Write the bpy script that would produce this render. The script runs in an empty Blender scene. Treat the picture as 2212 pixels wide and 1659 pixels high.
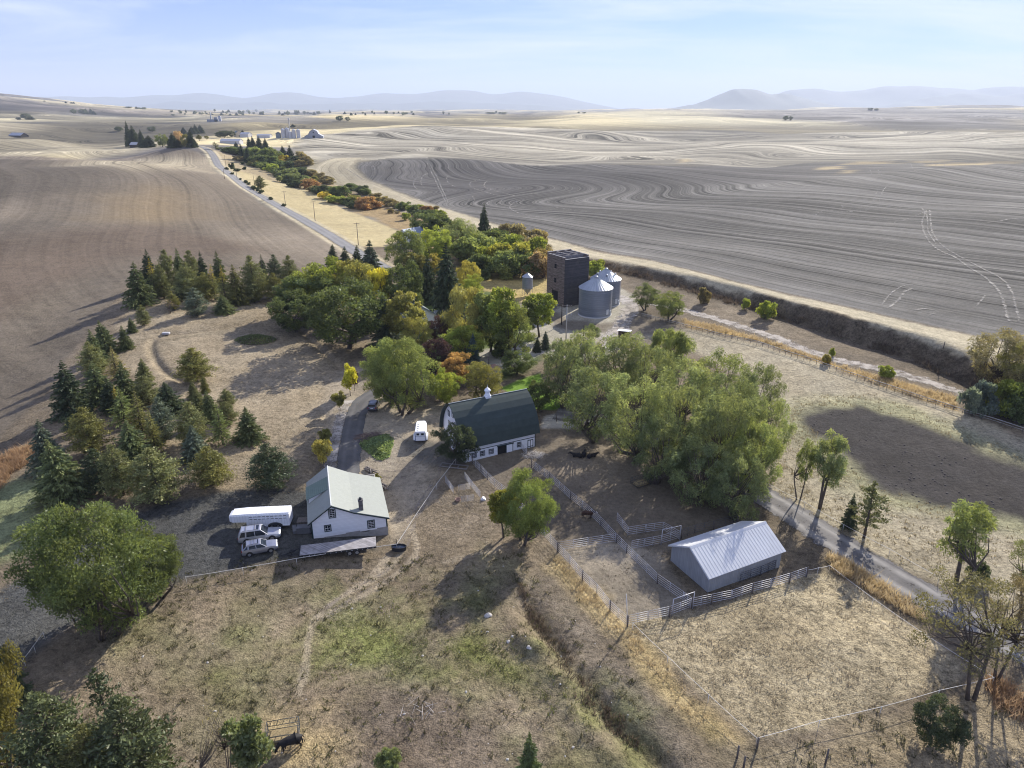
import bpy, bmesh, math, random
import numpy as np
from mathutils import Vector, Matrix

random.seed(7)
RNG = np.random.default_rng(11)
scene = bpy.context.scene
COL = scene.collection

# ------------------------------------------------------------------ camera
# picture coordinates used for surveying the photograph: 2212 x 1659
W_PX, H_PX, F_PX = 2212.0, 1659.0, 1474.7
CX, CY = W_PX / 2, H_PX / 2
HORIZON = 240.0
PITCH = math.atan((CY - HORIZON) / F_PX)
SP, CP = math.sin(PITCH), math.cos(PITCH)
HCAM = 56.0

cam_d = bpy.data.cameras.new("camera")
cam = bpy.data.objects.new("camera", cam_d)
COL.objects.link(cam)
cam_d.sensor_width = 36.0
cam_d.sensor_fit = 'HORIZONTAL'
cam_d.lens = 36.0 * F_PX / W_PX
cam_d.clip_start = 0.5
cam_d.clip_end = 80000
cam.location = (0, 0, HCAM)
cam.rotation_euler = (math.pi / 2 - PITCH, 0, 0)
scene.camera = cam


def ray(u, v):
    a = (np.asarray(u, float) - CX) / F_PX
    b = (np.asarray(v, float) - CY) / F_PX
    return a, CP - b * SP, -(SP + b * CP)       # direction per unit depth


def project(x, y, z):
    zz = z - HCAM
    depth = y * CP - zz * SP
    up = y * SP + zz * CP
    return CX + F_PX * x / depth, CY - F_PX * up / depth


# ------------------------------------------------------------------ noise
def _hash(ix, iy, seed):
    h = (ix.astype(np.int64) * 374761393 + iy.astype(np.int64) * 668265263 + seed * 1442695041) & 0xFFFFFFFF
    h = ((h ^ (h >> 13)) * 1274126177) & 0xFFFFFFFF
    h = h ^ (h >> 16)
    return (h & 0xFFFF) / 65535.0


def vnoise(x, y, seed=0):
    x = np.asarray(x, float); y = np.asarray(y, float)
    ix = np.floor(x); iy = np.floor(y)
    fx = x - ix; fy = y - iy
    fx = fx * fx * fx * (fx * (fx * 6 - 15) + 10)
    fy = fy * fy * fy * (fy * (fy * 6 - 15) + 10)
    a = _hash(ix, iy, seed); b = _hash(ix + 1, iy, seed)
    c = _hash(ix, iy + 1, seed); d = _hash(ix + 1, iy + 1, seed)
    return (a + (b - a) * fx) * (1 - fy) + (c + (d - c) * fx) * fy


def fbm(x, y, seed=0, octv=4):
    s = 0; a = 0.5; t = 0
    for k in range(octv):
        s = s + a * vnoise(x * 2 ** k, y * 2 ** k, seed + k * 17); t += a; a *= 0.5
    return s / t            # 0..1


def sstep(a, b, x):
    t = np.clip((x - a) / (b - a), 0, 1)
    return t * t * (3 - 2 * t)


# ------------------------------------------------------------------ terrain
_cp = []     # control points (azimuth, ln r, z)


def _c(u, v, z=None, d=None):
    a, b, c = ray(u, v)
    if d is None:
        d = (z - HCAM) / c
    x, y = a * d, b * d
    _cp.append((math.atan2(x, y), math.log(math.hypot(x, y)), HCAM + c * d))


for u, v, z in [
    (-100, 1640, 0.5), (500, 1640, -.3), (1106, 1640, -.3), (950, 1350, .2), (700, 1285, -1.5), (560, 1305, -1.0), (1700, 1640, -.5), (2300, 1640, -1),
    (-400, 1350, 1), (220, 1400, 0), (675, 1164, 0), (610, 1150, 0), (740, 1178, -.6), (835, 1158, -1.5), (858, 1192, -1.6), (815, 1040, -.5), (900, 1120, -1.3), (1106, 1150, -.4), (1500, 1270, 0), (2000, 1300, -.3), (2500, 1300, -.8),
    (900, 965, .6), (1110, 985, .2), (1300, 690, 0), (1250, 660, 0), (1500, 760, 0), (1900, 900, -.6), (2300, 1000, -1.2), (2500, 950, -1),
    (700, 900, 1.0), (450, 800, 2.8), (330, 900, 2.4), (600, 680, 3.2), (300, 640, 5.0), (250, 720, 4.2), (150, 900, 3.0), (80, 1010, 2.2), (480, 1060, 1.0),
    (-250, 900, -2.0), (0, 860, -.5), (100, 760, 1.0), (0, 700, 3), (180, 640, 4.0), (-300, 650, 6),
    (0, 500, 13), (200, 480, 13), (400, 500, 9), (560, 560, 4), (0, 420, 20), (220, 410, 18), (-300, 420, 22),
    (0, 340, 27), (150, 343, 26), (300, 336, 24), (420, 326, 20.5), (-400, 338, 29), (-900, 345, 28),
    (550, 420, 6.5), (480, 360, 13), (660, 480, 3), (760, 545, 1.0),
    (800, 520, .3), (700, 440, 1.5), (600, 390, 5), (530, 350, 9), (900, 540, -.5), (760, 430, .5), (660, 375, 2.5), (1000, 560, -.5), (1150, 600, -.5),
    (1100, 490, 1.5), (1400, 570, 1.8), (1700, 640, 2), (2100, 730, 2.2), (2500, 830, 2),
    (690, 365, 4), (900, 450, 2.2), (1200, 420, 4.0), (1500, 460, 4.5), (2000, 520, 7), (2400, 560, 8),
    (800, 344, 8), (1050, 346, 7.5), (1300, 354, 7), (1500, 358, 6.5), (1700, 355, 7.5), (1850, 350, 11), (1990, 346, 15), (2150, 347, 16.5), (2600, 350, 17),
    (1300, 343, 3.5), (1600, 343, 3.5), (1100, 312, 12), (1100, 281, 18.5), (1700, 322, 8), (1700, 288, 16), (2100, 325, 9), (2100, 288, 17), (700, 302, 14), (690, 348, 8), (2600, 300, 14),
    (1050, 277, 21), (760, 285, 19), (600, 300, 16), (560, 318, 12),
    (50, 297, 18), (200, 292, 17), (330, 300, 15), (-300, 300, 18),
    (0, 263, 34), (300, 263, 33), (600, 263, 33), (850, 263, 33), (-400, 262, 34),
]:
    _c(u, v, z)
for u, v, d in [
    (1100, 263, 2100), (1200, 250, 2600), (1000, 252, 2900), (1500, 256, 2300), (2000, 256, 2300), (2400, 256, 2300), (1300, 244, 3400),
    (0, 208, 3800), (120, 222, 4000), (-300, 196, 3800), (260, 237, 4400), (60, 240, 2600), (420, 244, 5200), (700, 244, 5200), (1000, 243, 6000), (1400, 242, 6000), (1800, 238, 5000), (2150, 236, 5000), (2600, 236, 5000),
]:
    _c(u, v, d=d)
for az in (-75, -50, -25, 0, 25, 50, 75):
    for r, z in ((8, 0), (30, 0), (12000, 52), (34000, 50)):
        _cp.append((math.radians(az), math.log(r), z))
for az, pts in ((-75, ((90, 2), (250, 8), (600, 24), (1500, 25), (4000, 60))), (75, ((90, -1), (250, 3), (600, 17), (1500, 16), (4000, 50))),
                (-33, ((700, 15), (880, 10))), (-28, ((800, 12),)), (2, ((800, 4),)), (20, ((760, 5),)), (31, ((760, 6),)), (38, ((760, 7),))):
    for r, z in pts:
        _cp.append((math.radians(az), math.log(r), z))
_cp = np.array(_cp)
KA = 1.8


def _tps_fit():
    P = np.stack([_cp[:, 0] * KA, _cp[:, 1]], 1)
    n = len(P)
    d2 = ((P[:, None] - P[None]) ** 2).sum(-1)
    K = 0.5 * d2 * np.log(d2 + 1e-12)
    K[np.arange(n), np.arange(n)] += 0.004
    Q = np.concatenate([np.ones((n, 1)), P], 1)
    A = np.zeros((n + 3, n + 3)); A[:n, :n] = K; A[:n, n:] = Q; A[n:, :n] = Q.T
    b = np.zeros(n + 3); b[:n] = _cp[:, 2]
    return P, np.linalg.solve(A, b)


_TP, _TW = _tps_fit()


def hbase(x, y):
    x = np.atleast_1d(np.asarray(x, float)); y = np.atleast_1d(np.asarray(y, float))
    r = np.maximum(np.hypot(x, y), 6.0)
    a = np.arctan2(x, y) * KA; l = np.log(r)
    z = _TW[-3] + _TW[-2] * a + _TW[-1] * l
    for i in range(len(_TP)):
        d2 = (a - _TP[i, 0]) ** 2 + (l - _TP[i, 1]) ** 2
        z = z + _TW[i] * 0.5 * d2 * np.log(d2 + 1e-12)
    return z


def polydist(x, y, pts):
    """distance to an open polyline, signed side (left of travel +) and arc length"""
    best = np.full(x.shape, 1e18); side = np.zeros(x.shape); arc = np.zeros(x.shape); acc = 0.0
    for (x0, y0), (x1, y1) in zip(pts[:-1], pts[1:]):
        dx, dy = x1 - x0, y1 - y0
        L = math.hypot(dx, dy) + 1e-9
        t = ((x - x0) * dx + (y - y0) * dy) / (L * L)
        tc = np.clip(t, 0, 1)
        d2 = (x - x0 - tc * dx) ** 2 + (y - y0 - tc * dy) ** 2
        m = d2 < best
        best = np.where(m, d2, best)
        side = np.where(m, np.sign(dx * (y - y0) - dy * (x - x0)), side)
        arc = np.where(m, acc + tc * L, arc)
        acc += L
    return np.sqrt(best), side, arc, acc


def smooth(pts, n=6):
    """Catmull-Rom through the points"""
    P = [np.array(p, float) for p in pts]
    P = [2 * P[0] - P[1]] + P + [2 * P[-1] - P[-2]]
    out = []
    for i in range(1, len(P) - 2):
        for k in range(n):
            t = k / n
            out.append(tuple(0.5 * ((2 * P[i]) + (-P[i - 1] + P[i + 1]) * t + (2 * P[i - 1] - 5 * P[i] + 4 * P[i + 1] - P[i + 2]) * t * t + (-P[i - 1] + 3 * P[i] - 3 * P[i + 1] + P[i + 2]) * t ** 3)))
    out.append(tuple(P[-2]))
    return out


def cast(u, v, hf, dmax=33000):
    u = np.atleast_1d(np.asarray(u, float)); v = np.atleast_1d(np.asarray(v, float))
    a, b, c = ray(u, v)
    ds = np.exp(np.linspace(math.log(25), math.log(dmax), 260))
    D = ds[None, :] * np.ones((len(u), 1))
    X = a[:, None] * D; Y = b[:, None] * D; Z = HCAM + c[:, None] * D
    h = hf(X.ravel(), Y.ravel()).reshape(D.shape)
    below = Z < h
    idx = np.where(below.any(1), below.argmax(1), len(ds) - 1)
    lo = ds[np.maximum(idx - 1, 0)]; hi = ds[idx]
    for _ in range(22):
        m = 0.5 * (lo + hi)
        g = HCAM + c * m < hf(a * m, b * m)
        hi = np.where(g, m, hi); lo = np.where(g, lo, m)
    return a * hi, b * hi, HCAM + c * hi


def W0(pts):        # survey points -> world plan, on the smooth base terrain
    x, y, z = cast([p[0] for p in pts], [p[1] for p in pts], hbase)
    return [(float(p), float(q)) for p, q in zip(x, y)]


# banks and ditches with a step or profile of their own
BANK = smooth(W0([(1180, 545), (1290, 566), (1390, 594), (1500, 624), (1600, 652), (1720, 688), (1850, 728), (1990, 775), (2110, 825), (2260, 880), (2600, 960)]), 5)
TERR = smooth(W0([(392, 822), (352, 797), (330, 765), (326, 738), (345, 724), (420, 716), (520, 700), (600, 680)]), 5)
TERR2 = smooth(W0([(640, 705), (690, 752), (745, 800), (770, 822)]), 5)
DITCH = smooth(W0([(1118, 1262), (1160, 1335), (1205, 1400), (1262, 1480), (1330, 1560), (1400, 1625), (1450, 1680)]), 5)
DRIVE_BANK = smooth(W0([(700, 885), (702, 945), (690, 975), (672, 1020)]), 5)
MOUNDS = W0([(1170, 1405), (1222, 1465), (1240, 1435), (1262, 1492), (1132, 1385)])


def hgt(x, y):
    x = np.atleast_1d(np.asarray(x, float)); y = np.atleast_1d(np.asarray(y, float))
    z = hbase(x, y)
    r = np.hypot(x, y)
    # rolling hills of the far country
    k = sstep(900, 2600, r)
    z = z + k * (fbm(x / 1150 + 3.1, y / 900 + 7.7, 5, 3) - .5) * 62 * (0.6 + 0.7 * sstep(2500, 7000, r)) \
          + sstep(560, 1150, r) * (fbm(x / 480 + 1.3, y / 340, 9, 2) - .5) * 34
    # soft undulation of the near fields
    z = z + sstep(150, 400, r) * (1 - k) * (fbm(x / 150, y / 150, 21, 2) - .5) * (2.5 + 8 * sstep(230, 420, r) + 9 * sstep(260, 480, r) * sstep(20, 160, -x))
    near = r < 700
    if near.any():
        xn, yn = x[near], y[near]
        zn = z[near]
        d, s, arc, L = polydist(xn, yn, BANK)
        sd = d * s                                  # + on the field side
        jit = (fbm(xn / 6, yn / 6, 31, 3) - .5) * 3.0 + (fbm(xn / 22, yn / 22, 33, 2) - .5) * 7
        hh = 4.6 * sstep(0, 60, arc) * (0.55 + 0.45 * sstep(20, 170, arc))
        zn = zn + hh * sstep(-3.6, 2.4, sd + jit * .6) * np.exp(-np.maximum(sd, 0) / 130.0)
        d, s, arc, L = polydist(xn, yn, TERR)
        zn = zn + np.where(d < 9, -0.7 * np.exp(-(d / 1.0) ** 2), 0)
        d, s, arc, L = polydist(xn, yn, TERR2)
        zn = zn + np.where(d < 9, -0.6 * np.exp(-(d / .8) ** 2), 0)
        d, s, arc, L = polydist(xn, yn, DITCH)
        zn = zn - 0.95 * np.exp(-(d / 1.5) ** 2) * sstep(0, 6, arc) + 0.5 * np.exp(-((d * s + 3.0) / 1.4) ** 2) * sstep(0, 8, arc) * (0.4 + fbm(xn / 4, yn / 4, 77, 2))
        d, s, arc, L = polydist(xn, yn, DRIVE_BANK)
        zn = zn - 0.5 * np.exp(-(d / .8) ** 2)
        for i, (mx, my) in enumerate(MOUNDS):
            zn = zn + (.9 - .1 * i) * np.exp(-((xn - mx) ** 2 + (yn - my) ** 2) / 2.2)
        zn = zn + (1 - sstep(250, 500, r[near])) * ((fbm(xn / 9, yn / 9, 51, 3) - .5) * .35)
        z = z.copy(); z[near] = zn
    return z


def G(u, v):
    x, y, z = cast(u, v, hgt)
    if np.ndim(u) == 0:
        return float(x[0]), float(y[0]), float(z[0])
    return x, y, z


def Wp(pts):
    x, y, z = cast([p[0] for p in pts], [p[1] for p in pts], hgt)
    return [(float(p), float(q)) for p, q in zip(x, y)]


def H(x, y):
    return float(hgt(x, y)[0])


# ------------------------------------------------------------------ node helpers
def new_mat(name):
    m = bpy.data.materials.new(name)
    m.use_nodes = True
    nt = m.node_tree
    nt.nodes.clear()
    out = nt.nodes.new("ShaderNodeOutputMaterial")
    return m, nt, out


class NB:
    """small node-building helper"""
    def __init__(s, nt): s.nt = nt
    def n(s, t, **kw):
        nd = s.nt.nodes.new(t)
        for k, v in kw.items(): setattr(nd, k, v)
        return nd
    def link(s, a, b): s.nt.links.new(a, b)
    def val(s, sock, v):
        if hasattr(v, "bl_idname") or isinstance(v, bpy.types.NodeSocket): s.link(v, sock)
        else: sock.default_value = v
    def math(s, op, a, b=0.0, clamp=False):
        nd = s.n("ShaderNodeMath", operation=op, use_clamp=clamp)
        s.val(nd.inputs[0], a); s.val(nd.inputs[1], b)
        return nd.outputs[0]
    def noise(s, vec, scale, detail=3, rough=.55, dim='3D', dist=0.0):
        nd = s.n("ShaderNodeTexNoise", noise_dimensions=dim)
        if dim == '1D': s.val(nd.inputs["W"], vec)
        elif vec is not None: s.link(vec, nd.inputs["Vector"])
        nd.inputs["Scale"].default_value = scale
        nd.inputs["Detail"].default_value = detail
        nd.inputs["Roughness"].default_value = rough
        nd.inputs["Distortion"].default_value = dist
        return nd.outputs[0]
    def mix(s, fac, a, b, mode='MIX'):
        nd = s.n("ShaderNodeMix", data_type='RGBA', blend_type=mode)
        s.val(nd.inputs[0], fac); s.val(nd.inputs[6], a); s.val(nd.inputs[7], b)
        return nd.outputs[2]
    def ramp(s, fac, stops, interp='LINEAR'):
        nd = s.n("ShaderNodeValToRGB")
        cr = nd.color_ramp; cr.interpolation = interp
        while len(cr.elements) < len(stops): cr.elements.new(0.5)
        for e, (p, c) in zip(cr.elements, stops):
            e.position = p; e.color = c if len(c) == 4 else (*c, 1)
        s.link(fac, nd.inputs[0])
        return nd.outputs[0]
    def mr(s, v, a, b, c=0., d=1.):
        nd = s.n("ShaderNodeMapRange")
        s.link(v, nd.inputs[0])
        for i, q in enumerate((a, b, c, d)): nd.inputs[i + 1].default_value = q
        return nd.outputs[0]
    def scalecol(s, col, f):
        nd = s.n("ShaderNodeVectorMath", operation='SCALE')
        s.val(nd.inputs[0], col); s.val(nd.inputs[3], f)
        return nd.outputs[0]


def c4(c): return (c[0], c[1], c[2], 1.0)


def simple_mat(name, col, rough=.7, metal=0.0, var=.12, vscale=1.2, bump=0.0, bscale=8, spec=.3, streak=False):
    """a surface with slight procedural variation"""
    m, nt, out = new_mat(name)
    b = NB(nt)
    tc = b.n("ShaderNodeTexCoord").outputs["Object"]
    vec = tc
    if streak:
        mp = b.n("ShaderNodeMapping"); mp.inputs["Scale"].default_value = (3, 3, .25)
        b.link(tc, mp.inputs[0]); vec = mp.outputs[0]
    n1 = b.noise(vec, vscale, 4)
    n2 = b.noise(tc, vscale * 9, 2)
    f = b.math('ADD', b.mr(n1, .25, .75, 1 - var, 1 + var), b.mr(n2, .25, .75, -var * .5, var * .5))
    col_s = b.scalecol(c4(col)[:3], f)
    p = b.n("ShaderNodeBsdfPrincipled")
    b.link(col_s, p.inputs["Base Color"])
    p.inputs["Roughness"].default_value = rough
    p.inputs["Metallic"].default_value = metal
    p.inputs["Specular IOR Level"].default_value = spec
    if bump:
        bp = b.n("ShaderNodeBump"); bp.inputs["Strength"].default_value = bump
        bp.inputs["Distance"].default_value = .05
        b.link(b.noise(tc, bscale, 3), bp.inputs["Height"]); b.link(bp.outputs[0], p.inputs["Normal"])
    b.link(p.outputs[0], out.inputs[0])
    return m


# ------------------------------------------------------------------ object helpers
def tag(o, label=None, cat=None, group=None, kind=None):
    if label: o["label"] = label
    if cat: o["category"] = cat
    if group: o["group"] = group
    if kind: o["kind"] = kind
    return o


def empty(name, loc, rz=0.0):
    o = bpy.data.objects.new(name, None)
    o.empty_display_size = .3
    o.location = loc; o.rotation_euler = (0, 0, rz)
    COL.objects.link(o)
    return o


def link_mesh(name, me, parent=None, loc=None):
    o = bpy.data.objects.new(name, me)
    if loc is not None: o.location = loc
    if parent is not None: o.parent = parent
    COL.objects.link(o)
    return o


def children_map():
    d = {}
    for o in COL.objects:
        if o.parent: d.setdefault(o.parent.name, []).append(o)
    return d


def copy_tree(root, loc, rz=0.0, sc=1.0):
    """a thing with copies of its parts and sub-parts"""
    r = root.copy(); COL.objects.link(r)
    r.location = loc; r.rotation_euler = (0, 0, rz)
    r.scale = (sc, sc, sc) if not hasattr(sc, '__len__') else sc
    for ch in root.children:
        c = ch.copy(); COL.objects.link(c); c.parent = r
        for g in ch.children:
            q = g.copy(); COL.objects.link(q); q.parent = c
    return r


class MB:
    """collects faces, then builds ONE mesh object"""
    def __init__(s): s.v = []; s.f = []; s.mi = []; s.sm = []; s.cur = 0
    def add(s, vs, fs, smooth_=False):
        o = len(s.v); s.v += [tuple(map(float, p)) for p in vs]
        for f in fs:
            s.f.append(tuple(o + i for i in f)); s.mi.append(s.cur); s.sm.append(smooth_)
    def box(s, x0, y0, z0, x1, y1, z1):
        s.add([(x0, y0, z0), (x1, y0, z0), (x1, y1, z0), (x0, y1, z0), (x0, y0, z1), (x1, y0, z1), (x1, y1, z1), (x0, y1, z1)],
              [(0, 3, 2, 1), (4, 5, 6, 7), (0, 1, 5, 4), (1, 2, 6, 5), (2, 3, 7, 6), (3, 0, 4, 7)])
    def bevbox(s, x0, y0, z0, x1, y1, z1, b=.05, bz=None):
        """box with chamfered edges"""
        bz = b if bz is None else bz
        def ringp(z, i):
            a0, b0, a1, b1 = x0 + i, y0 + i, x1 - i, y1 - i
            q = b
            return [(a0 + q, b0, z), (a1 - q, b0, z), (a1, b0 + q, z), (a1, b1 - q, z), (a1 - q, b1, z), (a0 + q, b1, z), (a0, b1 - q, z), (a0, b0 + q, z)]
        rings = [ringp(z0, b * .7), ringp(z0 + bz, 0), ringp(z1 - bz, 0), ringp(z1, b * .7)]
        s.loft(rings, cap=True)
    def loft(s, rings, cap=False, closed=True, smooth_=False):
        n = len(rings[0]); vs = [p for r in rings for p in r]; fs = []
        for i in range(len(rings) - 1):
            for j in range(n if closed else n - 1):
                k = (j + 1) % n
                fs.append((i * n + j, i * n + k, (i + 1) * n + k, (i + 1) * n + j))
        if cap:
            fs.append(tuple(reversed(range(n)))); fs.append(tuple((len(rings) - 1) * n + j for j in range(n)))
        s.add(vs, fs, smooth_)
    def tube(s, p0, p1, r0, r1=None, n=8, cap=True, smooth_=True):
        r1 = r0 if r1 is None else r1
        p0 = Vector(p0); p1 = Vector(p1); d = (p1 - p0)
        if d.length < 1e-6: return
        d.normalize()
        a = d.orthogonal().normalized(); b = d.cross(a)
        rings = []
        for p, r in ((p0, r0), (p1, r1)):
            rings.append([tuple(p + (a * math.cos(t) + b * math.sin(t)) * r) for t in [2 * math.pi * k / n for k in range(n)]])
        s.loft(rings, cap, True, smooth_)
    def path(s, pts, rad, n=6, cap=True):
        """tube through several points, radius per point"""
        pts = [Vector(p) for p in pts]; rings = []
        a = None
        for i, p in enumerate(pts):
            d = (pts[min(i + 1, len(pts) - 1)] - pts[max(i - 1, 0)]).normalized()
            a = d.orthogonal().normalized() if a is None else (a - d * a.dot(d)).normalized()
            b = d.cross(a); r = rad[i] if hasattr(rad, '__len__') else rad
            rings.append([tuple(p + (a * math.cos(t) + b * math.sin(t)) * r) for t in [2 * math.pi * k / n for k in range(n)]])
        s.loft(rings, cap, True, True)
    def lathe(s, prof, n=24, cx=0, cy=0, smooth_=True, cap=False):
        s.loft([[(cx + r * math.cos(2 * math.pi * k / n), cy + r * math.sin(2 * math.pi * k / n), z) for k in range(n)] for r, z in prof], cap, True, smooth_)
    def prism(s, poly, axis, a, b):
        """extrude a 2D polygon along an axis; axis 'x': poly is (y,z); 'y': (x,z); 'z': (x,y)"""
        def p3(p, t):
            return (t, p[0], p[1]) if axis == 'x' else ((p[0], t, p[1]) if axis == 'y' else (p[0], p[1], t))
        n = len(poly)
        s.add([p3(p, a) for p in poly] + [p3(p, b) for p in poly],
              [tuple(range(n)), tuple(reversed(range(n, 2 * n)))] + [((i + 1) % n, i, n + i, n + (i + 1) % n) for i in range(n)])
    def build(s, name, mats, parent=None, loc=None, fix=True):
        me = bpy.data.meshes.new(name)
        me.from_pydata(s.v, [], s.f)
        if not isinstance(mats, (list, tuple)): mats = [mats]
        for m in mats: me.materials.append(m)
        me.polygons.foreach_set("material_index", s.mi)
        me.polygons.foreach_set("use_smooth", s.sm)
        if fix:
            bm = bmesh.new(); bm.from_mesh(me)
            bmesh.ops.recalc_face_normals(bm, faces=bm.faces)
            bm.to_mesh(me); bm.free()
        me.update()
        return link_mesh(name, me, parent, loc)
# ------------------------------------------------------------------ ground sheet
def inpoly_sd(x, y, poly):
    """signed distance to a closed polygon (positive inside)"""
    inside = np.zeros(x.shape, bool); d2m = np.full(x.shape, 1e18)
    n = len(poly)
    for i in range(n):
        x0, y0 = poly[i]; x1, y1 = poly[(i + 1) % n]
        dx, dy = x1 - x0, y1 - y0
        t = np.clip(((x - x0) * dx + (y - y0) * dy) / (dx * dx + dy * dy + 1e-12), 0, 1)
        d2m = np.minimum(d2m, (x - x0 - t * dx) ** 2 + (y - y0 - t * dy) ** 2)
        c = ((y0 > y) != (y1 > y)) & (x < (x1 - x0) * (y - y0) / (y1 - y0 + 1e-12) + x0)
        inside ^= c
    d = np.sqrt(d2m)
    return np.where(inside, d, -d)


ROAD = smooth(Wp([(432, 316), (447, 322), (462, 338), (480, 364), (520, 396), (575, 430), (650, 472), (720, 513), (770, 545), (830, 580)]), 6)
DRIVE = smooth(Wp([(905, 800), (860, 828), (812, 848), (780, 872), (767, 910), (758, 960), (752, 1010), (750, 1045)]), 6)
LANE = smooth(Wp([(1330, 720), (1345, 690), (1362, 662), (1395, 655), (1440, 662), (1485, 672), (1590, 702), (1688, 735), (1795, 774), (1942, 808), (2065, 845), (2200, 905), (2400, 1000), (2900, 1250)]), 5)
FARMROAD = smooth(Wp([(1200, 893), (1330, 915), (1460, 962), (1560, 1012), (1642, 1066), (1727, 1119), (1834, 1190), (1950, 1258), (2080, 1330), (2250, 1425), (2420, 1520), (2900, 1800)]), 6)
FIELD_EDGE = smooth(Wp([(775, 352), (768, 362), (785, 378), (850, 410), (940, 442), (1060, 480), (1200, 516), (1400, 561), (1600, 611), (1800, 656), (2000, 702), (2212, 748), (2500, 830)]), 5)


def build_ground():
    az = np.concatenate([np.linspace(-82, -46, 50)[:-1], np.linspace(-46, 46, 640), np.linspace(46, 82, 50)[1:]])
    az = np.radians(az)
    lr = np.concatenate([np.linspace(math.log(6), math.log(40), 30)[:-1], np.linspace(math.log(40), math.log(260), 400)[:-1],
                         np.linspace(math.log(260), math.log(33000), 500)])
    A, L = np.meshgrid(az, lr)
    R = np.exp(L); R_shape = R.shape
    X = (np.sin(A) * R).ravel(); Y = (np.cos(A) * R).ravel()
    Z = hgt(X, Y)
    nr, na = len(lr), len(az)
    R = R.ravel()
    global _GRID
    _GRID = (az, lr, Z.reshape(R_shape))
    N = len(X)
    col = np.zeros((N, 3)); phi = np.zeros(N); amp = np.zeros(N); grain = np.full(N, .5)

    big = fbm(X / 60, Y / 60, 3, 4); med = fbm(X / 11, Y / 11, 13, 4); fine = fbm(X / 2.3, Y / 2.3, 23, 3)

    # --- far country: a patchwork of stubble, ploughed and seeded fields
    f1 = fbm(X / 900 + .3, Y / 620 + 2.2, 41, 3); f2 = fbm(X / 520, Y / 420, 43, 2)
    tan = np.array([.31, .262, .185]); mauve = np.array([.115, .102, .098]); greyt = np.array([.205, .180, .150]); gold = np.array([.40, .325, .20])
    w = sstep(.50, .53, f1)[:, None]; w2 = sstep(.55, .58, f2)[:, None]; w3 = sstep(.60, .63, fbm(X / 1100 + 9, Y / 600, 47, 2))[:, None]
    col[:] = (greyt * (1 - w) + mauve * w) * (1 - w2) + tan * w2
    col[:] = col * (1 - w3) + gold * w3
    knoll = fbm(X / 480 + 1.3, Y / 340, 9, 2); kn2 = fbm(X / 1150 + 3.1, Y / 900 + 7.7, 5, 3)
    relief_shade = np.clip(.12 + 1.7 * np.clip((knoll - .5) * 2.0 + (kn2 - .5) * 1.2 + .5, 0, 1), .38, 1.55)  # hill shading put into the soil colour: paler tops, darker hollows
    wv = fbm(X / 260, Y / 260, 61, 3)
    phi[:] = (Y * 1.0 + X * .25 + wv * 420) * .14; amp[:] = .42; grain[:] = .35

    def paint(poly, c, soft=1.5, warp=0., g=None, am=None, ph=None, k=1.0, wsc=8.0, vary=0.):
        P = Wp(poly)
        xs = [p[0] for p in P]; ys = [p[1] for p in P]; m = 60 if max(ys) > 300 else 15
        sel = np.where((X > min(xs) - m) & (X < max(xs) + m) & (Y > min(ys) - m) & (Y < max(ys) + m))[0]
        if not len(sel): return
        xx, yy = X[sel], Y[sel]
        sd = inpoly_sd(xx, yy, P)
        if warp: sd = sd + (fbm(xx / wsc, yy / wsc, 71, 4) - .5) * 2 * warp
        sf = soft * np.maximum(1, R[sel] / 250)
        a = sstep(-sf, sf, sd) * k
        cc = np.array(c)[None, :] * np.ones((len(sel), 1))
        if vary: cc = cc * (1 + vary * 2 * (fbm(xx / (wsc * 2.2), yy / (wsc * 2.2), 79, 4) - .5))[:, None]
        col[sel] = col[sel] * (1 - a[:, None]) + cc * a[:, None]
        if g is not None: grain[sel] = grain[sel] * (1 - a) + g * a
        if am is not None: amp[sel] = amp[sel] * (1 - a) + am * a
        if ph is not None: phi[sel] = np.where(a > .5, ph[sel], phi[sel])

    RELIEF = 1 + (relief_shade - 1) * sstep(620, 900, R)
    # --- near ground: dry grazed pasture
    nearw = 1 - sstep(330, 420, R)
    past = np.array([.178, .140, .104])[None] * (0.62 + .76 * big[:, None]) * (0.58 + .84 * med[:, None])
    col[:] = col * (1 - nearw[:, None]) + past * nearw[:, None]
    grain = grain * (1 - nearw) + 1.0 * nearw; amp = amp * (1 - nearw)

    # light stubble slope beyond the dark field, and tan hills
    d_e, s_e, arc_e, L_e = polydist(X, Y, FIELD_EDGE)
    wphi = (fbm(X / 230, Y / 230, 63, 2) - .5) * 90 * sstep(0, 160, d_e)
    for (lx, ly), la, lr_ in zip(Wp([(1080, 440), (900, 395), (1500, 425), (1010, 405), (1750, 470), (2080, 400)]), (55, 45, 50, -45, 35, 40), (48, 60, 70, 55, 60, 70)):
        wphi = wphi + la * np.exp(-((X - lx) ** 2 / (1.6 * lr_) ** 2 + (Y - ly) ** 2 / lr_ ** 2))
    phi_dark = (d_e + wphi) * .30
    phi_far = (Y + X * .12 + (fbm(X / 330, Y / 330, 65, 3) - .5) * 520) * .11
    paint([(690, 350), (620, 320), (640, 298), (760, 280), (1100, 274), (1500, 280), (1900, 285), (2300, 285), (2300, 352), (1900, 352), (1300, 356), (800, 346)], (.205, .180, .145), 4, 10, .35, .72, phi_far, wsc=60, vary=.35)
    paint([(700, 265), (920, 260), (1010, 248), (1100, 251), (1180, 256), (1290, 249), (1400, 245), (1500, 251), (1560, 268), (1400, 272), (1100, 274), (800, 276), (690, 288), (640, 290)], (.37, .305, .19), 10, 10, .3, .25, wsc=100, vary=.2)
    paint([(1560, 240), (2300, 236), (2300, 284), (1900, 280), (1600, 268)], (.125, .112, .108), 20, 20, .3, .6, wsc=150, vary=.5)
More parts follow.
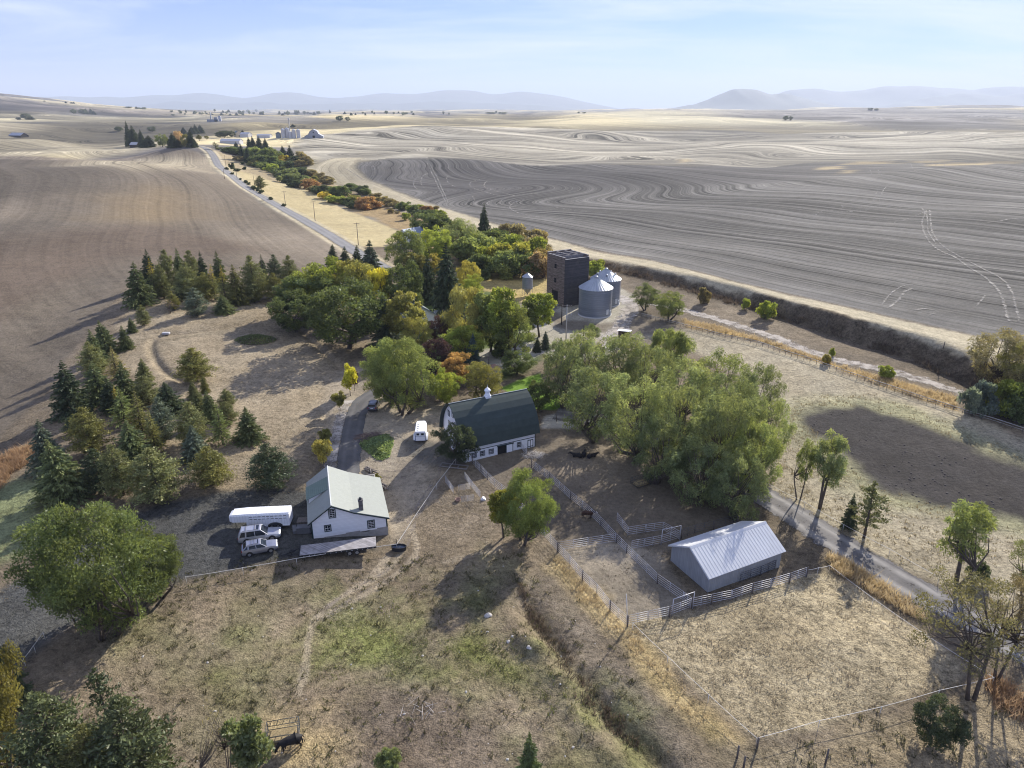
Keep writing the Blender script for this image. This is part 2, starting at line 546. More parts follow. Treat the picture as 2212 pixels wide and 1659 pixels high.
    paint([(1250, 243), (1520, 243), (1740, 262), (1830, 274), (1600, 276), (1400, 268)], (.33, .285, .20), 12, 10, .3, .2, wsc=100)
    paint([(-200, 250), (60, 250), (190, 253), (280, 257), (310, 250), (420, 253), (520, 256), (430, 262), (300, 264), (150, 262), (-200, 260)], (.44, .375, .255), 10, 8, .3, .15, wsc=100)
    paint([(-300, 262), (200, 264), (480, 266), (450, 300), (300, 330), (150, 340), (-300, 335)], (.27, .228, .165), 10, 10, .3, .42, wsc=80, vary=.35)
    paint([(-300, 200), (0, 208), (250, 237), (420, 245), (330, 252), (200, 246), (0, 240), (-300, 235)], (.155, .128, .112), 20, 20, .3, .4, wsc=150, vary=.4)

    # the big brown seeded field on the left
    d_r, s_r, a_r, L_r = polydist(X, Y, ROAD)
    phi_l = (d_r + (fbm(X / 160, Y / 160, 67, 2) - .5) * 34) * .20
    lf = [(-900, 340), (0, 337), (150, 343), (300, 336), (428, 328), (450, 340), (468, 372), (540, 421), (640, 480), (715, 524), (755, 549), (690, 580), (640, 600), (520, 585), (400, 560), (305, 560), (270, 620), (205, 700), (140, 780), (60, 880), (-20, 960), (-200, 1080), (-700, 1200), (-1400, 1000)]
    paint(lf, (.185, .150, .119), 1.5, 2, .65, .16, phi_l, vary=.45, wsc=34)
    paint([(0, 470), (110, 440), (190, 440), (230, 470), (150, 510), (60, 530), (-100, 560), (-300, 560), (-300, 480)], (.140, .115, .094), 15, 14, .6, .14, wsc=30)
    paint([(250, 415), (330, 405), (420, 420), (430, 470), (340, 480), (240, 470)], (.195, .145, .095), 18, 14, .6, .14, wsc=25)
    paint([(-300, 600), (0, 520), (140, 500), (300, 490), (420, 500), (560, 540), (500, 560), (300, 560), (150, 610), (0, 700), (-300, 800)], (.140, .106, .083), 12, 14, .6, .12, wsc=25, vary=.25)
    paint([(440, 345), (300, 345), (150, 352), (60, 358), (300, 372), (450, 372)], (.30, .25, .185), 8, 6, .4, .4, wsc=40)
    paint([(-400, 350), (0, 343), (130, 356), (280, 374), (230, 402), (60, 425), (-100, 430), (-400, 440)], (.118, .098, .082), 16, 12, .6, .12, wsc=30)  # shade below the near hill's crest, put into the field colour
    paint([(280, 376), (455, 376), (520, 425), (470, 440), (380, 400)], (.15, .122, .098), 10, 8, .6, .2, wsc=25)

    # stubble strip, dark burnt-looking field, meadow
    paint([(672, 372), (745, 398), (830, 438), (900, 465), (1000, 500), (1090, 522), (1180, 546), (1290, 567), (1390, 595), (1500, 625), (1600, 653), (1720, 689), (1850, 729), (1990, 776), (2110, 826), (2260, 881), (2600, 961), (2600, 850), (2212, 750), (2000, 704), (1800, 658), (1600, 613), (1400, 563), (1200, 518), (1060, 482), (940, 444), (850, 412), (783, 380), (760, 362), (770, 346), (790, 341), (720, 342), (685, 356)],
          (.385, .325, .235), 1.2, 1.5, .7, .20, (d_e * .42), vary=.15)
    paint([(775, 351), (768, 362), (785, 378), (850, 410), (940, 442), (1060, 480), (1200, 516), (1400, 561), (1600, 611), (1800, 656), (2000, 702), (2212, 748), (2600, 850), (2600, 352), (2150, 347), (1990, 346), (1850, 351), (1700, 357), (1500, 360), (1300, 355), (1050, 347), (850, 342)],
          (.106, .097, .091), 1.2, 1.0, .6, .80, phi_dark, vary=.22, wsc=22)
    paint([(790, 354), (1050, 349), (1300, 357), (1700, 360), (1850, 356), (1910, 364), (1700, 392), (1300, 412), (1050, 430), (920, 420), (820, 385)], (.068, .061, .060), 18, 16, .5, .5, wsc=40, k=.85)
    for (u, v, w_) in ((1870, 352, 60), (1990, 350, 55), (2060, 355, 60), (2140, 352, 70), (1790, 363, 30), (1480, 347, 10), (1830, 372, 20)):
        paint([(u - w_, v + 4), (u - w_ * .3, v - 3), (u + w_, v - 4), (u + w_ * .8, v + 2), (u, v + 3)], (.36, .275, .16), 2.5, 6, .4, .4, wsc=12, k=.8)
    paint([(478, 352), (545, 362), (640, 398), (720, 438), (800, 474), (880, 505), (870, 525), (850, 533), (778, 533), (700, 490), (590, 430), (516, 386)], (.43, .345, .205), 1.0, 1, .6, .05, vary=.15)
    paint([(640, 372), (700, 390), (800, 432), (930, 480), (1050, 520), (1180, 552), (1150, 590), (1000, 570), (900, 540), (880, 505), (720, 435), (620, 390)], (.30, .215, .12), 2, 4, 1, 0, vary=.3)
    paint([(440, 318), (500, 335), (560, 360), (640, 385), (600, 395), (520, 370), (478, 352)], (.33, .26, .17), 2, 3, .8, 0, vary=.3)

    # home yard
    paint([(300, 640), (420, 620), (560, 655), (640, 670), (730, 760), (760, 830), (740, 900), (690, 1000), (680, 1060), (560, 1075), (480, 1060), (400, 1000), (300, 860), (250, 770), (260, 690)], (.265, .212, .155), 2, 3, 1, 0, vary=.3)
    paint([(360, 740), (440, 715), (560, 730), (700, 790), (640, 850), (480, 900), (400, 830)], (.305, .245, .18), 4, 4, .9, 0, vary=.2)
    paint([(690, 830), (780, 790), (830, 880), (960, 880), (1000, 960), (960, 1000), (860, 1180), (800, 1100), (720, 1010)], (.285, .235, .185), 2, 4, .7, 0, vary=.3, wsc=5)
    paint([(870, 950), (960, 960), (1000, 1000), (960, 1010), (905, 1005), (880, 985)], (.15, .135, .12), 1, 1.2, .5, 0)
    paint([(340, 1090), (470, 1062), (600, 1052), (675, 1062), (690, 1130), (800, 1150), (812, 1188), (640, 1207), (405, 1252), (250, 1300), (100, 1385), (40, 1440), (-60, 1470), (-200, 1420), (-100, 1330), (60, 1240), (250, 1130)], (.074, .072, .072), 1.0, .8, 1.0, 0, vary=.15)
    paint([(-200, 1130), (60, 1020), (100, 1060), (60, 1180), (-40, 1240), (-200, 1300)], (.19, .20, .11), 2, 3, 1, 0, vary=.3)
    paint([(0, 985), (40, 965), (75, 960), (90, 975), (30, 1010), (0, 1050), (-60, 1080), (-60, 1010)], (.40, .26, .13), 1, 1.5, 1, 0)
    # trees' lawn, house yard
    paint([(800, 690), (930, 620), (1010, 590), (1180, 700), (1180, 780), (1080, 830), (950, 800), (860, 780)], (.10, .125, .045), 2, 3, .9, 0, vary=.4)
    paint([(1010, 770), (1100, 740), (1160, 735), (1190, 760), (1120, 790), (1040, 800)], (.36, .33, .29), 1, 2, .5, 0)
    paint([(1080, 838), (1120, 820), (1168, 806), (1180, 846), (1262, 858), (1240, 872), (1196, 886), (1155, 884)], (.135, .215, .035), .5, .5, .6, 0, vary=.15)
    paint([(990, 575), (1050, 560), (1110, 578), (1190, 600), (1180, 650), (1130, 650), (1070, 632), (1010, 622)], (.40, .30, .135), 2, 3, 1, 0, vary=.3)
    paint([(1120, 665), (1160, 640), (1250, 612), (1330, 618), (1372, 640), (1380, 665), (1345, 720), (1300, 745), (1180, 760), (1130, 720)], (.36, .32, .265), 1.5, 3, .7, 0, vary=.2)
    paint([(1175, 668), (1230, 690), (1330, 700), (1320, 720), (1250, 722), (1190, 705)], (.17, .14, .11), 2, 3, .7, 0)
    paint([(1340, 690), (1380, 670), (1480, 705), (1475, 730), (1400, 745), (1340, 735)], (.17, .14, .112), 1.5, 2, .8, 0)
    # corrals
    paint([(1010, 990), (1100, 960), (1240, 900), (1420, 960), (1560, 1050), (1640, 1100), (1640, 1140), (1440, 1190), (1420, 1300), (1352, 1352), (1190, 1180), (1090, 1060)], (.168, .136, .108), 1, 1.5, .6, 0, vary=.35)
    paint([(1180, 900), (1250, 880), (1290, 905), (1230, 925), (1170, 925)], (.36, .33, .30), .6, .6, .4, 0)
    paint([(1190, 1185), (1330, 1170), (1420, 1200), (1490, 1290), (1355, 1350)], (.235, .195, .155), 1, 2, .6, 0, vary=.4, wsc=6)
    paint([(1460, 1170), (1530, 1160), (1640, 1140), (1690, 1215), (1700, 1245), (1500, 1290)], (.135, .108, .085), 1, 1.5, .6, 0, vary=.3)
    # paddock bottom right, verge
    paint([(1360, 1356), (1500, 1318), (1690, 1262), (1785, 1228), (1900, 1296), (2010, 1372), (2090, 1440), (2065, 1488), (1850, 1552), (1636, 1603), (1560, 1540)], (.355, .290, .200), .8, 1.2, 1.25, 0, vary=.3, wsc=6)
    paint([(1200, 1205), (1260, 1250), (1345, 1345), (1450, 1460), (1600, 1600), (1540, 1600), (1420, 1480), (1300, 1350), (1200, 1240)], (.37, .28, .155), 1.5, 2.2, 1.1, 0, vary=.3, wsc=5)
    paint([(1130, 1250), (1190, 1250), (1330, 1420), (1450, 1560), (1520, 1660), (1440, 1660), (1290, 1480), (1180, 1330)], (.185, .150, .118), 1.2, 1.5, 1.1, 0, vary=.3, wsc=5)
    paint([(1640, 1620), (1850, 1570), (2080, 1500), (2300, 1480), (2300, 1700), (1600, 1700)], (.245, .195, .135), 1.5, 2, 1.2, 0, vary=.35, wsc=5)
    # right pasture and pond mud
    paint([(1380, 730), (1480, 708), (1640, 742), (1790, 792), (1960, 852), (2080, 890), (2300, 980), (2600, 1100), (2600, 1520), (2250, 1400), (2080, 1305), (1950, 1235), (1834, 1168), (1727, 1100), (1642, 1046), (1680, 900), (1560, 790), (1440, 740)], (.325, .275, .205), 1.5, 2.5, 1.05, 0, vary=.25)
    paint([(1660, 900), (1730, 862), (1860, 850), (2000, 890), (2150, 960), (2400, 1060), (2400, 1220), (2212, 1160), (1950, 1110), (1830, 1060), (1760, 980)], (.265, .245, .155), 4, 3, 1.1, 0, vary=.3)
    paint([(1722, 896), (1760, 881), (1850, 878), (1950, 905), (2080, 958), (2212, 1010), (2400, 1090), (2400, 1200), (2212, 1126), (2100, 1106), (1960, 1076), (1850, 1022), (1790, 955), (1732, 918)], (.047, .041, .040), 2.2, 2.6, .8, 0, vary=.22, wsc=6)
    # lane side, golden grass between lane and rail fence
    paint([(1475, 690), (1600, 718), (1700, 750), (1800, 787), (1940, 822), (2062, 858), (2066, 886), (1950, 850), (1790, 790), (1640, 740), (1480, 706)], (.42, .29, .125), .8, 1.2, 1.2, 0, vary=.4, wsc=5)
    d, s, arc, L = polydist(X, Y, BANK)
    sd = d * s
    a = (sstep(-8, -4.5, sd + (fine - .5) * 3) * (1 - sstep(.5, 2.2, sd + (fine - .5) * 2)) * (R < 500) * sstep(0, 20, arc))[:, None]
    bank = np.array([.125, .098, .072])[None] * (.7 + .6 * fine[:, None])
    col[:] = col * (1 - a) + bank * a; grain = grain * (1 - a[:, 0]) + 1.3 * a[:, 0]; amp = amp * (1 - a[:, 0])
    # green flush in the low pasture
    for poly, k in (([(690, 1340), (760, 1300), (900, 1330), (960, 1390), (900, 1460), (760, 1480), (690, 1420)], .75),
                    ([(950, 1380), (1080, 1380), (1200, 1480), (1310, 1600), (1240, 1560), (1090, 1480), (980, 1450)], .75),
                    ([(960, 1280), (1080, 1240), (1100, 1330), (1000, 1370)], .5), ([(500, 1300), (640, 1280), (640, 1400), (480, 1440)], .4),
                    ([(300, 1330), (620, 1440), (600, 1560), (420, 1560)], .38), ([(1240, 1590), (1420, 1620), (1500, 1680), (1200, 1680)], .35)):
        paint(poly, (.128, .150, .036), 7, 7, 1.4, 0, k=k * .85, wsc=4, vary=.7)
    paint([(690, 1520), (900, 1490), (1050, 1530), (1080, 1640), (900, 1690), (700, 1640)], (.150, .115, .092), 6, 4, 1.1, 0, k=.7, wsc=5, vary=.3)
    paint([(580, 1560), (680, 1540), (740, 1600), (720, 1660), (600, 1670)], (.42, .32, .185), 3, 3, 1.2, 0, k=.9, wsc=3)
    # worn foot and wheel tracks
    for pts, wd, c, k in (
        ([(645, 1500), (660, 1440), (668, 1370), (690, 1325), (745, 1285), (830, 1235), (870, 1190)], .40, (.32, .265, .205), .7),
        ([(690, 1335), (760, 1300), (850, 1245), (900, 1190), (880, 1120), (860, 1040)], .42, (.33, .27, .21), .75),
        ([(705, 1310), (790, 1255), (838, 1205)], .4, (.33, .27, .21), .75),
        ([(335, 745), (420, 725), (540, 705), (600, 690)], 1.0, (.20, .165, .12), .5),
        ([(960, 1215), (1100, 1180), (1190, 1150)], .5, (.33, .27, .21), .5),
    ):
        P = smooth(Wp(pts), 5)
        d, s, arc, L = polydist(X, Y, P)
        a = (k * (1 - sstep(wd * .5, wd * 1.6, d + (fine - .5) * .7)))[:, None]
        col[:] = col * (1 - a) + np.array(c)[None] * a
    # field margin along the road, pale dusty edge
    a = (np.exp(-((d_r - 5.0) / 1.6) ** 2) * (R < 900) * .8)[:, None]
    col[:] = col * (1 - a) + np.array([.46, .39, .28])[None] * a

    col *= RELIEF[:, None]
    lum = col @ np.array([.3, .5, .2]); nearf = (1 - .25 * sstep(500, 1500, R))[:, None]
    sat = np.where(col[:, 1:2] > col[:, 0:1] * .95, 1.05, 1.04)
    col[:] = lum[:, None] * (1 - sat) * np.array([[1.02, 1.0, .97]]) + col * sat
    col *= (0.90 + .20 * fine[:, None]) * np.array([[.965, 1.0, .945]])
    me = bpy.data.meshes.new("ground")
    me.vertices.add(N); me.vertices.foreach_set("co", np.stack([X, Y, Z], 1).astype(np.float32).ravel())
    i = np.arange(nr - 1)[:, None] * na + np.arange(na - 1)[None, :]
    q = np.stack([i, i + na, i + na + 1, i + 1], -1).reshape(-1, 4)
    q = q[:, ::-1]
    nf = len(q)
    me.loops.add(nf * 4); me.loops.foreach_set("vertex_index", q.astype(np.int32).ravel())
    me.polygons.add(nf); me.polygons.foreach_set("loop_start", np.arange(0, nf * 4, 4, dtype=np.int32))
    me.polygons.foreach_set("use_smooth", np.ones(nf, bool))
    me.update(calc_edges=True)
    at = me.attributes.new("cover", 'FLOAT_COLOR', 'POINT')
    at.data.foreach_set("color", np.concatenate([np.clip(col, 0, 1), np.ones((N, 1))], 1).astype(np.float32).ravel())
    for nm, arr in (("phase", phi), ("swath", amp), ("grain", grain)):
        at = me.attributes.new(nm, 'FLOAT', 'POINT'); at.data.foreach_set("value", arr.astype(np.float32))

    m, nt, out = new_mat("earth_cover"); b = NB(nt)
    attr = lambda n_: b.n("ShaderNodeAttribute", attribute_name=n_)
    colr = attr("cover").outputs["Color"]; ph = attr("phase").outputs["Fac"]; am = attr("swath").outputs["Fac"]; gr = attr("grain").outputs["Fac"]
    pos = b.n("ShaderNodeNewGeometry").outputs["Position"]
    nA = b.noise(pos, .35, 5, .62); nB = b.noise(pos, 1.6, 4, .6); nC = b.noise(pos, 6.0, 3, .65)
    s1 = b.noise(ph, .55, 4, .62, '1D')
    s2 = b.noise(ph, 2.6, 3, .6, '1D')
    brk = b.noise(pos, .02, 4, .6)
    s0 = b.noise(ph, .10, 2, .5, '1D')
    stripe = b.math('ADD', b.mr(s0, .35, .65, -.55, .55), b.mr(s1, .32, .68, -.75, .75))
    stripe = b.math('ADD', stripe, b.mr(s2, .3, .7, -.65, .65))
    stripe = b.math('MULTIPLY', stripe, b.mr(brk, .3, .62, .45, 1.25))
    f = b.math('MULTIPLY', stripe, am)
    g1 = b.math('ADD', b.mr(nA, .3, .7, -.24, .24), b.mr(nB, .3, .7, -.34, .34))
    g1 = b.math('ADD', g1, b.mr(nC, .3, .7, -.36, .36))
    f = b.math('ADD', f, b.math('MULTIPLY', g1, gr))
    f = b.math('MAXIMUM', b.math('ADD', f, 1.0), .18)
    c2 = b.scalecol(colr, f)
    # straw specks and dark crumbs in the pasture
    vor = b.n("ShaderNodeTexVoronoi", feature='F1'); vor.inputs["Scale"].default_value = 1.1; b.link(pos, vor.inputs["Vector"])
    clump = b.math('MULTIPLY', b.mr(vor.outputs["Distance"], .05, .30, 1, 0), b.math('MULTIPLY', gr, b.mr(nA, .48, .62, 0, .6)))
    c2 = b.mix(clump, c2, b.scalecol(colr, .48))
    hue = b.mr(b.noise(pos, .12, 3), .35, .65, 0, .35)
    c3 = b.mix(b.math('MULTIPLY', hue, gr), c2, (1.06, .99, .88, 1), 'MULTIPLY')
    p = b.n("ShaderNodeBsdfPrincipled")
    b.link(c3, p.inputs["Base Color"]); p.inputs["Roughness"].default_value = .95; p.inputs["Specular IOR Level"].default_value = .08
    bp = b.n("ShaderNodeBump"); bp.inputs["Strength"].default_value = .9; bp.inputs["Distance"].default_value = .28
    hsum = b.math('ADD', b.math('MULTIPLY', nB, .9), b.math('MULTIPLY', nC, .55))
    b.link(b.math('MULTIPLY', hsum, gr), bp.inputs["Height"]); b.link(bp.outputs[0], p.inputs["Normal"])
    b.link(p.outputs[0], out.inputs[0])
    me.materials.append(m)
    o = link_mesh("ground", me); tag(o, kind="structure")
    return o


ground = build_ground()


def hq(x, y):
    """height of the finished ground sheet"""
    x = np.atleast_1d(np.asarray(x, float)); y = np.atleast_1d(np.asarray(y, float))
    az, lr, Z = _GRID
    a = np.clip(np.arctan2(x, y), az[0], az[-1] - 1e-9); l = np.clip(np.log(np.maximum(np.hypot(x, y), 6.01)), lr[0], lr[-1] - 1e-9)
    i = np.clip(np.searchsorted(az, a, side='right') - 1, 0, len(az) - 2); j = np.clip(np.searchsorted(lr, l, side='right') - 1, 0, len(lr) - 2)
    s = (a - az[i]) / (az[i + 1] - az[i]); t = (l - lr[j]) / (lr[j + 1] - lr[j])
    return (Z[j, i] * (1 - s) + Z[j, i + 1] * s) * (1 - t) + (Z[j + 1, i] * (1 - s) + Z[j + 1, i + 1] * s) * t


hgt_exact = hgt
hgt = hq


# ------------------------------------------------------------------ sheets laid on the ground (roads, tracks)
def strip(name, pts, width, mat, lift=.05, kind="structure", cross=4, step=2.0, taper=False):
    P = [np.array(p) for p in pts]
    seg = [0.0]
    for a, b_ in zip(P[:-1], P[1:]): seg.append(seg[-1] + float(np.linalg.norm(b_ - a)))
    n = max(2, int(seg[-1] / step))
    t = np.linspace(0, seg[-1], n)
    xs = np.interp(t, seg, [p[0] for p in P]); ys = np.interp(t, seg, [p[1] for p in P])
    dx = np.gradient(xs); dy = np.gradient(ys); L = np.hypot(dx, dy) + 1e-9
    nx, ny = -dy / L, dx / L
    w = np.linspace(-.5, .5, cross + 1)
    wd = width if not taper else width * np.minimum(1, np.minimum(t, seg[-1] - t) / (seg[-1] * .2) + .3)[:, None]
    X = xs[:, None] + nx[:, None] * w[None] * wd; Y = ys[:, None] + ny[:, None] * w[None] * wd
    Z = hgt(X.ravel(), Y.ravel()).reshape(X.shape) + lift
    me = bpy.data.meshes.new(name)
    k = cross + 1
    vs = np.stack([X, Y, Z], -1).reshape(-1, 3)
    fs = [(i * k + j, i * k + j + 1, (i + 1) * k + j + 1, (i + 1) * k + j) for i in range(n - 1) for j in range(cross)]
    me.from_pydata(vs.tolist(), [], fs)
    uv = me.uv_layers.new(name="along")
    U = np.repeat(w + .5, 1)
    vi = np.empty(len(me.loops), np.int32); me.loops.foreach_get("vertex_index", vi)
    uvs = np.stack([np.tile(U, n)[vi], np.repeat(t, k)[vi]], 1)
    uv.data.foreach_set("uv", uvs.astype(np.float32).ravel())
    me.polygons.foreach_set("use_smooth", np.ones(len(me.polygons), bool))
    me.materials.append(mat); me.update()
    if len(me.polygons) and me.polygons[0].normal.z < 0: me.flip_normals()
    o = link_mesh(name, me)
    tag(o, kind=kind)
    return o


def track_mat(name, col, edge=.3, worn=None, breakup=.35, ruts=False, var=.2):
    """dirt or asphalt sheet with ragged, see-through margins"""
    m, nt, out = new_mat(name); b = NB(nt)
    uv = b.n("ShaderNodeUVMap").outputs[0]
    sep = b.n("ShaderNodeSeparateXYZ"); b.link(uv, sep.inputs[0])
    u = sep.outputs[0]
    pos = b.n("ShaderNodeNewGeometry").outputs["Position"]
    n1 = b.noise(pos, .5, 4); n2 = b.noise(pos, 3.5, 3); n3 = b.noise(pos, .09, 3)
    d = b.math('SUBTRACT', 1.0, b.math('MULTIPLY', b.math('ABSOLUTE', b.math('SUBTRACT', u, .5)), 2.0))   # 0 at the rim, 1 in the middle
    d = b.math('ADD', d, b.math('ADD', b.mr(n1, .3, .7, -edge, edge), b.mr(n2, .3, .7, -edge * .5, edge * .5)))
    alpha = b.mr(d, edge * .5, edge * 1.5)
    if breakup: alpha = b.math('MULTIPLY', alpha, b.mr(b.math('ADD', b.math('MULTIPLY', n1, .6), b.math('MULTIPLY', n2, .4)), .30, .30 + breakup))
    f = b.math('ADD', b.mr(n1, .3, .7, 1 - var, 1 + var), b.math('ADD', b.mr(n2, .3, .7, -var * .5, var * .5), b.mr(n3, .35, .65, -var * .6, var * .6)))
    c = b.scalecol(c4(col)[:3], f)
    if worn is not None:
        w = b.math('ABSOLUTE', b.math('SUBTRACT', b.math('ABSOLUTE', b.math('SUBTRACT', u, .5)), .22))
        c = b.mix(b.math('MULTIPLY', b.mr(w, .02, .13, 1, 0), b.mr(n1, .3, .6, .4, 1)), c, c4(worn))
    p = b.n("ShaderNodeBsdfPrincipled"); b.link(c, p.inputs["Base Color"]); p.inputs["Roughness"].default_value = .9
    p.inputs["Specular IOR Level"].default_value = .15
    bp = b.n("ShaderNodeBump"); bp.inputs["Strength"].default_value = .4; bp.inputs["Distance"].default_value = .06
    b.link(n2, bp.inputs["Height"]); b.link(bp.outputs[0], p.inputs["Normal"])
    tr = b.n("ShaderNodeBsdfTransparent"); mx = b.n("ShaderNodeMixShader")
    b.link(alpha, mx.inputs[0]); b.link(tr.outputs[0], mx.inputs[1]); b.link(p.outputs[0], mx.inputs[2])
    b.link(mx.outputs[0], out.inputs[0])
    return m


M_ASPH = track_mat("road_asphalt", (.20, .195, .19), .05, worn=(.25, .24, .225), breakup=0, var=.10)
M_DRIVE = track_mat("drive_asphalt", (.105, .102, .10), .08, worn=(.14, .135, .13), breakup=0, var=.14)
M_LANE = track_mat("lane_dirt", (.33, .29, .245), .35, worn=(.40, .36, .30), breakup=.25)
M_FROAD = track_mat("farm_road_gravel", (.135, .127, .12), .16, worn=(.27, .255, .235), breakup=.1)
M_TYRE = track_mat("straw_track", (.31, .288, .25), .6, breakup=.42)
M_PALE = track_mat("pale_gravel", (.36, .325, .285), .3, breakup=.25)
strip("road", ROAD, 7.0, M_ASPH, .10, step=3)
strip("driveway", DRIVE, 4.2, M_DRIVE, .05, step=1)
strip("lane", LANE, 5.0, M_LANE, .06, step=2)
strip("farm_road", FARMROAD, 6.6, M_FROAD, .05, step=1.5, cross=6)
strip("path", smooth(Wp([(752, 865), (735, 905), (722, 960), (712, 1010), (705, 1050)]), 5), 3.0, M_PALE, .04, step=1)
strip("path", smooth(Wp([(1310, 735), (1345, 700), (1365, 660), (1330, 640)]), 5), 6, M_PALE, .045, step=1)
strip("path", smooth(Wp([(1175, 758), (1230, 770), (1290, 765), (1330, 740)]), 5), 7, M_PALE, .05, step=1)
# wheel tracks across the dark field
D3 = lambda zx, zy: (zx / 3 + 1475, zy / 3 + 147.5)         # survey sheet of the field -> picture
for pts, w_ in (
    ([(1545, 905), (1570, 940), (1550, 990), (1560, 1060), (1600, 1130), (1680, 1190), (1760, 1225), (1850, 1290), (1960, 1360), (2040, 1440), (2080, 1530), (2110, 1640)], 1.3),
    ([(1600, 920), (1605, 990), (1615, 1060), (1660, 1130), (1740, 1190), (1830, 1240), (1960, 1310), (2070, 1370), (2130, 1450), (2160, 1560), (2180, 1640)], 1.3),
    ([(1575, 915), (1585, 990), (1590, 1060), (1640, 1140)], 1.0),
    ([(1290, 1535), (1340, 1470), (1400, 1425), (1470, 1405), (1560, 1410)], 1.0), ([(1345, 1550), (1400, 1500), (1440, 1450), (1490, 1430)], 1.3),
    ([(1900, 1545), (1930, 1510), (1960, 1475)], 1.0), ([(860, 950), (890, 930), (950, 925), (1100, 930), (1300, 905), (1500, 910)], 1.2), ([(1030, 890), (1040, 910)], 1.2),
    ([(1340, 750), (1300, 790), (1275, 860)], 1.0), ([(1260, 790), (1235, 860)], .9), ([(1560, 935), (1450, 980), (1350, 1005)], .9),
    ([(1215, 660), (1225, 690)], 1.2), ([(1265, 660), (1275, 690), (1310, 680)], 1.2), ([(1475, 620), (1485, 650), (1530, 675)], 1.2), ([(1615, 605), (1640, 635)], 1.2), ([(1660, 610), (1700, 640)], 1.2),
    ([(1900, 1015), (2000, 1000), (2120, 980), (2212, 970)], 1.8), ([(500, 1245), (530, 1245)], 2.0), ([(1500, 1570), (1580, 1560), (1650, 1580), (1600, 1600)], 1.2),
):
    strip("wheel_track", smooth(Wp([D3(*p) for p in pts]), 4), w_ * .85, M_TYRE, .16, step=1.2, cross=2)
D2 = lambda zx, zy: (zx / 3 + 737.4, zy / 3 + 147.5)
for pts, w_ in (
    ([(550, 590), (590, 650), (630, 730), (660, 800), (690, 870)], 1.5), ([(535, 590), (575, 650), (610, 730), (645, 800), (675, 870)], 1.5),
    ([(600, 660), (540, 690), (515, 740), (540, 780)], 1.4), ([(545, 690), (480, 720), (470, 760), (500, 790)], 1.4), ([(760, 690), (690, 700), (690, 740), (740, 770)], 1.2),
    ([(900, 720), (840, 740), (840, 770), (920, 800), (1030, 830)], 1.4), ([(1010, 725), (940, 735), (930, 770), (1010, 800), (1100, 820)], 1.4),
    ([(1300, 810), (1150, 820), (1050, 850), (1000, 890)], 1.6), ([(1550, 840), (1300, 850), (1150, 860), (1090, 900), (1150, 940), (1300, 970)], 1.6), ([(1800, 850), (1500, 860), (1370, 880), (1420, 910), (1600, 930)], 1.5),
    ([(110, 620), (250, 650), (420, 670), (500, 675)], 1.4), ([(190, 610), (215, 660), (205, 700)], 1.4), ([(820, 900), (860, 860), (850, 830)], 1.2), ([(800, 890), (830, 850)], 1.2),
    ([(10, 645), (100, 695), (250, 745), (420, 805), (560, 850), (740, 895)], 1.2),
):
    strip("wheel_track", smooth(Wp([D2(*p) for p in pts]), 4), w_, M_TYRE, .18, step=2, cross=2)


M_RUT = track_mat("dusty_rut", (.27, .228, .182), .7, breakup=.5)
for pts in ([(866, 1178), (885, 1120), (915, 1070), (950, 1020), (940, 985)], [(880, 1180), (900, 1120), (932, 1066), (968, 1018), (962, 990)], [(800, 1010), (850, 1018), (905, 1002), (935, 972)], [(800, 1026), (856, 1032), (915, 1014), (950, 980)],
            [(690, 1325), (750, 1280), (830, 1236), (880, 1200)], [(716, 1322), (772, 1284), (846, 1246), (905, 1204)], [(1195, 760), (1240, 742), (1290, 742), (1335, 712)], [(1200, 770), (1246, 754), (1300, 752), (1350, 712)]):
    strip("path", smooth(Wp(pts), 5), .75, M_RUT, .035, step=.8, cross=2)


# ------------------------------------------------------------------ mountains at the edge of the view
def mountain(name, prof, dist, depth, seed, mat):
    """prof: survey points (u, v) of the skyline; a real ridge with flanks is raised under it"""
    us = np.array([p[0] for p in prof], float); vs_ = np.array([p[1] for p in prof], float)
    n, k = 150, 26
    u = np.linspace(us[0], us[-1], n)
    v = np.interp(u, us, vs_)
    ker = np.array([1, 2, 3, 2, 1]) / 9.0
    v = v + (fbm(u / 34.0, u * 0 + seed, seed, 3) - .5) * 7 * np.clip((242 - v) / 20, 0, 1)
    v = np.convolve(np.pad(v, 2, mode='edge'), ker, 'valid')
    a, b_, c = ray(u, v)
    d = dist / b_
    X0, Z0 = a * d, HCAM + c * d
    t = np.linspace(-1, 1, k)
    X = X0[None, :] * (1 + 0 * t[:, None]); Y = dist + t[:, None] * depth + 0 * X
    base = 20
    fall = (1 - np.abs(t)) ** 1.15
    rid = fbm(X / 1900, Y / 1900, seed, 4)
    Z = base + (Z0[None, :] - base) * fall[:, None] * (1 - .55 * (rid - .3) * (np.abs(t)[:, None] > .02) * (1 - fall[:, None] * .6))
    me = bpy.data.meshes.new(name)
    q = [(i * n + j, i * n + j + 1, (i + 1) * n + j + 1, (i + 1) * n + j) for i in range(k - 1) for j in range(n - 1)]
    me.from_pydata(np.stack([X, Y, Z], -1).reshape(-1, 3).tolist(), [], q)
    me.polygons.foreach_set("use_smooth", np.ones(len(me.polygons), bool))
    me.materials.append(mat); me.update()
    return tag(link_mesh(name, me), kind="structure")


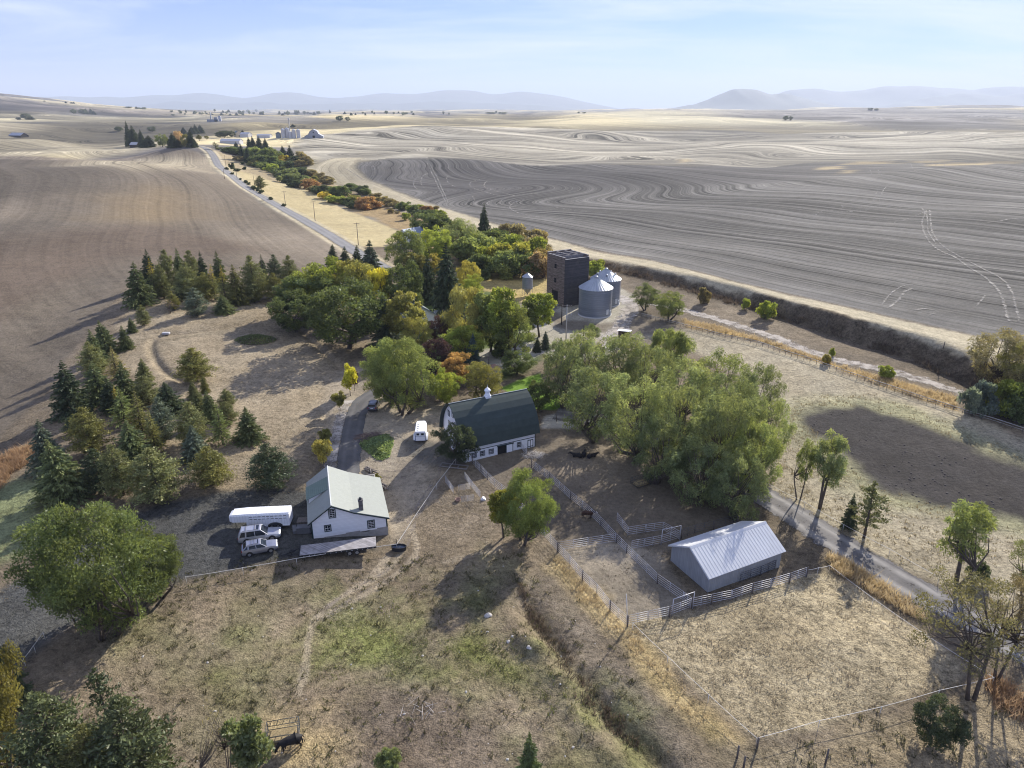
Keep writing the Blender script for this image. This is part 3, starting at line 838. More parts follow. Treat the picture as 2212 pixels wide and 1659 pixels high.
M_MTN = simple_mat("forested_mountain", (.075, .085, .075), .95, var=.4, vscale=.002)
mountain("mountain", [(1400, 243), (1440, 234), (1500, 225), (1530, 215), (1560, 200), (1585, 189), (1605, 186), (1625, 188), (1660, 195), (1690, 195), (1720, 202), (1760, 214), (1800, 226), (1850, 240)], 15000, 2400, 3, M_MTN)
mountain("mountain", [(1640, 225), (1690, 197), (1740, 186), (1790, 190), (1830, 195), (1870, 190), (1910, 184), (1960, 182), (2000, 180), (2050, 186), (2100, 190), (2150, 184), (2212, 180), (2320, 176), (2500, 190), (2800, 215)], 22000, 3500, 8, M_MTN)
mountain("mountain", [(1880, 240), (1930, 222), (2000, 208), (2080, 200), (2150, 206), (2260, 196), (2450, 210), (2600, 235)], 18500, 2800, 12, M_MTN)
mountain("mountain", [(-400, 215), (-100, 210), (60, 208), (120, 204), (200, 205), (270, 206), (330, 203), (400, 201), (450, 196), (500, 203), (540, 208), (590, 201), (630, 197), (690, 208), (760, 206), (820, 199), (900, 200), (985, 190), (1030, 196), (1060, 203), (1120, 192), (1180, 198), (1240, 210), (1300, 225), (1360, 240)], 25000, 3800, 21, M_MTN)
mountain("mountain", [(240, 240), (300, 226), (380, 218), (470, 222), (560, 218), (640, 224), (740, 220), (860, 224), (960, 218), (1080, 222), (1190, 228), (1280, 236)], 20500, 2200, 27, M_MTN)

# ------------------------------------------------------------------ light, sky, air
SUN_AZ = math.radians(31.0)      # to the right of the view direction
SUN_EL = math.radians(27.5)
sd_ = bpy.data.lights.new("sun", 'SUN'); sd_.energy = 5.0; sd_.angle = math.radians(.5); sd_.color = (1.0, .945, .85)
sun = bpy.data.objects.new("sun", sd_); COL.objects.link(sun)
to_sun = Vector((math.sin(SUN_AZ) * math.cos(SUN_EL), math.cos(SUN_AZ) * math.cos(SUN_EL), math.sin(SUN_EL)))
sun.rotation_euler = (-to_sun).to_track_quat('-Z', 'Y').to_euler()
sun.location = (0, 0, 300)

world = bpy.data.worlds.new("World"); scene.world = world; world.use_nodes = True
nt = world.node_tree; nt.nodes.clear(); b = NB(nt)
wout = nt.nodes.new("ShaderNodeOutputWorld"); bg = nt.nodes.new("ShaderNodeBackground")
sky = nt.nodes.new("ShaderNodeTexSky"); sky.sky_type = 'NISHITA'; sky.sun_disc = False
sky.sun_elevation = SUN_EL; sky.sun_rotation = SUN_AZ
sky.altitude = 900; sky.air_density = 1.0; sky.dust_density = 0.0; sky.ozone_density = 2.5
tc = b.n("ShaderNodeTexCoord").outputs["Generated"]
sep = b.n("ShaderNodeSeparateXYZ"); b.link(tc, sep.inputs[0])
zc = b.math('MAXIMUM', sep.outputs[2], .02)
comb = b.n("ShaderNodeCombineXYZ")
b.link(b.math('DIVIDE', sep.outputs[0], b.math('ADD', zc, .12)), comb.inputs[0])
b.link(b.math('DIVIDE', sep.outputs[1], b.math('ADD', zc, .12)), comb.inputs[1])
mp = b.n("ShaderNodeMapping"); mp.inputs["Rotation"].default_value = (0, 0, .5); mp.inputs["Scale"].default_value = (.55, 1.5, 1); mp.inputs["Location"].default_value = (1.7, 4.3, 0)
b.link(comb.outputs[0], mp.inputs[0])
c1 = b.noise(mp.outputs[0], .75, 7, .60, dist=.6)
c2 = b.noise(comb.outputs[0], .32, 3, .5)
cl = b.mr(b.math('ADD', b.math('MULTIPLY', c1, .65), b.math('MULTIPLY', c2, .35)), .44, .62, 0, .85)
cl = b.math('MULTIPLY', cl, b.mr(sep.outputs[2], .015, .09))
skyc = b.mix(1.0, sky.outputs[0], (.262, .335, .75, 1), 'MULTIPLY')
bank = b.n("ShaderNodeVectorMath", operation='DOT_PRODUCT'); b.link(tc, bank.inputs[0]); bank.inputs[1].default_value = (.475, .875, .09)
cb = b.math('MULTIPLY', b.mr(bank.outputs["Value"], .955, 1.0), b.mr(c1, .36, .60, 0, .75))
cb = b.math('MULTIPLY', cb, b.mr(sep.outputs[2], .20, .10))
cl = b.math('MAXIMUM', cl, cb)
fin = b.mix(cl, skyc, (3.9, 4.3, 5.2, 1))
b.link(fin, bg.inputs[0]); bg.inputs[1].default_value = .12
b.link(bg.outputs[0], wout.inputs[0])

hz = MB(); hz.box(-34000, -600, -40, 34000, 37000, 1350)
mh, nth, outh = new_mat("haze_air")
pv = nth.nodes.new("ShaderNodeVolumePrincipled")
pv.inputs["Color"].default_value = (.78, .87, 1.0, 1); pv.inputs["Density"].default_value = 6.0e-5; pv.inputs["Anisotropy"].default_value = .1
nth.links.new(pv.outputs[0], outh.inputs["Volume"])
haze = hz.build("haze", mh); tag(haze, kind="stuff")
mh.volume_intersection_method if hasattr(mh, "volume_intersection_method") else None

scene.view_settings.view_transform = 'Standard'
scene.view_settings.look = 'None'
scene.view_settings.gamma = 1.0
scene.view_settings.exposure = 0.94
scene.render.engine = 'CYCLES'
scene.cycles.max_bounces = 6
scene.cycles.transparent_max_bounces = 12
scene.cycles.volume_bounces = 0
scene.cycles.use_denoising = True
scene.cycles.pixel_filter_type = 'BLACKMAN_HARRIS'
scene.cycles.filter_width = 1.1
# ------------------------------------------------------------------ foliage kit
def leaf_material(name, trans=.38, tip=None):
    m, nt, out = new_mat(name); b = NB(nt)
    oi = b.n("ShaderNodeObjectInfo")
    tint = b.n("ShaderNodeAttribute", attribute_name="tint").outputs["Fac"]
    tcn = b.n("ShaderNodeTexCoord")
    n1 = b.noise(tcn.outputs["Object"], .55, 3)
    f = b.math('ADD', b.mr(tint, 0, 1, .55, 1.45), b.mr(n1, .3, .7, -.22, .22))
    col = b.scalecol(oi.outputs["Color"], f)
    # some sprays turn a little yellower or bluer than the rest
    col = b.mix(b.mr(b.noise(tcn.outputs["Object"], .23, 2), .42, .66, 0, .55), col, b.mix(1.0, col, (1.30, 1.12, .80, 1), 'MULTIPLY'))
    if tip is not None:
        sp = b.n("ShaderNodeSeparateXYZ"); b.link(tcn.outputs["Generated"], sp.inputs[0])
        z = b.math('ADD', sp.outputs[2], b.mr(n1, .3, .7, -.12, .12))
        col = b.mix(b.mr(z, tip[1], tip[2]), col, b.scalecol(tip[0], f))
    df = b.n("ShaderNodeBsdfDiffuse"); b.link(col, df.inputs[0])
    tl = b.n("ShaderNodeBsdfTranslucent"); b.link(b.mix(1.0, col, (1.35, 1.28, .85, 1), 'MULTIPLY'), tl.inputs[0])
    gl = b.n("ShaderNodeBsdfGlossy"); gl.inputs["Roughness"].default_value = .45; gl.inputs[0].default_value = (1, 1, 1, 1)
    m1 = b.n("ShaderNodeMixShader"); m1.inputs[0].default_value = trans
    b.link(df.outputs[0], m1.inputs[1]); b.link(tl.outputs[0], m1.inputs[2])
    m2 = b.n("ShaderNodeMixShader"); m2.inputs[0].default_value = .015
    b.link(m1.outputs[0], m2.inputs[1]); b.link(gl.outputs[0], m2.inputs[2])
    b.link(m2.outputs[0], out.inputs[0])
    return m


M_LEAF = leaf_material("leaf_spray", .42)
M_NEEDLE = leaf_material("needle_spray", .22)
M_TIP = leaf_material("needle_spray_yellow_tip", .3, ((.42, .34, .05), .52, .8))
M_BARK = simple_mat("bark", (.105, .085, .068), .95, var=.35, vscale=3, bump=.5, bscale=14)
M_PALEBARK = simple_mat("pale_bark", (.22, .195, .165), .95, var=.3, vscale=3, bump=.4, bscale=14)


def unit(a): return a / (np.linalg.norm(a, axis=-1, keepdims=True) + 1e-9)


def cards(name, C, T, L, Wd, tint, mat, rng):
    """one crown mesh of many small lozenge leaves / sprays"""
    n = len(C)
    T = unit(T)
    R_ = unit(rng.normal(size=(n, 3)))
    B = unit(np.cross(T, R_))
    L = L[:, None]; Wd = Wd[:, None]
    V = np.empty((n, 4, 3))
    V[:, 0] = C - T * L * .5; V[:, 1] = C + B * Wd * .5 - T * L * .05
    V[:, 2] = C + T * L * .5; V[:, 3] = C - B * Wd * .5 - T * L * .05
    me = bpy.data.meshes.new(name)
    me.vertices.add(4 * n); me.vertices.foreach_set("co", V.astype(np.float32).ravel())
    me.loops.add(4 * n); me.loops.foreach_set("vertex_index", np.arange(4 * n, dtype=np.int32))
    me.polygons.add(n); me.polygons.foreach_set("loop_start", np.arange(0, 4 * n, 4, dtype=np.int32))
    me.update(calc_edges=True)
    at = me.attributes.new("tint", 'FLOAT', 'POINT'); at.data.foreach_set("value", np.repeat(np.clip(tint, 0, 1), 4).astype(np.float32))
    me.materials.append(mat)
    return me


def sphere_pts(n, rng):
    return unit(rng.normal(size=(n, 3)))


def make_broad(name, seed, h=10, R=4.5, zb=.22, K=46, per=330, rc=(.20, .34), leaf=(.34, .22), droop=0.0, up=0.0, flat=.8, trunk_r=.28, envelope=1.0, fill=.5, limbs=9, topbias=.0, lean=0.0, bark=None, mat=None, multi=1, spread=.5):
    """broadleaf crown: clumps of sprays through an uneven envelope, carried on limbs"""
    rng = np.random.default_rng(seed)
    z0, z1 = h * zb, h
    zc, rz = (z0 + z1) / 2, (z1 - z0) / 2
    ctr = []
    tries = 0
    while len(ctr) < K and tries < 6000:
        tries += 1
        d = sphere_pts(1, rng)[0]; rr = rng.uniform(fill, 1) ** .7
        wob = 0.66 + .68 * fbm(np.array([d[0] * 1.6 + seed]), np.array([d[1] * 1.6 + d[2] * 1.3]), seed, 2)[0]
        rad = R * wob * envelope * (1 + topbias * d[2])
        p = np.array([d[0] * rad * rr, d[1] * rad * rr, zc + d[2] * rz * rr * (.9 + .2 * rng.random())])
        r = R * rng.uniform(*rc)
        p[2] = np.clip(p[2], z0 + r * .4, z1 - r * .45)
        if all(np.linalg.norm(p - q) > .42 * (r + s) for q, s in ctr): ctr.append((p, r))
    C, T, TI, LL, WW = [], [], [], [], []
    for p, r in ctr:
        m = int(per * (r / (R * .27)) ** 2)
        d = sphere_pts(m, rng)
        keep = rng.random(m) < np.where(d[:, 2] < -.25, .45, 1.0)
        d = d[keep]; m = len(d)
        rr = r * (0.35 + .72 * rng.random(m) ** .55) * (1 + .25 * (vnoise(d[:, 0] * 2.5 + p[0], d[:, 1] * 2.5 + d[:, 2] * 2.5 + p[1], seed) - .5) * 2)
        q = p + d * rr[:, None] * np.array([1, 1, flat])
        q[:, 2] = np.maximum(q[:, 2], .15)
        t = d * .8 + rng.normal(size=(m, 3)) * .6 + np.array([0, 0, up - droop])
        if droop > .5: q[:, 2] -= rng.random(m) ** 2 * r * .5 * droop
        C.append(q); T.append(t); TI.append(np.clip(rng.normal(.5 + rng.normal(0, .13), .2, m), 0, 1))
        s = rng.uniform(.65, 1.35, m); LL.append(leaf[0] * s); WW.append(leaf[1] * s)
    crown = cards(name + "_crown", np.concatenate(C), np.concatenate(T), np.concatenate(LL), np.concatenate(WW), np.concatenate(TI), mat or M_LEAF, rng)
    mb = MB()
    tops = sorted(ctr, key=lambda c: -c[1])
    for s in range(multi):
        off = np.array([rng.normal(0, .35), rng.normal(0, .35), 0]) if multi > 1 else np.zeros(3)
        fork = np.array([rng.normal(0, .04) * h + lean * .3 * h, rng.normal(0, .04) * h, z0 + .12 * h]) + off * 3 * (multi > 1)
        mb.path([off, off * .8 + fork * .3 + np.array([0, 0, .1]), off * .4 + fork * .7, fork], [trunk_r * 1.25, trunk_r, trunk_r * .85, trunk_r * .7], 8)
        for k in range(limbs):
            p, r = ctr[(k * 5 + s * 3) % len(ctr)]
            mid = fork * (1 - spread) + p * spread + np.array([rng.normal(0, .06), rng.normal(0, .06), -.04]) * h
            mb.path([fork, mid, p], [trunk_r * .5, trunk_r * .3, trunk_r * .08], 5)
    return crown, mb, bark or M_BARK


def make_conifer(name, seed, h=10, R=2.6, zb=.06, levels=22, arms=9, per=24, spray=(.55, .20), shape=1.0, droop=.25, ragged=.25, tuft=False, mat=None, trunk_r=.17, gap=0.0, up=0.0, bark=None):
    """conifer: whorls of boughs that carry needle sprays"""
    rng = np.random.default_rng(seed)
    C, T, TI, LL, WW = [], [], [], [], []
    mb = MB()
    bend = rng.normal(0, .012, 2) * h
    axis = lambda z: np.array([bend[0] * (z / h) ** 2, bend[1] * (z / h) ** 2, z])
    mb.path([axis(h * t) for t in (0, .3, .65, .97)], [trunk_r * 1.2, trunk_r * .85, trunk_r * .5, trunk_r * .1], 7)
    for i in range(levels):
        t = i / (levels - 1)
        z = h * (zb + (1 - zb) * (t ** .92) * .98)
        prof = (1 - t) ** shape if shape >= 0 else 1
        if tuft: prof = (1 - t) ** .62 * min(1, .62 + t * 2.4)
        n = max(4, int(arms * (0.45 + .7 * prof)))
        a0 = rng.random() * 6.28
        for k in range(n):
            if rng.random() < gap: continue
            a = a0 + 6.283 * k / n + rng.normal(0, .18)
            ln = R * max(prof, .035) * rng.uniform(1 - ragged * 1.4, 1 + ragged)
            el = up + rng.normal(.05, .12) + (.55 if t > .85 else .15 * t) - droop * .4
            d = np.array([math.cos(a) * math.cos(el), math.sin(a) * math.cos(el), math.sin(el)])
            root = axis(z)
            tip = root + d * ln + np.array([0, 0, -droop * .22 * ln])
            if ln > R * .30: mb.path([root, (root + tip) / 2 + np.array([0, 0, .04 * ln]), tip], [trunk_r * .22, trunk_r * .13, .01], 4)
            m = max(5, int(per * (.35 + ln / R)))
            if tuft:
                s = rng.random(m) ** .45
                q = root + (tip - root) * s[:, None] + rng.normal(size=(m, 3)) * np.array([.16, .16, .13]) * (.3 + .7 * ln / R) * R * .62
                tt = d * .6 + rng.normal(size=(m, 3)) * .8 + np.array([0, 0, .35])
            else:
                s = rng.uniform(.12, 1.04, m) ** .75
                side = np.array([-math.sin(a), math.cos(a), 0])
                wd = (rng.random(m) - .5) * 2 * ln * .34 * (1.08 - s)
                q = root + (tip - root) * s[:, None] + side * wd[:, None] + np.array([0, 0, 1.0]) * (rng.normal(0, .05, m) * ln + .05 * ln * np.sin(s * 3.1))[:, None]
                tt = d * .9 + side * (wd / (ln + .01))[:, None] * 1.6 + rng.normal(size=(m, 3)) * .3 + np.array([0, 0, -droop])
            C.append(q); T.append(tt); TI.append(np.clip(rng.normal(.48 + rng.normal(0, .12), .17, m), 0, 1))
            sc = rng.uniform(.7, 1.3, m) * (.6 + .4 * min(1, ln / (R * .6)))
            LL.append(spray[0] * sc); WW.append(spray[1] * sc)
    crown = cards(name + "_crown", np.concatenate(C), np.concatenate(T), np.concatenate(LL), np.concatenate(WW), np.concatenate(TI), mat or M_NEEDLE, rng)
    return crown, mb, bark or M_BARK


PROTO = {}      # kind -> list of (crown mesh, trunk mesh, height, radius)


def reg(kind, made, h):
    crown, mb, bark = made
    nv = len(crown.vertices)
    co = np.empty(nv * 3, np.float32); crown.vertices.foreach_get("co", co); co = co.reshape(-1, 3)
    rad = float(np.percentile(np.hypot(co[:, 0], co[:, 1]), 97)); top = float(np.percentile(co[:, 2], 99.7))
    o = mb.build(kind + "_trunk", bark); tm = o.data; bpy.data.objects.remove(o)
    PROTO.setdefault(kind, []).append((crown, tm, top, rad))


for s in range(3): reg("fir", make_conifer(f"fir{s}", 100 + s, R=2.5, zb=.03, levels=28, arms=12, per=44, spray=(.40, .13), shape=.82, droop=.32, ragged=.26), 10)
for s in range(4): reg("pine", make_conifer(f"pine{s}", 120 + s, R=2.9, zb=.07, levels=19, arms=10, per=78, spray=(.32, .12), tuft=True, droop=.0, up=.22, ragged=.3, gap=.08 + .03 * s), 10)
for s in range(2): reg("spruce", make_conifer(f"spruce{s}", 140 + s, R=2.2, zb=.03, levels=32, arms=12, per=36, spray=(.40, .15), shape=.78, droop=.5, ragged=.2), 10)
for s in range(2): reg("larch", make_conifer(f"larch{s}", 150 + s, R=2.0, zb=.08, levels=26, arms=8, per=24, spray=(.42, .12), shape=.9, droop=.15, ragged=.35, mat=M_TIP), 10)
for s in range(2): reg("larch_plain", make_conifer(f"larchp{s}", 155 + s, R=2.1, zb=.1, levels=24, arms=8, per=24, spray=(.42, .12), shape=.85, droop=.15, ragged=.35), 10)
reg("thin_pine", make_conifer("thinpine", 161, R=2.1, zb=.24, levels=13, arms=6, per=48, spray=(.40, .16), tuft=True, droop=0, up=.3, ragged=.45, gap=.22, trunk_r=.16), 10)
for s in range(4): reg("broad", make_broad(f"broad{s}", 200 + s, R=4.6, zb=.10, K=78, per=480, rc=(.14, .27), leaf=(.26, .19), flat=.8, fill=.55, trunk_r=.25), 10)
for s in range(3): reg("locust", make_broad(f"locust{s}", 220 + s, R=4.6, zb=.10, K=70, per=480, rc=(.14, .28), leaf=(.30, .12), flat=.72, up=.35, fill=.42, trunk_r=.24, multi=2), 10)
for s in range(4): reg("willow", make_broad(f"willow{s}", 240 + s, R=4.4, zb=.08, K=78, per=470, rc=(.12, .24), leaf=(.40, .085), flat=1.05, droop=.45, fill=.62, trunk_r=.22, multi=3), 10)
for s in range(2): reg("big_locust", make_broad(f"big_locust{s}", 226 + s, R=4.7, zb=.06, K=110, per=900, rc=(.13, .25), leaf=(.24, .09), flat=.75, up=.1, fill=.40, trunk_r=.2, multi=3), 10)
reg("weeping", make_broad("weeping", 260, R=4.2, zb=.04, K=46, per=460, rc=(.18, .30), leaf=(.75, .10), flat=1.2, droop=1.6, fill=.55), 10)
reg("weeping", make_broad("weeping1", 261, R=3.6, zb=.04, K=42, per=460, rc=(.18, .30), leaf=(.75, .10), flat=1.25, droop=1.5, fill=.55), 10)
for s in range(2): reg("young_willow", make_broad(f"ywillow{s}", 270 + s, R=2.9, zb=.30, K=34, per=230, rc=(.15, .32), leaf=(.55, .10), flat=1.15, droop=.5, fill=.25, trunk_r=.2, multi=2, limbs=12, spread=.45), 10)
for s in range(2): reg("sparse", make_broad(f"sparse{s}", 280 + s, R=3.4, zb=.30, K=54, per=420, rc=(.10, .22), leaf=(.17, .07), flat=.7, fill=.4, trunk_r=.13, multi=2, limbs=20, spread=.5), 10)
for s in range(2): reg("tall", make_broad(f"tall{s}", 290 + s, R=3.0, zb=.22, K=44, per=300, rc=(.20, .32), leaf=(.34, .22), flat=.9, fill=.4, trunk_r=.2), 10)
for s in range(5): reg("shrub", make_broad(f"shrub{s}", 300 + s, h=3.2, R=2.3, zb=.02, K=24, per=200, rc=(.22, .40), leaf=(.30, .18), flat=.8, fill=.35, trunk_r=.06, multi=3, limbs=5), 3)
for s in range(2): reg("sapling", make_broad(f"sapling{s}", 320 + s, h=4, R=1.1, zb=.28, K=18, per=110, rc=(.30, .5), leaf=(.24, .14), flat=1.1, fill=.2, trunk_r=.05), 4)
reg("bare", make_broad("bare", 330, h=4, R=1.1, zb=.2, K=16, per=9, rc=(.25, .4), leaf=(.16, .05), flat=1.2, fill=.2, trunk_r=.045, multi=4, limbs=14), 4)
_used = {k: 0 for k in PROTO}
ALLTREES = []


def tree_at(kind, x, y, h, w, color, label, cat="tree", name=None, group=None, var=None, rz=None, lean=0.0, parts=True, tilt=0.0):
    """plant a tree: an Empty at its foot that parents trunk and crown"""
    i = _used[kind] if var is None else var; _used[kind] += 1
    crown, trunk, ph, pr = PROTO[kind][i % len(PROTO[kind])]
    rng = random.Random(int(x * 13 + y * 7))
    if name is None: name = {"fir": "fir_tree", "pine": "pine_tree", "spruce": "spruce_tree", "larch": "larch_tree", "larch_plain": "larch_tree", "thin_pine": "pine_tree", "willow": "willow_tree", "weeping": "weeping_willow", "big_locust": "broadleaf_tree", "young_willow": "young_willow_tree", "shrub": "shrub", "sapling": "sapling", "bare": "bare_shrub"}.get(kind, "broadleaf_tree")
    e = empty(name, (x, y, H(x, y) - .05), rng.uniform(0, 6.28) if rz is None else rz)
    e.rotation_euler[0] = lean
    if tilt: e.rotation_euler = (0, tilt, 0)
    sx = w / (2 * pr); sz = h / ph
    e.scale = (sx, sx, sz)
    t = link_mesh("trunk", trunk, e); c = link_mesh("crown", crown, e)
    k = rng.uniform(.80, 1.22)
    k *= 1.85
    c.color = (color[0] * k, color[1] * k, color[2] * k, 1)
    tag(e, label, cat, group)
    ALLTREES.append(e)
    return e


def plant(kind, u, v, vtop, wpx, color, label, cat="tree", **kw):
    """survey entry: foot of the trunk (u, v), row of the top, width across the crown"""
    x, y, z = G(u, v)
    b_ = (vtop - CY) / F_PX
    zt = HCAM - y * (SP + b_ * CP) / (CP - b_ * SP)
    depth = y * CP + (HCAM - z) * SP
    return tree_at(kind, x, y, max(.6, zt - z), wpx * depth / F_PX, color, label, cat, **kw)


# leaf and needle colours
C_PINE = (.108, .116, .048); C_FIR = (.086, .104, .045); C_DARK = (.044, .058, .031); C_BLUE = (.078, .096, .066)
C_OLIVE = (.125, .125, .040); C_YEL = (.20, .18, .05); C_LIME = (.145, .172, .036); C_GREEN = (.068, .088, .034)
C_WIL = (.132, .155, .066); C_WILD = (.092, .112, .050); C_ORANGE = (.18, .12, .05); C_RUST = (.155, .10, .05)
C_PURPLE = (.042, .026, .030); C_LOCUST = (.115, .138, .048); C_TAN = (.24, .18, .10); C_BRONZE = (.12, .105, .055)
# ------------------------------------------------------------------ the windbreak of conifers round the dry lawn
GW = "conifers of the windbreak beside the brown field"
S4 = lambda zx, zy: (zx / 3.0, zy / 3.0 + 516.2)
for kind, zx, zy, zt, zw, c, lab in [
    # upper arm, from the left end to the maples
    ("fir", 915, 430, 178, 175, C_FIR, "broad dark green fir at the left end of the upper windbreak row"),
    ("fir", 985, 310, 92, 120, C_DARK, "dark fir rising behind the left end of the upper windbreak row"),
    ("larch", 1015, 385, 152, 105, C_FIR, "slim larch with bright yellow tip beside the broad left-end fir"),
    ("pine", 1110, 340, 98, 130, C_PINE, "tall green pine behind the small bare brown bush"),
    ("pine", 1065, 385, 190, 110, C_PINE, "shorter pine between the yellow-tipped larch and the round centre pine"),
    ("fir", 1185, 305, 84, 90, C_FIR, "narrow fir that tops the middle of the upper windbreak row"),
    ("pine", 1262, 320, 100, 120, C_PINE, "light green pine behind the round centre pine of the row"),
    ("fir", 1335, 330, 103, 85, C_DARK, "slim dark fir at the back of the upper row's middle"),
    ("pine", 1245, 405, 178, 165, C_PINE, "big round-headed pine at the centre of the upper row"),
    ("pine", 1345, 400, 235, 110, C_OLIVE, "olive green pine left of the two yellow-topped larches"),
    ("fir", 1440, 330, 104, 110, C_FIR, "pointed fir behind the two yellow-topped larches"),
    ("larch", 1395, 395, 190, 90, C_PINE, "left one of two neighbouring larches with yellow tops"),
    ("larch", 1468, 440, 198, 95, C_PINE, "right one of two neighbouring larches with yellow tops"),
    ("fir", 1545, 425, 192, 120, C_OLIVE, "green fir just right of the yellow-topped larches"),
    ("fir", 1455, 480, 375, 130, C_FIR, "low full fir in front of the yellow-topped larches"),
    ("pine", 1280, 500, 335, 145, C_BLUE, "small bluish pine standing in front of the upper row"),
    ("pine", 1660, 395, 138, 170, C_PINE, "big open pine left of the gap in the upper row"),
    ("fir", 1722, 320, 124, 75, C_DARK, "slender dark fir peeking over the right half of the row"),
    ("pine", 1800, 350, 128, 110, C_DARK, "dark pine in the back line near the maples"),
    ("pine", 1890, 355, 135, 125, C_PINE, "last pine of the upper row beside the maples"),
    ("pine", 1650, 412, 262, 120, C_PINE, "short pine under the big open pine"),
    ("pine", 1795, 408, 240, 120, C_OLIVE, "short olive pine in front of the dark back-line pine"),
    ("pine", 1905, 395, 255, 95, C_PINE, "short pine next to the maples at the row's right end"),
    ("pine", 1180, 405, 300, 90, C_DARK, "small shaded pine under the round centre pine"),
    # the open corner
    ("pine", 935, 560, 440, 88, C_PINE, "small round pine standing alone at the lawn's upper left corner"),
    ("fir", 860, 605, 518, 60, C_FIR, "small thin fir left of the lone corner pine"),
    ("fir", 820, 715, 575, 85, C_FIR, "leaning small fir at the upper end of the left windbreak row"),
    ("pine", 1130, 460, 348, 75, C_OLIVE, "small yellowish pine beside the bare brown bush"),
    # left arm, going down
    ("fir", 695, 745, 552, 150, C_FIR, "full fir at the top of the left windbreak row"),
    ("fir", 640, 830, 610, 120, C_FIR, "pointed fir second from the top of the left row"),
    ("pine", 615, 890, 690, 150, C_PINE, "tufted pine on the field side of the left row"),
    ("larch_plain", 765, 905, 720, 110, (.17, .155, .06), "yellowish thin larch on the lawn side of the left row"),
    ("fir", 650, 1055, 825, 165, C_FIR, "dark fir below the tufted field-side pine"),
    ("fir", 475, 1140, 830, 190, C_DARK, "large dark fir standing out at the field edge"),
    ("fir", 830, 1060, 820, 130, C_FIR, "tall fir with bare pale leader in the left row"),
    ("fir", 940, 915, 788, 80, C_PINE, "slim young fir on the lawn side, above the round pine"),
    ("fir", 740, 1115, 915, 130, C_DARK, "dark fir beside the large fir at the field edge"),
    ("larch", 770, 1130, 970, 70, C_FIR, "thin larch with orange-yellow tip inside the left row"),
    ("pine", 965, 1075, 905, 140, C_PINE, "round pine with brown lower needles in the left row"),
    ("fir", 1110, 1125, 945, 150, C_DARK, "dark dome-shaped fir on the lawn side of the row"),
    ("larch_plain", 815, 1200, 985, 150, C_LOCUST, "pale green feathery larch in the middle of the left row"),
    ("larch_plain", 930, 1290, 1010, 140, C_OLIVE, "yellow-green larch next to the pale feathery one"),
    ("pine", 1070, 1310, 1055, 150, C_BLUE, "blue-green long-needled pine in the left row"),
    ("larch_plain", 1015, 1375, 1130, 110, C_OLIVE, "yellow-green larch below the blue-green pine"),
    ("pine", 1270, 920, 728, 185, C_OLIVE, "round olive pine standing alone on the dry lawn"),
    ("fir", 1332, 995, 885, 48, C_OLIVE, "thin dead-brown young fir near the lone lawn pine"),
    ("fir", 1262, 1040, 930, 66, C_PINE, "slim young fir just below the lone lawn pine"),
    ("fir", 1292, 1140, 985, 105, C_PINE, "middle-sized fir at the lawn-side tip of the windbreak"),
    ("fir", 1372, 1180, 1000, 105, C_FIR, "pointed fir behind the light green larch"),
    ("pine", 1472, 1090, 985, 92, C_PINE, "small round-headed pine at the windbreak's right edge"),
    ("pine", 1478, 1200, 1068, 110, C_PINE, "pine below the small round-headed one"),
    ("pine", 1262, 1330, 1085, 175, C_PINE, "big grey-green pine left of the light green larch"),
    ("larch_plain", 1448, 1330, 1085, 130, C_LOCUST, "light green larch with bare lower trunk"),
    ("fir", 1620, 1310, 1115, 155, C_FIR, "lone tiered fir on the open lawn right of the windbreak"),
    ("spruce", 1275, 1440, 1235, 140, C_BLUE, "bluish spruce above the trunked round pine"),
    ("pine", 1382, 1590, 1375, 205, C_OLIVE, "round pine with bare trunk at the gravel's upper edge"),
    ("pine", 1762, 1608, 1355, 228, C_DARK, "dense dark pine standing alone beside the white house"),
    ("pine", 600, 1392, 1125, 190, C_OLIVE, "yellow-green pine on the shaded slope of the windbreak"),
    ("pine", 478, 1262, 1165, 90, C_DARK, "dark bushy pine below the large field-edge fir"),
    ("fir", 865, 1435, 1210, 200, C_FIR, "wide green fir in the middle of the lower windbreak"),
    ("fir", 330, 1500, 1205, 180, C_BLUE, "blue-green fir at the lower left of the windbreak"),
    ("fir", 430, 1690, 1340, 270, C_FIR, "widest fir at the lower left foot of the windbreak"),
    ("pine", 655, 1650, 1395, 190, C_DARK, "dark pine between the widest fir and the big bottom pines"),
    ("pine", 800, 1660, 1365, 210, C_PINE, "middle one of the big pines along the windbreak's foot"),
    ("pine", 1035, 1690, 1395, 270, C_PINE, "big bushy pine at the right end of the windbreak's foot"),
]:
    u, v = S4(zx, zy)
    plant(kind, u, v, (zt - (zy - zt) * .12) / 3 + 516.2, zw / 3 * (1.14 if zy < 900 else 1.32), c, lab, group=GW)
u, v = S4(1108, 480); plant("bare", u, v, 390 / 3 + 516.2, 24, C_TAN, "bare brown bush in front of the upper windbreak row", "shrub")

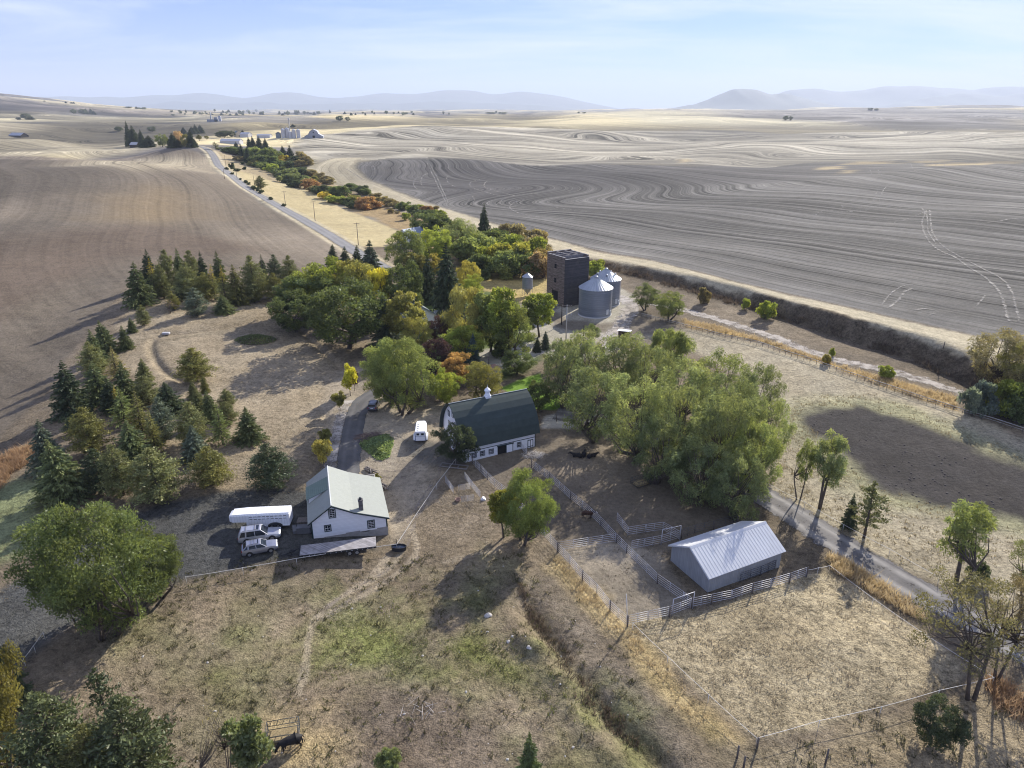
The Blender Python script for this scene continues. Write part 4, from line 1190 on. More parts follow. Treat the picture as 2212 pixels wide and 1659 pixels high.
# ------------------------------------------------------------------ trees round the farmhouse and the yard
S5 = lambda zx, zy: (zx / 4.286 + 626.7, zy / 4.286 + 516.2)     # survey sheet of the grove
GH = "trees of the farmhouse grove"
for kind, u, v, vt, w, c, lab in [
    ("broad", 640, 716, 636, 92, C_GREEN, "dark rounded tree with lime top at the left edge of the grove"),
    ("broad", 672, 690, 600, 110, C_GREEN, "dark maple with lime-lit crown at the grove's upper left"),
    ("broad", 722, 680, 568, 130, C_LIME, "wide lime-topped maple at the back left of the grove"),
    ("broad", 770, 690, 570, 84, C_OLIVE, "yellow-green maple below the dark spruces"),
    ("broad", 755, 752, 612, 150, C_GREEN, "largest dark green maple in front of the grove"),
    ("spruce", 722, 600, 528, 44, C_DARK, "left one of the dark spruces above the maples"),
    ("spruce", 748, 605, 532, 38, C_DARK, "second dark spruce above the maples, slimmer than its neighbours"),
    ("spruce", 775, 620, 530, 46, C_DARK, "bluish dark spruce between the slim spruce and the tall grey one"),
    ("spruce", 805, 625, 518, 62, C_BLUE, "tall grey-blue spruce in front of the meadow end"),
    ("broad", 817, 690, 587, 50, (.26, .25, .04), "bright yellow tree in the middle of the grove"),
    ("broad", 878, 690, 572, 88, C_GREEN, "round green tree right of the bright yellow one"),
    ("spruce", 898, 650, 548, 50, C_DARK, "dark fir-like spruce behind the round green tree"),
    ("spruce", 925, 655, 552, 54, C_DARK, "dark spruce between the round tree and the giant spruce"),
    ("spruce", 968, 698, 526, 78, C_DARK, "giant dark spruce towering over the farmhouse"),
    ("spruce", 835, 745, 636, 66, C_BLUE, "grey-blue spruce in front of the farmhouse"),
    ("tall", 878, 752, 638, 76, C_OLIVE, "olive grey tree hiding the farmhouse's left end"),
    ("locust", 905, 770, 690, 60, C_OLIVE, "olive tree below the grey one, beside the farmhouse roof"),
    ("big_locust", 868, 893, 732, 150, C_LOCUST, "big feathery green tree in front of the driveway's end"),
    ("locust", 838, 870, 745, 90, C_LOCUST, "smaller feathery green tree left of the big one"),
    ("broad", 945, 815, 740, 66, C_PURPLE, "dark purple-leaved tree left of the blue spruce"),
    ("broad", 950, 745, 690, 48, C_PURPLE, "dark red-brown tree beside the farmhouse porch"),
    ("spruce", 1021, 792, 720, 36, (.060, .090, .085), "narrow blue spruce with pointed tip behind the orange tree"),
    ("broad", 985, 835, 772, 60, C_ORANGE, "orange autumn tree right of the purple one"),
    ("broad", 965, 872, 805, 62, C_LIME, "lime green tree at the barn's left corner"),
    ("locust", 1042, 860, 790, 78, C_OLIVE, "olive bushy tree behind the barn's cupola"),
    ("weeping", 1012, 745, 628, 92, (.155, .15, .05), "golden weeping willow right of the giant spruce"),
    ("broad", 1005, 780, 715, 84, C_LIME, "spreading light green tree under the golden willow"),
    ("tall", 1060, 760, 640, 64, C_LOCUST, "green tree with stout forked trunk by the yard drive"),
    ("tall", 1085, 770, 628, 70, C_LIME, "yellow-green tree behind the forked-trunk tree"),
    ("locust", 1108, 775, 662, 84, C_LOCUST, "leafy green tree right of the forked-trunk tree"),
    ("tall", 1165, 728, 640, 58, C_LIME, "yellow-green tree in front of the old elevator's foot"),
    ("tall", 1140, 735, 655, 44, C_LOCUST, "thin green tree left of the elevator's foot"),
    ("shrub", 1080, 770, 730, 54, C_GREEN, "low spreading dark juniper under the forked-trunk tree"),
    ("broad", 1117, 808, 763, 60, C_GREEN, "round dark green bush behind the small rusty-roofed bin"),
    ("spruce", 1178, 755, 714, 22, C_BLUE, "little blue spruce left of its twin by the yard drive"),
    ("spruce", 1212, 765, 728, 20, C_BLUE, "little blue spruce right of its twin by the yard drive"),
    ("spruce", 1160, 760, 728, 20, C_DARK, "small dark spruce leftmost in the row by the yard drive"),
    ("locust", 1278, 735, 700, 40, C_GREEN, "small bushy tree between the yard drive and the grain bins"),
    ("broad", 1162, 888, 832, 44, C_GREEN, "dark tree against the barn's right end wall"),
    ("broad", 985, 1000, 922, 80, C_DARK, "dark apple tree in front of the barn's left corner"),
    ("sapling", 757, 855, 788, 36, (.26, .26, .035), "yellow sapling beside the driveway's bend"),
    ("sapling", 766, 845, 795, 22, C_PURPLE, "dark purple sapling behind the yellow one"),
    ("sapling", 735, 888, 845, 30, C_OLIVE, "grey-green sapling left of the driveway"),
    ("sapling", 704, 960, 926, 30, C_OLIVE, "small round olive sapling by the pale path"),
    ("sapling", 700, 1010, 950, 40, (.23, .21, .06), "yellowing sapling just above the white house roof"),
    ("sapling", 692, 985, 950, 26, C_OLIVE, "thin yellow-green sapling left of the pale path"),
    # behind the grove, towards the white meadow house and the creek
    ("broad", 880, 590, 505, 72, C_LOCUST, "green tree that half hides the white meadow house"),
    ("broad", 940, 575, 495, 64, C_LIME, "yellow-green tree right of the white meadow house"),
    ("willow", 995, 560, 472, 92, C_WIL, "big grey-green willow beyond the giant spruce"),
    ("broad", 925, 520, 466, 66, C_GREEN, "dark green bushy tree where the creek hedge meets the grove"),
    ("spruce", 1046, 530, 440, 34, C_DARK, "tall lone dark spruce at the dark field's edge"),
    ("tall", 900, 612, 555, 50, C_OLIVE, "olive tree below the white meadow house"),
    ("tall", 940, 610, 548, 40, C_YEL, "yellow tree below the yellow-green one by the meadow house"),
    ("locust", 1012, 640, 570, 42, (.22, .20, .05), "golden-green tree right of the giant spruce's top"),
    ("locust", 1020, 660, 600, 46, C_LIME, "lime green tree above the golden weeping willow"),
    ("shrub", 1048, 605, 583, 30, C_GREEN, "lone green shrub in the golden grass left of the hopper bin"),
]:
    big = 1.2 if kind in ("broad", "tall", "locust", "weeping") and w > 40 else 1.0
    plant(kind, u, v, vt - (big - 1) * 30, w * big, c, lab, "shrub" if kind == "shrub" else "tree", group=GH)

# hedge of bushes between the grove and the old elevator
for i, (u, v, vt, w, c, lab) in enumerate([
    (1055, 548, 500, 70, C_GREEN, "green bush at the near end of the creek hedge, left of the lone spruce"),
    (1085, 565, 515, 74, C_LOCUST, "light green bush next to the lone spruce's foot"),
    (1068, 582, 530, 66, C_LIME, "lime green bush in front of the light green one"),
    (1110, 590, 530, 70, (.19, .19, .04), "bright yellow-green bush in the middle of the near hedge"),
    (1092, 598, 548, 56, C_LOCUST, "green bush below the bright yellow-green one"),
    (1142, 598, 548, 60, C_GREEN, "dark green bush left of the tan bush by the elevator"),
    (1165, 600, 550, 50, C_TAN, "tan autumn bush left of the old elevator"),
    (1172, 590, 545, 44, (.19, .15, .065), "golden bush touching the old elevator's left wall"),
    (1132, 542, 492, 64, C_BRONZE, "bronze bush at the stubble's edge above the hedge"),
    (1100, 528, 490, 44, C_BRONZE, "small brown bush right of the lone spruce"),
    (1288, 600, 570, 40, C_LIME, "yellow-green bush peeking between the elevator and the rear bin"),
    (980, 538, 490, 60, C_LOCUST, "grey-green bush left of the big hedge willow"),
    (1030, 572, 512, 70, C_LOCUST, "pale green bush right of the big hedge willow"),
    (1125, 570, 512, 66, C_LIME, "yellowish bush behind the bright yellow-green one"),
    (1040, 598, 556, 50, C_GREEN, "low dark bush at the hedge's lower left"),
    (960, 520, 470, 50, C_GREEN, "dark bush above the grey-green one beside the willow"),
    (1150, 560, 515, 50, C_BRONZE, "russet bush on the stubble side left of the elevator"),
]):
    plant("shrub", u, v, vt - 6, w * 1.5, c, lab, "shrub", group="bushes of the near hedge", name="bush")

# ------------------------------------------------------------------ willows right of the barn
GWI = "large willows beside the corral"
for u, v, vt, w, c, lab in [
    (1215, 880, 745, 110, C_WILD, "willow leaning over the lawn at the left end of the willow group"),
    (1262, 860, 718, 120, C_WIL, "pale green willow at the upper left of the willow group"),
    (1330, 850, 722, 130, C_WIL, "tall pale willow at the top of the willow group"),
    (1395, 870, 745, 120, C_WIL, "pale willow right of the tallest ones in the group"),
    (1545, 900, 760, 140, C_LOCUST, "yellow-green willow at the back right of the willow group"),
    (1625, 940, 790, 110, C_WILD, "darker green willow at the group's right edge near the pasture"),
    (1290, 955, 800, 150, C_WILD, "grey-green willow above the cattle yard"),
    (1370, 985, 815, 160, C_WIL, "full willow in the centre of the willow group"),
    (1460, 1010, 830, 150, C_WIL, "feathery willow right of the group's centre"),
    (1420, 1040, 900, 140, C_WILD, "shaded willow low over the corral's upper edge"),
    (1540, 1050, 850, 160, C_WIL, "wide bright willow above the farm road"),
    (1610, 1070, 905, 130, C_LOCUST, "yellowish-green willow beside the farm road"),
    (1510, 1090, 950, 150, C_WILD, "dark-skirted willow above the grey shed"),
    (1590, 1125, 980, 130, C_WILD, "lowest willow of the group, next to the shed's far roof corner"),
    (1480, 935, 785, 150, C_WIL, "willow filling the gap between the tall pale ones and the yellow-green back one"),
    (1570, 990, 815, 150, C_WILD, "broad willow below the yellow-green back one"),
    (1640, 1020, 860, 110, C_WIL, "bright willow on the group's right flank above the dry mud"),
    (1210, 800, 735, 80, C_WIL, "small pale willow left of the little shelter"),
]:
    plant("willow", u, v, vt, w, c, lab, group=GWI)
plant("weeping", 1440, 800, 708, 104, C_LOCUST, "domed weeping willow standing behind the willow group", rz=1)
for u, v, vt, w, c, lab in [
    (1395, 672, 612, 62, C_WILD, "left one of two bushy willows beyond the grain bins' drive"),
    (1445, 692, 632, 76, C_LOCUST, "right one of two bushy willows beyond the grain bins' drive"),
]:
    plant("locust", u, v, vt, w, c, lab)
plant("big_locust", 1135, 1172, 1022, 124, (.098, .125, .038), "round bright green tree in the middle of the corral fence")
plant("tall", 1088, 1160, 1060, 66, (.150, .155, .035), "smaller yellow-green tree leaning out left of the round corral tree")

# right pasture and lower right
for kind, u, v, vt, w, c, lab in [
    ("young_willow", 1727, 1078, 952, 44, C_LOCUST, "thin leaning young willow by the farm road"),
    ("young_willow", 1770, 1098, 938, 78, C_WIL, "fuller young willow beside the thin leaning one"),
    ("fir", 1832, 1140, 1066, 34, C_DARK, "small dark fir on a bare stem by the farm road"),
    ("thin_pine", 1866, 1162, 1038, 68, C_PINE, "open pine with crooked trunk by the farm road"),
    ("young_willow", 2062, 1256, 1088, 130, C_LOCUST, "bright young willow with many stems at the pasture's edge"),
    ("shrub", 2112, 1258, 1218, 46, C_DARK, "small dark bush right of the many-stemmed willow"),
    ("sparse", 2082, 1512, 1235, 215, (.075, .072, .036), "large thin-crowned old tree with forked trunk in the paddock corner"),
    ("sparse", 2150, 1470, 1245, 130, (.085, .072, .04), "slim leaning tree right of the forked old tree"),
    ("sparse", 2208, 1330, 1160, 110, (.10, .115, .04), "half-seen light green tree at the picture's right edge"),
    ("broad", 2012, 1600, 1520, 118, C_DARK, "dark green bush on the bare ground under the old forked tree"),
]:
    plant(kind, u, v, vt, w, c, lab, "shrub" if "bush" in lab else "tree", tilt=-.2 if "forked trunk" in lab else 0)
for u, v, vt, w, c, lab in [
    (2150, 835, 720, 150, (.115, .105, .055), "large tan-green willow bush at the top of the right bank"),
    (2215, 850, 740, 130, C_OLIVE, "olive willow bush at the picture's right edge on the bank"),
    (2110, 895, 828, 80, (.085, .105, .085), "silver-blue bush at the pasture fence under the tan willow"),
    (2165, 900, 825, 90, C_LIME, "yellow-green bush right of the silver-blue one"),
    (2200, 915, 850, 76, C_GREEN, "dark green bush at the lowest corner of the bank hedge"),
]:
    plant("shrub" if w < 100 else "willow", u, v, vt, w, c, lab, "shrub", name="bush", group="bushes at the right end of the bank")
for u, v, vt, w, c, lab in [
    (1655, 688, 650, 40, C_LIME, "yellow-green bush on the bank beside the lane"), (1610, 668, 645, 20, C_LIME, "small yellow bush left of the bank's yellow-green bush"),
    (1520, 655, 622, 34, C_BRONZE, "grey-brown bush on the bank right of the bushy willows"), (1783, 785, 765, 22, C_YEL, "tiny bright yellow bush in the golden grass by the rail fence"),
    (1797, 770, 752, 14, C_LIME, "tiny green bush across the lane from the yellow one"), (1912, 815, 790, 34, C_LIME, "light green leaning bush at the lane's lower stretch"),
]:
    plant("shrub", u, v, vt, w, c, lab, "shrub")

# foreground left and bottom
plant("big_locust", 226, 1370, 1105, 268, (.074, .094, .034), "huge feathery green tree at the left of the gravel yard")
plant("big_locust", 345, 1290, 1150, 110, (.074, .094, .034), "side crown of a tree right of the huge feathery one")
for kind, u, v, vt, w, c, lab in [
    ("fir", 20, 1520, 1340, 90, C_DARK, "dark conifer cut by the left picture edge below the gravel"),
    ("big_locust", 5, 1720, 1385, 190, (.105, .098, .032), "golden larch cut by the lower left picture edge"),
    ("pine", 150, 1720, 1500, 190, (.062, .074, .034), "left one of the pines at the bottom left corner"),
    ("pine", 300, 1720, 1510, 190, (.062, .074, .034), "right one of the pines at the bottom left corner, with dark heart"),
    ("pine", 225, 1740, 1570, 130, (.075, .078, .03), "low pine between the two bottom left pines"),
    ("thin_pine", 232, 1550, 1440, 62, C_DARK, "half-dead young pine with bare grey stem in the low pasture"),
    ("bare", 495, 1690, 1510, 60, C_BRONZE, "leafless dark shrub with upright stems near the hay feeder"),
    ("sapling", 560, 1690, 1545, 95, C_WILD, "green thicket beside the hay feeder at the bottom edge"),
    ("fir", 1143, 1700, 1585, 70, C_GREEN, "bright green fir top at the bottom picture edge"),
    ("shrub", 845, 1665, 1625, 60, C_WILD, "low green shrub at the bottom edge right of the cow"),
]:
    plant(kind, u, v, vt, w, c, lab, "shrub" if "shrub" in lab or "thicket" in lab else "tree")
# ------------------------------------------------------------------ creek hedge running up the valley
rh = random.Random(5)
D6 = lambda zx, zy: (zx / 4.286 + 442.4, zy / 4.286 + 258.1)      # survey sheet of the valley
hedge = [
    # dark wooded head of the creek
    (200, 300, 40, 100, 'g'), (260, 320, 60, 90, 'g'), (340, 330, 50, 100, 'g'), (310, 380, 40, 60, 'r'), (450, 370, 100, 90, 'p'), (520, 380, 100, 90, 'p'), (590, 390, 110, 90, 'p'), (650, 400, 120, 90, 'p'),
    (480, 420, 80, 90, 'g'), (560, 430, 90, 90, 'g'), (640, 440, 90, 80, 'g'), (740, 410, 70, 90, 'y'), (700, 450, 60, 80, 'g'), (830, 420, 70, 80, 'd'), (770, 450, 60, 80, 'd'), (900, 400, 90, 90, 'r'), (950, 420, 70, 90, 'r'), (870, 440, 60, 80, 'b'),
    (460, 430, 50, 80, 'o'), (520, 445, 50, 80, 'g'), (560, 470, 60, 80, 'g'), (620, 490, 70, 90, 'l'), (680, 520, 70, 90, 'g'), (730, 545, 70, 100, 'w'), (790, 530, 70, 110, 'w'), (760, 590, 70, 100, 'w'), (830, 600, 80, 110, 'w'), (900, 590, 70, 110, 'w'), (850, 630, 60, 90, 'd'),
    (860, 500, 50, 90, 'g'), (920, 510, 60, 90, 'd'), (980, 520, 50, 80, 'b'), (1060, 560, 60, 70, 'r'), (1120, 590, 60, 80, 'b'), (1160, 600, 50, 70, 'b'), (1000, 580, 50, 80, 'o'),
    (970, 640, 80, 110, 'R'), (1060, 690, 70, 100, 'd'), (1120, 680, 60, 90, 'd'), (1020, 670, 50, 80, 'b'), (1210, 720, 90, 110, 'g'), (1270, 720, 90, 120, 'g'), (1120, 735, 60, 80, 'y'), (1180, 770, 60, 80, 'l'), (1250, 780, 60, 90, 'l'), (1310, 790, 60, 90, 'g'),
    (1350, 660, 60, 90, 'g'), (1450, 690, 70, 90, 'd'), (1490, 700, 60, 70, 'g'), (1380, 780, 70, 90, 'o'), (1450, 830, 70, 90, 'R'), (1520, 830, 100, 140, 'R'), (1590, 820, 60, 80, 'R'), (1380, 820, 60, 80, 'd'),
    (1590, 750, 60, 80, 'r'), (1650, 780, 60, 90, 'b'), (1720, 800, 60, 90, 'b'), (1770, 820, 50, 80, 'b'), (1840, 840, 70, 80, 'g'), (1930, 880, 80, 90, 'g'), (1990, 870, 70, 80, 'l'), (2060, 880, 70, 100, 'R'), (2110, 870, 60, 80, 'r'), (1990, 900, 60, 80, 'd'), (1720, 870, 40, 40, 'r'), (1780, 870, 20, 30, 'r'),
    (2100, 940, 90, 110, 'g'), (2150, 1000, 110, 130, 'd'), (2170, 930, 80, 90, 'l'), (1860, 930, 60, 50, 'l'),
]
HC = {'g': (C_GREEN, "green"), 'p': (C_LOCUST, "pale green"), 'y': ((.32, .27, .05), "yellow"), 'd': (C_DARK, "dark green"), 'r': (C_BRONZE, "brown-red"), 'R': (C_RUST, "orange-red"),
      'b': (C_BRONZE, "brown"), 'o': (C_OLIVE, "olive"), 'l': (C_LIME, "lime green"), 'w': (C_WILD, "grey-green")}
for zx, zy, hh, ww, k in hedge:
    u, v = D6(zx, zy)
    seg = "at the wooded head of the creek" if zx < 960 and zy < 460 else ("along the upper creek beside the gold meadow" if zx < 1180 else ("along the middle creek beside the gold meadow" if zx < 1620 else "along the lower creek above the white meadow house"))
    c, word = HC[k]; c = tuple(q * 1.2 for q in c)
    e = plant("shrub", u, v, v - hh / 4.286 * 1.15, ww / 4.286 * 1.75, c, f"{word} shrub {seg}", "shrub", group=f"{word} shrubs {seg}", name="creek_shrub")
for zx, zy, zt, ww, k, lab in [
    (420, 290, 160, 50, 'spruce', "leftmost of the tall dark conifers above the creek head"), (455, 290, 150, 50, 'spruce', "second of the tall dark conifers above the creek head"), (510, 290, 150, 60, 'spruce', "tallest dark conifer above the creek head"), (565, 290, 172, 55, 'spruce', "rightmost dark conifer of the creek-head cluster"),
    (295, 300, 205, 50, 'spruce', "rounded conifer left of the long white building"), (350, 380, 220, 60, 'spruce', "shaded conifer at the dark left side of the creek head"), (400, 400, 250, 60, 'spruce', "shaded conifer lowest on the creek head's left side"),
    (730, 350, 240, 60, 'spruce', "left one of the pair of conifers in the creek wood"), (795, 400, 236, 70, 'spruce', "right one of the pair of conifers in the creek wood"),
    (520, 640, 520, 85, 'pine', "lone round pine in the gold meadow beside the road"), (105, 285, 205, 50, 'thin_pine', "lone pine where the road crests the hill"),
]:
    u, v = D6(zx, zy); plant(k, u, v, zt / 4.286 + 258.1, ww / 4.286 * 1.35, C_DARK if k == 'spruce' else C_PINE, lab)
for zx, zy, hh, ww in [(255, 460, 60, 60), (205, 465, 25, 40), (300, 480, 30, 80), (370, 465, 30, 40), (350, 415, 25, 40), (330, 560, 20, 30), (380, 590, 30, 45), (410, 605, 25, 40), (455, 650, 40, 50), (520, 685, 35, 60), (490, 665, 40, 40), (610, 745, 30, 45), (735, 805, 28, 45), (255, 510, 22, 40)]:
    u, v = D6(zx, zy); plant("shrub", u, v, v - hh / 4.286, ww / 4.286, C_DARK, "small dark shrub on the verge between the road and the gold meadow", "shrub", group="verge shrubs along the road", name="verge_shrub")

# ------------------------------------------------------------------ hilltop homestead where the road crests
S7 = lambda zx, zy: (zx / 6.0, zy / 6.0 + 184.3)
S8 = lambda zx, zy: (zx / 6.0 + 368.7, zy / 6.0 + 206.5)
for S, lst in ((S7, [
    (1685, 790, 460, 70, 'spruce', C_DARK, "tall ragged conifer at the left of the hilltop homestead"), (1750, 800, 520, 130, 'spruce', C_DARK, "broad tall conifer behind the homestead's white shed"), (1850, 800, 570, 80, 'spruce', C_DARK, "pointed conifer right of the homestead's white shed"),
    (1700, 800, 680, 90, 'broad', C_DARK, "dark round tree at the left foot of the homestead"), (1930, 805, 650, 150, 'spruce', C_DARK, "wide dark conifer at the homestead's front"), (2110, 800, 630, 150, 'broad', C_LOCUST, "round green tree in the middle of the homestead"),
    (1540, 600, 535, 100, 'broad', C_DARK, "round dark tree in the fields left of the homestead"), (1975, 605, 530, 110, 'broad', C_BLUE, "grey-green round tree in the fields behind the homestead"),
    (340, 445, 365, 120, 'broad', C_BLUE, "dark tree clump standing in the far left fields"), (400, 445, 390, 70, 'spruce', C_BLUE, "small conifer at the right side of the far left clump"), (245, 445, 415, 60, 'shrub', C_BLUE, "low bush at the left side of the far left clump"),
    (960, 370, 305, 70, 'broad', C_BLUE, "round tree on the far left hillside"), (1075, 375, 310, 90, 'broad', C_BLUE, "wide tree on the far left hillside"), (1120, 375, 295, 45, 'spruce', C_BLUE, "pointed tree in the middle of the far left hillside group"), (1185, 375, 295, 45, 'spruce', C_BLUE, "pointed tree right of the far left hillside group"), (1220, 378, 325, 40, 'spruce', C_BLUE, "short pointed tree at the right end of the hillside group"),
    (855, 232, 205, 25, 'spruce', C_BLUE, "tiny tree on the left hill's skyline"), (925, 235, 215, 25, 'spruce', C_BLUE, "second tiny tree on the left hill's skyline"), (955, 237, 212, 25, 'spruce', C_BLUE, "third tiny tree on the left hill's skyline"), (580, 212, 198, 30, 'broad', C_BLUE, "small bush-like tree on the upper skyline of the left hill"),
    (1770, 305, 272, 30, 'spruce', C_BLUE, "far conifer on the long slope below the left mountains"), (1850, 308, 285, 110, 'shrub', C_BLUE, "long low thicket beside the far slope's conifer"), (1660, 292, 275, 100, 'shrub', C_BLUE, "low thicket left of the far slope's conifer"),
]), (S8, [
    (40, 670, 480, 120, 'spruce', C_DARK, "dark conifer right of the homestead's round green tree"), (100, 670, 560, 110, 'spruce', C_DARK, "lower dark conifer at the homestead's right half"), (110, 640, 460, 120, 'broad', C_TAN, "bare tan tree between the homestead's conifers"), (200, 665, 500, 110, 'weeping', C_OLIVE, "drooping olive tree at the right of the homestead"),
    (170, 500, 405, 60, 'spruce', C_DARK, "slim conifer behind the bare tan tree"), (270, 670, 440, 90, 'spruce', C_DARK, "tall conifer at the homestead's right end"), (315, 660, 560, 60, 'spruce', C_DARK, "small conifer at the very end of the homestead by the road"),
    (280, 500, 400, 80, 'spruce', C_DARK, "left conifer of the second row behind the homestead"), (330, 495, 372, 70, 'spruce', C_DARK, "middle conifer of the second row behind the homestead"), (390, 490, 378, 80, 'spruce', C_DARK, "right conifer of the second row behind the homestead"),
    (640, 545, 460, 110, 'broad', C_DARK, "left dark tree of the roadside pair beyond the homestead"), (700, 545, 455, 110, 'broad', C_DARK, "middle dark tree of the group beyond the homestead"), (795, 540, 455, 100, 'broad', C_DARK, "right dark tree of the group beyond the homestead"), (935, 535, 445, 70, 'spruce', C_DARK, "lone conifer beside the small white farm building"),
    (375, 590, 505, 70, 'tall', C_OLIVE, "thin tree on the road's crest beyond the homestead"), (470, 575, 520, 50, 'tall', C_OLIVE, "thin small tree right of the crest"), (1585, 405, 368, 50, 'spruce', C_DARK, "lone small conifer on the tan hill behind the grain plant"),
    (2160, 315, 270, 40, 'broad', C_BLUE, "small dark tree on the ploughed rise far away"), (2210, 310, 280, 30, 'broad', C_BLUE, "smaller dark tree right of the ploughed rise's tree"),
])):
    for zx, zy, zt, zw, k, c, lab in lst:
        u, v = S(zx, zy); plant(k, u, v, S(0, zt)[1], zw / 6.0 * (1.4 if k == 'spruce' else 1.1), c, lab, "shrub" if k == 'shrub' else "tree", name="far_tree" if k != 'shrub' else "far_thicket")
# the distant town's and plain's trees, read singly only as specks
for i in range(70):
    u = rh.choice([rh.uniform(365, 640), rh.uniform(600, 900), rh.uniform(365, 560)])
    v = rh.uniform(241.5, 250) if u < 560 else rh.uniform(244, 249.5)
    plant("spruce" if rh.random() < .5 else "broad", u, v, v - rh.uniform(3, 8), rh.uniform(4, 9), C_BLUE, "hazy blue speck of a tree among those of the distant town", "tree", group="trees of the distant town", name="distant_tree")
for u, v, vt, w, lab in [(958, 248, 240, 5, "tall hazy tree standing alone on the far plain"), (970, 248.5, 243, 4, "short hazy tree beside the lone tall one on the far plain"), (1072, 244, 239, 5, "hazy tree on top of the far dark mound"), (1060, 246, 242, 26, "hazy thicket on the left of the far dark mound"), (1085, 246, 242, 24, "hazy thicket on the right of the far dark mound"),
    (1250, 245, 241, 6, "hazy tree left on the far centre skyline"), (1262, 245, 242, 8, "hazy tree right on the far centre skyline"), (1697, 260, 250, 12, "left dark tree in the fields under the right mountain"), (1707, 260, 251, 10, "right dark tree in the fields under the right mountain"),
    (1880, 238, 233, 12, "left hazy tree on the far right skyline"), (1893, 238, 234, 10, "right hazy tree on the far right skyline"), (735, 262, 250, 16, "hazy tree above the grain plant's hill"), (752, 262, 252, 12, "smaller hazy tree beside the one above the grain plant's hill")]:
    plant("broad", u, v, vt, w, C_BLUE, lab, name="distant_tree")
# ------------------------------------------------------------------ surveying helpers for built things
def at_z(u, v, z):
    a, b_, c = ray(u, v); d = (z - HCAM) / c
    return float(a * d), float(b_ * d)


def P3k(u, v): return u / 1.3562, v / 1.3562


def frame2(pa, pb, za=None, zb=None):
    """plan frame from two surveyed points (A is the origin, B on the +x axis)"""
    A = at_z(*pa, za) if za is not None else G(*pa)[:2]
    B = at_z(*pb, zb if zb is not None else za) if za is not None else G(*pb)[:2]
    return A, math.atan2(B[1] - A[1], B[0] - A[0]), math.hypot(B[0] - A[0], B[1] - A[1])


def siding_mat(name, col, pitch=.18, horiz=True, var=.1, rough=.7, depth=.02, grime=.25, metal=0, axis=None):
    """boards or ribbed sheets: fine grooves plus weathering"""
    m, nt, out = new_mat(name); b = NB(nt)
    tcn = b.n("ShaderNodeTexCoord").outputs["Object"]
    sp = b.n("ShaderNodeSeparateXYZ"); b.link(tcn, sp.inputs[0])
    if horiz: w = sp.outputs[2]
    else: w = b.math('ADD', sp.outputs[0], sp.outputs[1])
    fr = b.math('FRACT', b.math('DIVIDE', w, pitch))
    row = b.math('FLOOR', b.math('DIVIDE', w, pitch))
    wn = b.n("ShaderNodeTexWhiteNoise", noise_dimensions='1D'); b.link(row, wn.inputs["W"])
    groove = b.mr(b.math('ABSOLUTE', b.math('SUBTRACT', fr, .5)), .40, .5, 1, .72)
    mp = b.n("ShaderNodeMapping"); mp.inputs["Scale"].default_value = (1.2, 1.2, .5) if not horiz else (.5, .5, 3)
    b.link(tcn, mp.inputs[0])
    n1 = b.noise(mp.outputs[0], 1.3, 5); n2 = b.noise(tcn, .5, 3)
    f = b.math('MULTIPLY', groove, b.math('ADD', b.mr(wn.outputs[0], 0, 1, 1 - var, 1 + var), b.mr(n1, .3, .7, -grime, grime * .6)))
    c = b.scalecol(c4(col)[:3], f)
    c = b.mix(b.mr(n2, .5, .75, 0, grime), c, (.16, .13, .10, 1))
    p = b.n("ShaderNodeBsdfPrincipled"); b.link(c, p.inputs["Base Color"]); p.inputs["Roughness"].default_value = rough; p.inputs["Metallic"].default_value = metal
    bp = b.n("ShaderNodeBump"); bp.inputs["Distance"].default_value = depth; bp.inputs["Strength"].default_value = .8
    b.link(groove, bp.inputs["Height"]); b.link(bp.outputs[0], p.inputs["Normal"])
    b.link(p.outputs[0], out.inputs[0])
    return m


M_WHITE = siding_mat("white_boards", (.80, .81, .83), .20, True, .03, .55, .012, .05)
M_WHITEV = siding_mat("white_upright_boards", (.80, .81, .83), .25, False, .03, .55, .012, .05)
M_GREENTRIM = simple_mat("dark_green_trim", (.018, .038, .038), .5)
M_ROOFPALE = simple_mat("grey_green_shingle", (.30, .315, .28), .8, var=.06, vscale=2, bump=.2, bscale=30)
M_RIBGREEN = siding_mat("ribbed_green_sheet", (.17, .23, .21), .30, False, .04, .5, .04, .05)
M_CONC = simple_mat("concrete", (.30, .29, .28), .9, var=.2, vscale=1.5, bump=.2)
M_GLASS, _nt, _o = new_mat("dark_glass")
_p = _nt.nodes.new("ShaderNodeBsdfPrincipled"); _p.inputs["Base Color"].default_value = (.02, .026, .035, 1); _p.inputs["Roughness"].default_value = .08
_nt.links.new(_p.outputs[0], _o.inputs[0])
M_BARNROOF = simple_mat("dark_green_shingle", (.046, .062, .058), .85, var=.16, vscale=1.0, bump=.35, bscale=22)
M_PAINTW = simple_mat("white_paint", (.80, .81, .83), .45, var=.04)
M_SHEDW = siding_mat("grey_ribbed_wall", (.30, .312, .315), .30, False, .05, .5, .03, .10)
M_GALV = simple_mat("galvanised_roof_sheet", (.60, .605, .605), .5, .1, var=.07, vscale=.5)
M_BIN = siding_mat("corrugated_steel", (.25, .28, .33), .55, True, .06, .42, .03, .10, metal=.45)
M_BINROOF = simple_mat("bin_roof_steel", (.38, .405, .43), .40, .45, var=.12, vscale=.6)
M_OLDWOOD = siding_mat("weathered_cribbing", (.215, .160, .128), .22, True, .2, .95, .03, .6)
M_DARKWOOD = simple_mat("dark_old_wood", (.055, .046, .042), .95, var=.4, vscale=2, bump=.4)
M_POST = simple_mat("weathered_post", (.13, .11, .095), .95, var=.3, vscale=3, bump=.4)
M_BLACK = simple_mat("black_interior", (.012, .012, .013), .9)
M_STEEL = simple_mat("pipe_rail_steel", (.40, .40, .42), .5, .3, var=.15, vscale=2)
M_DKSTEEL = simple_mat("dark_steel", (.06, .065, .07), .55, .4, var=.2)
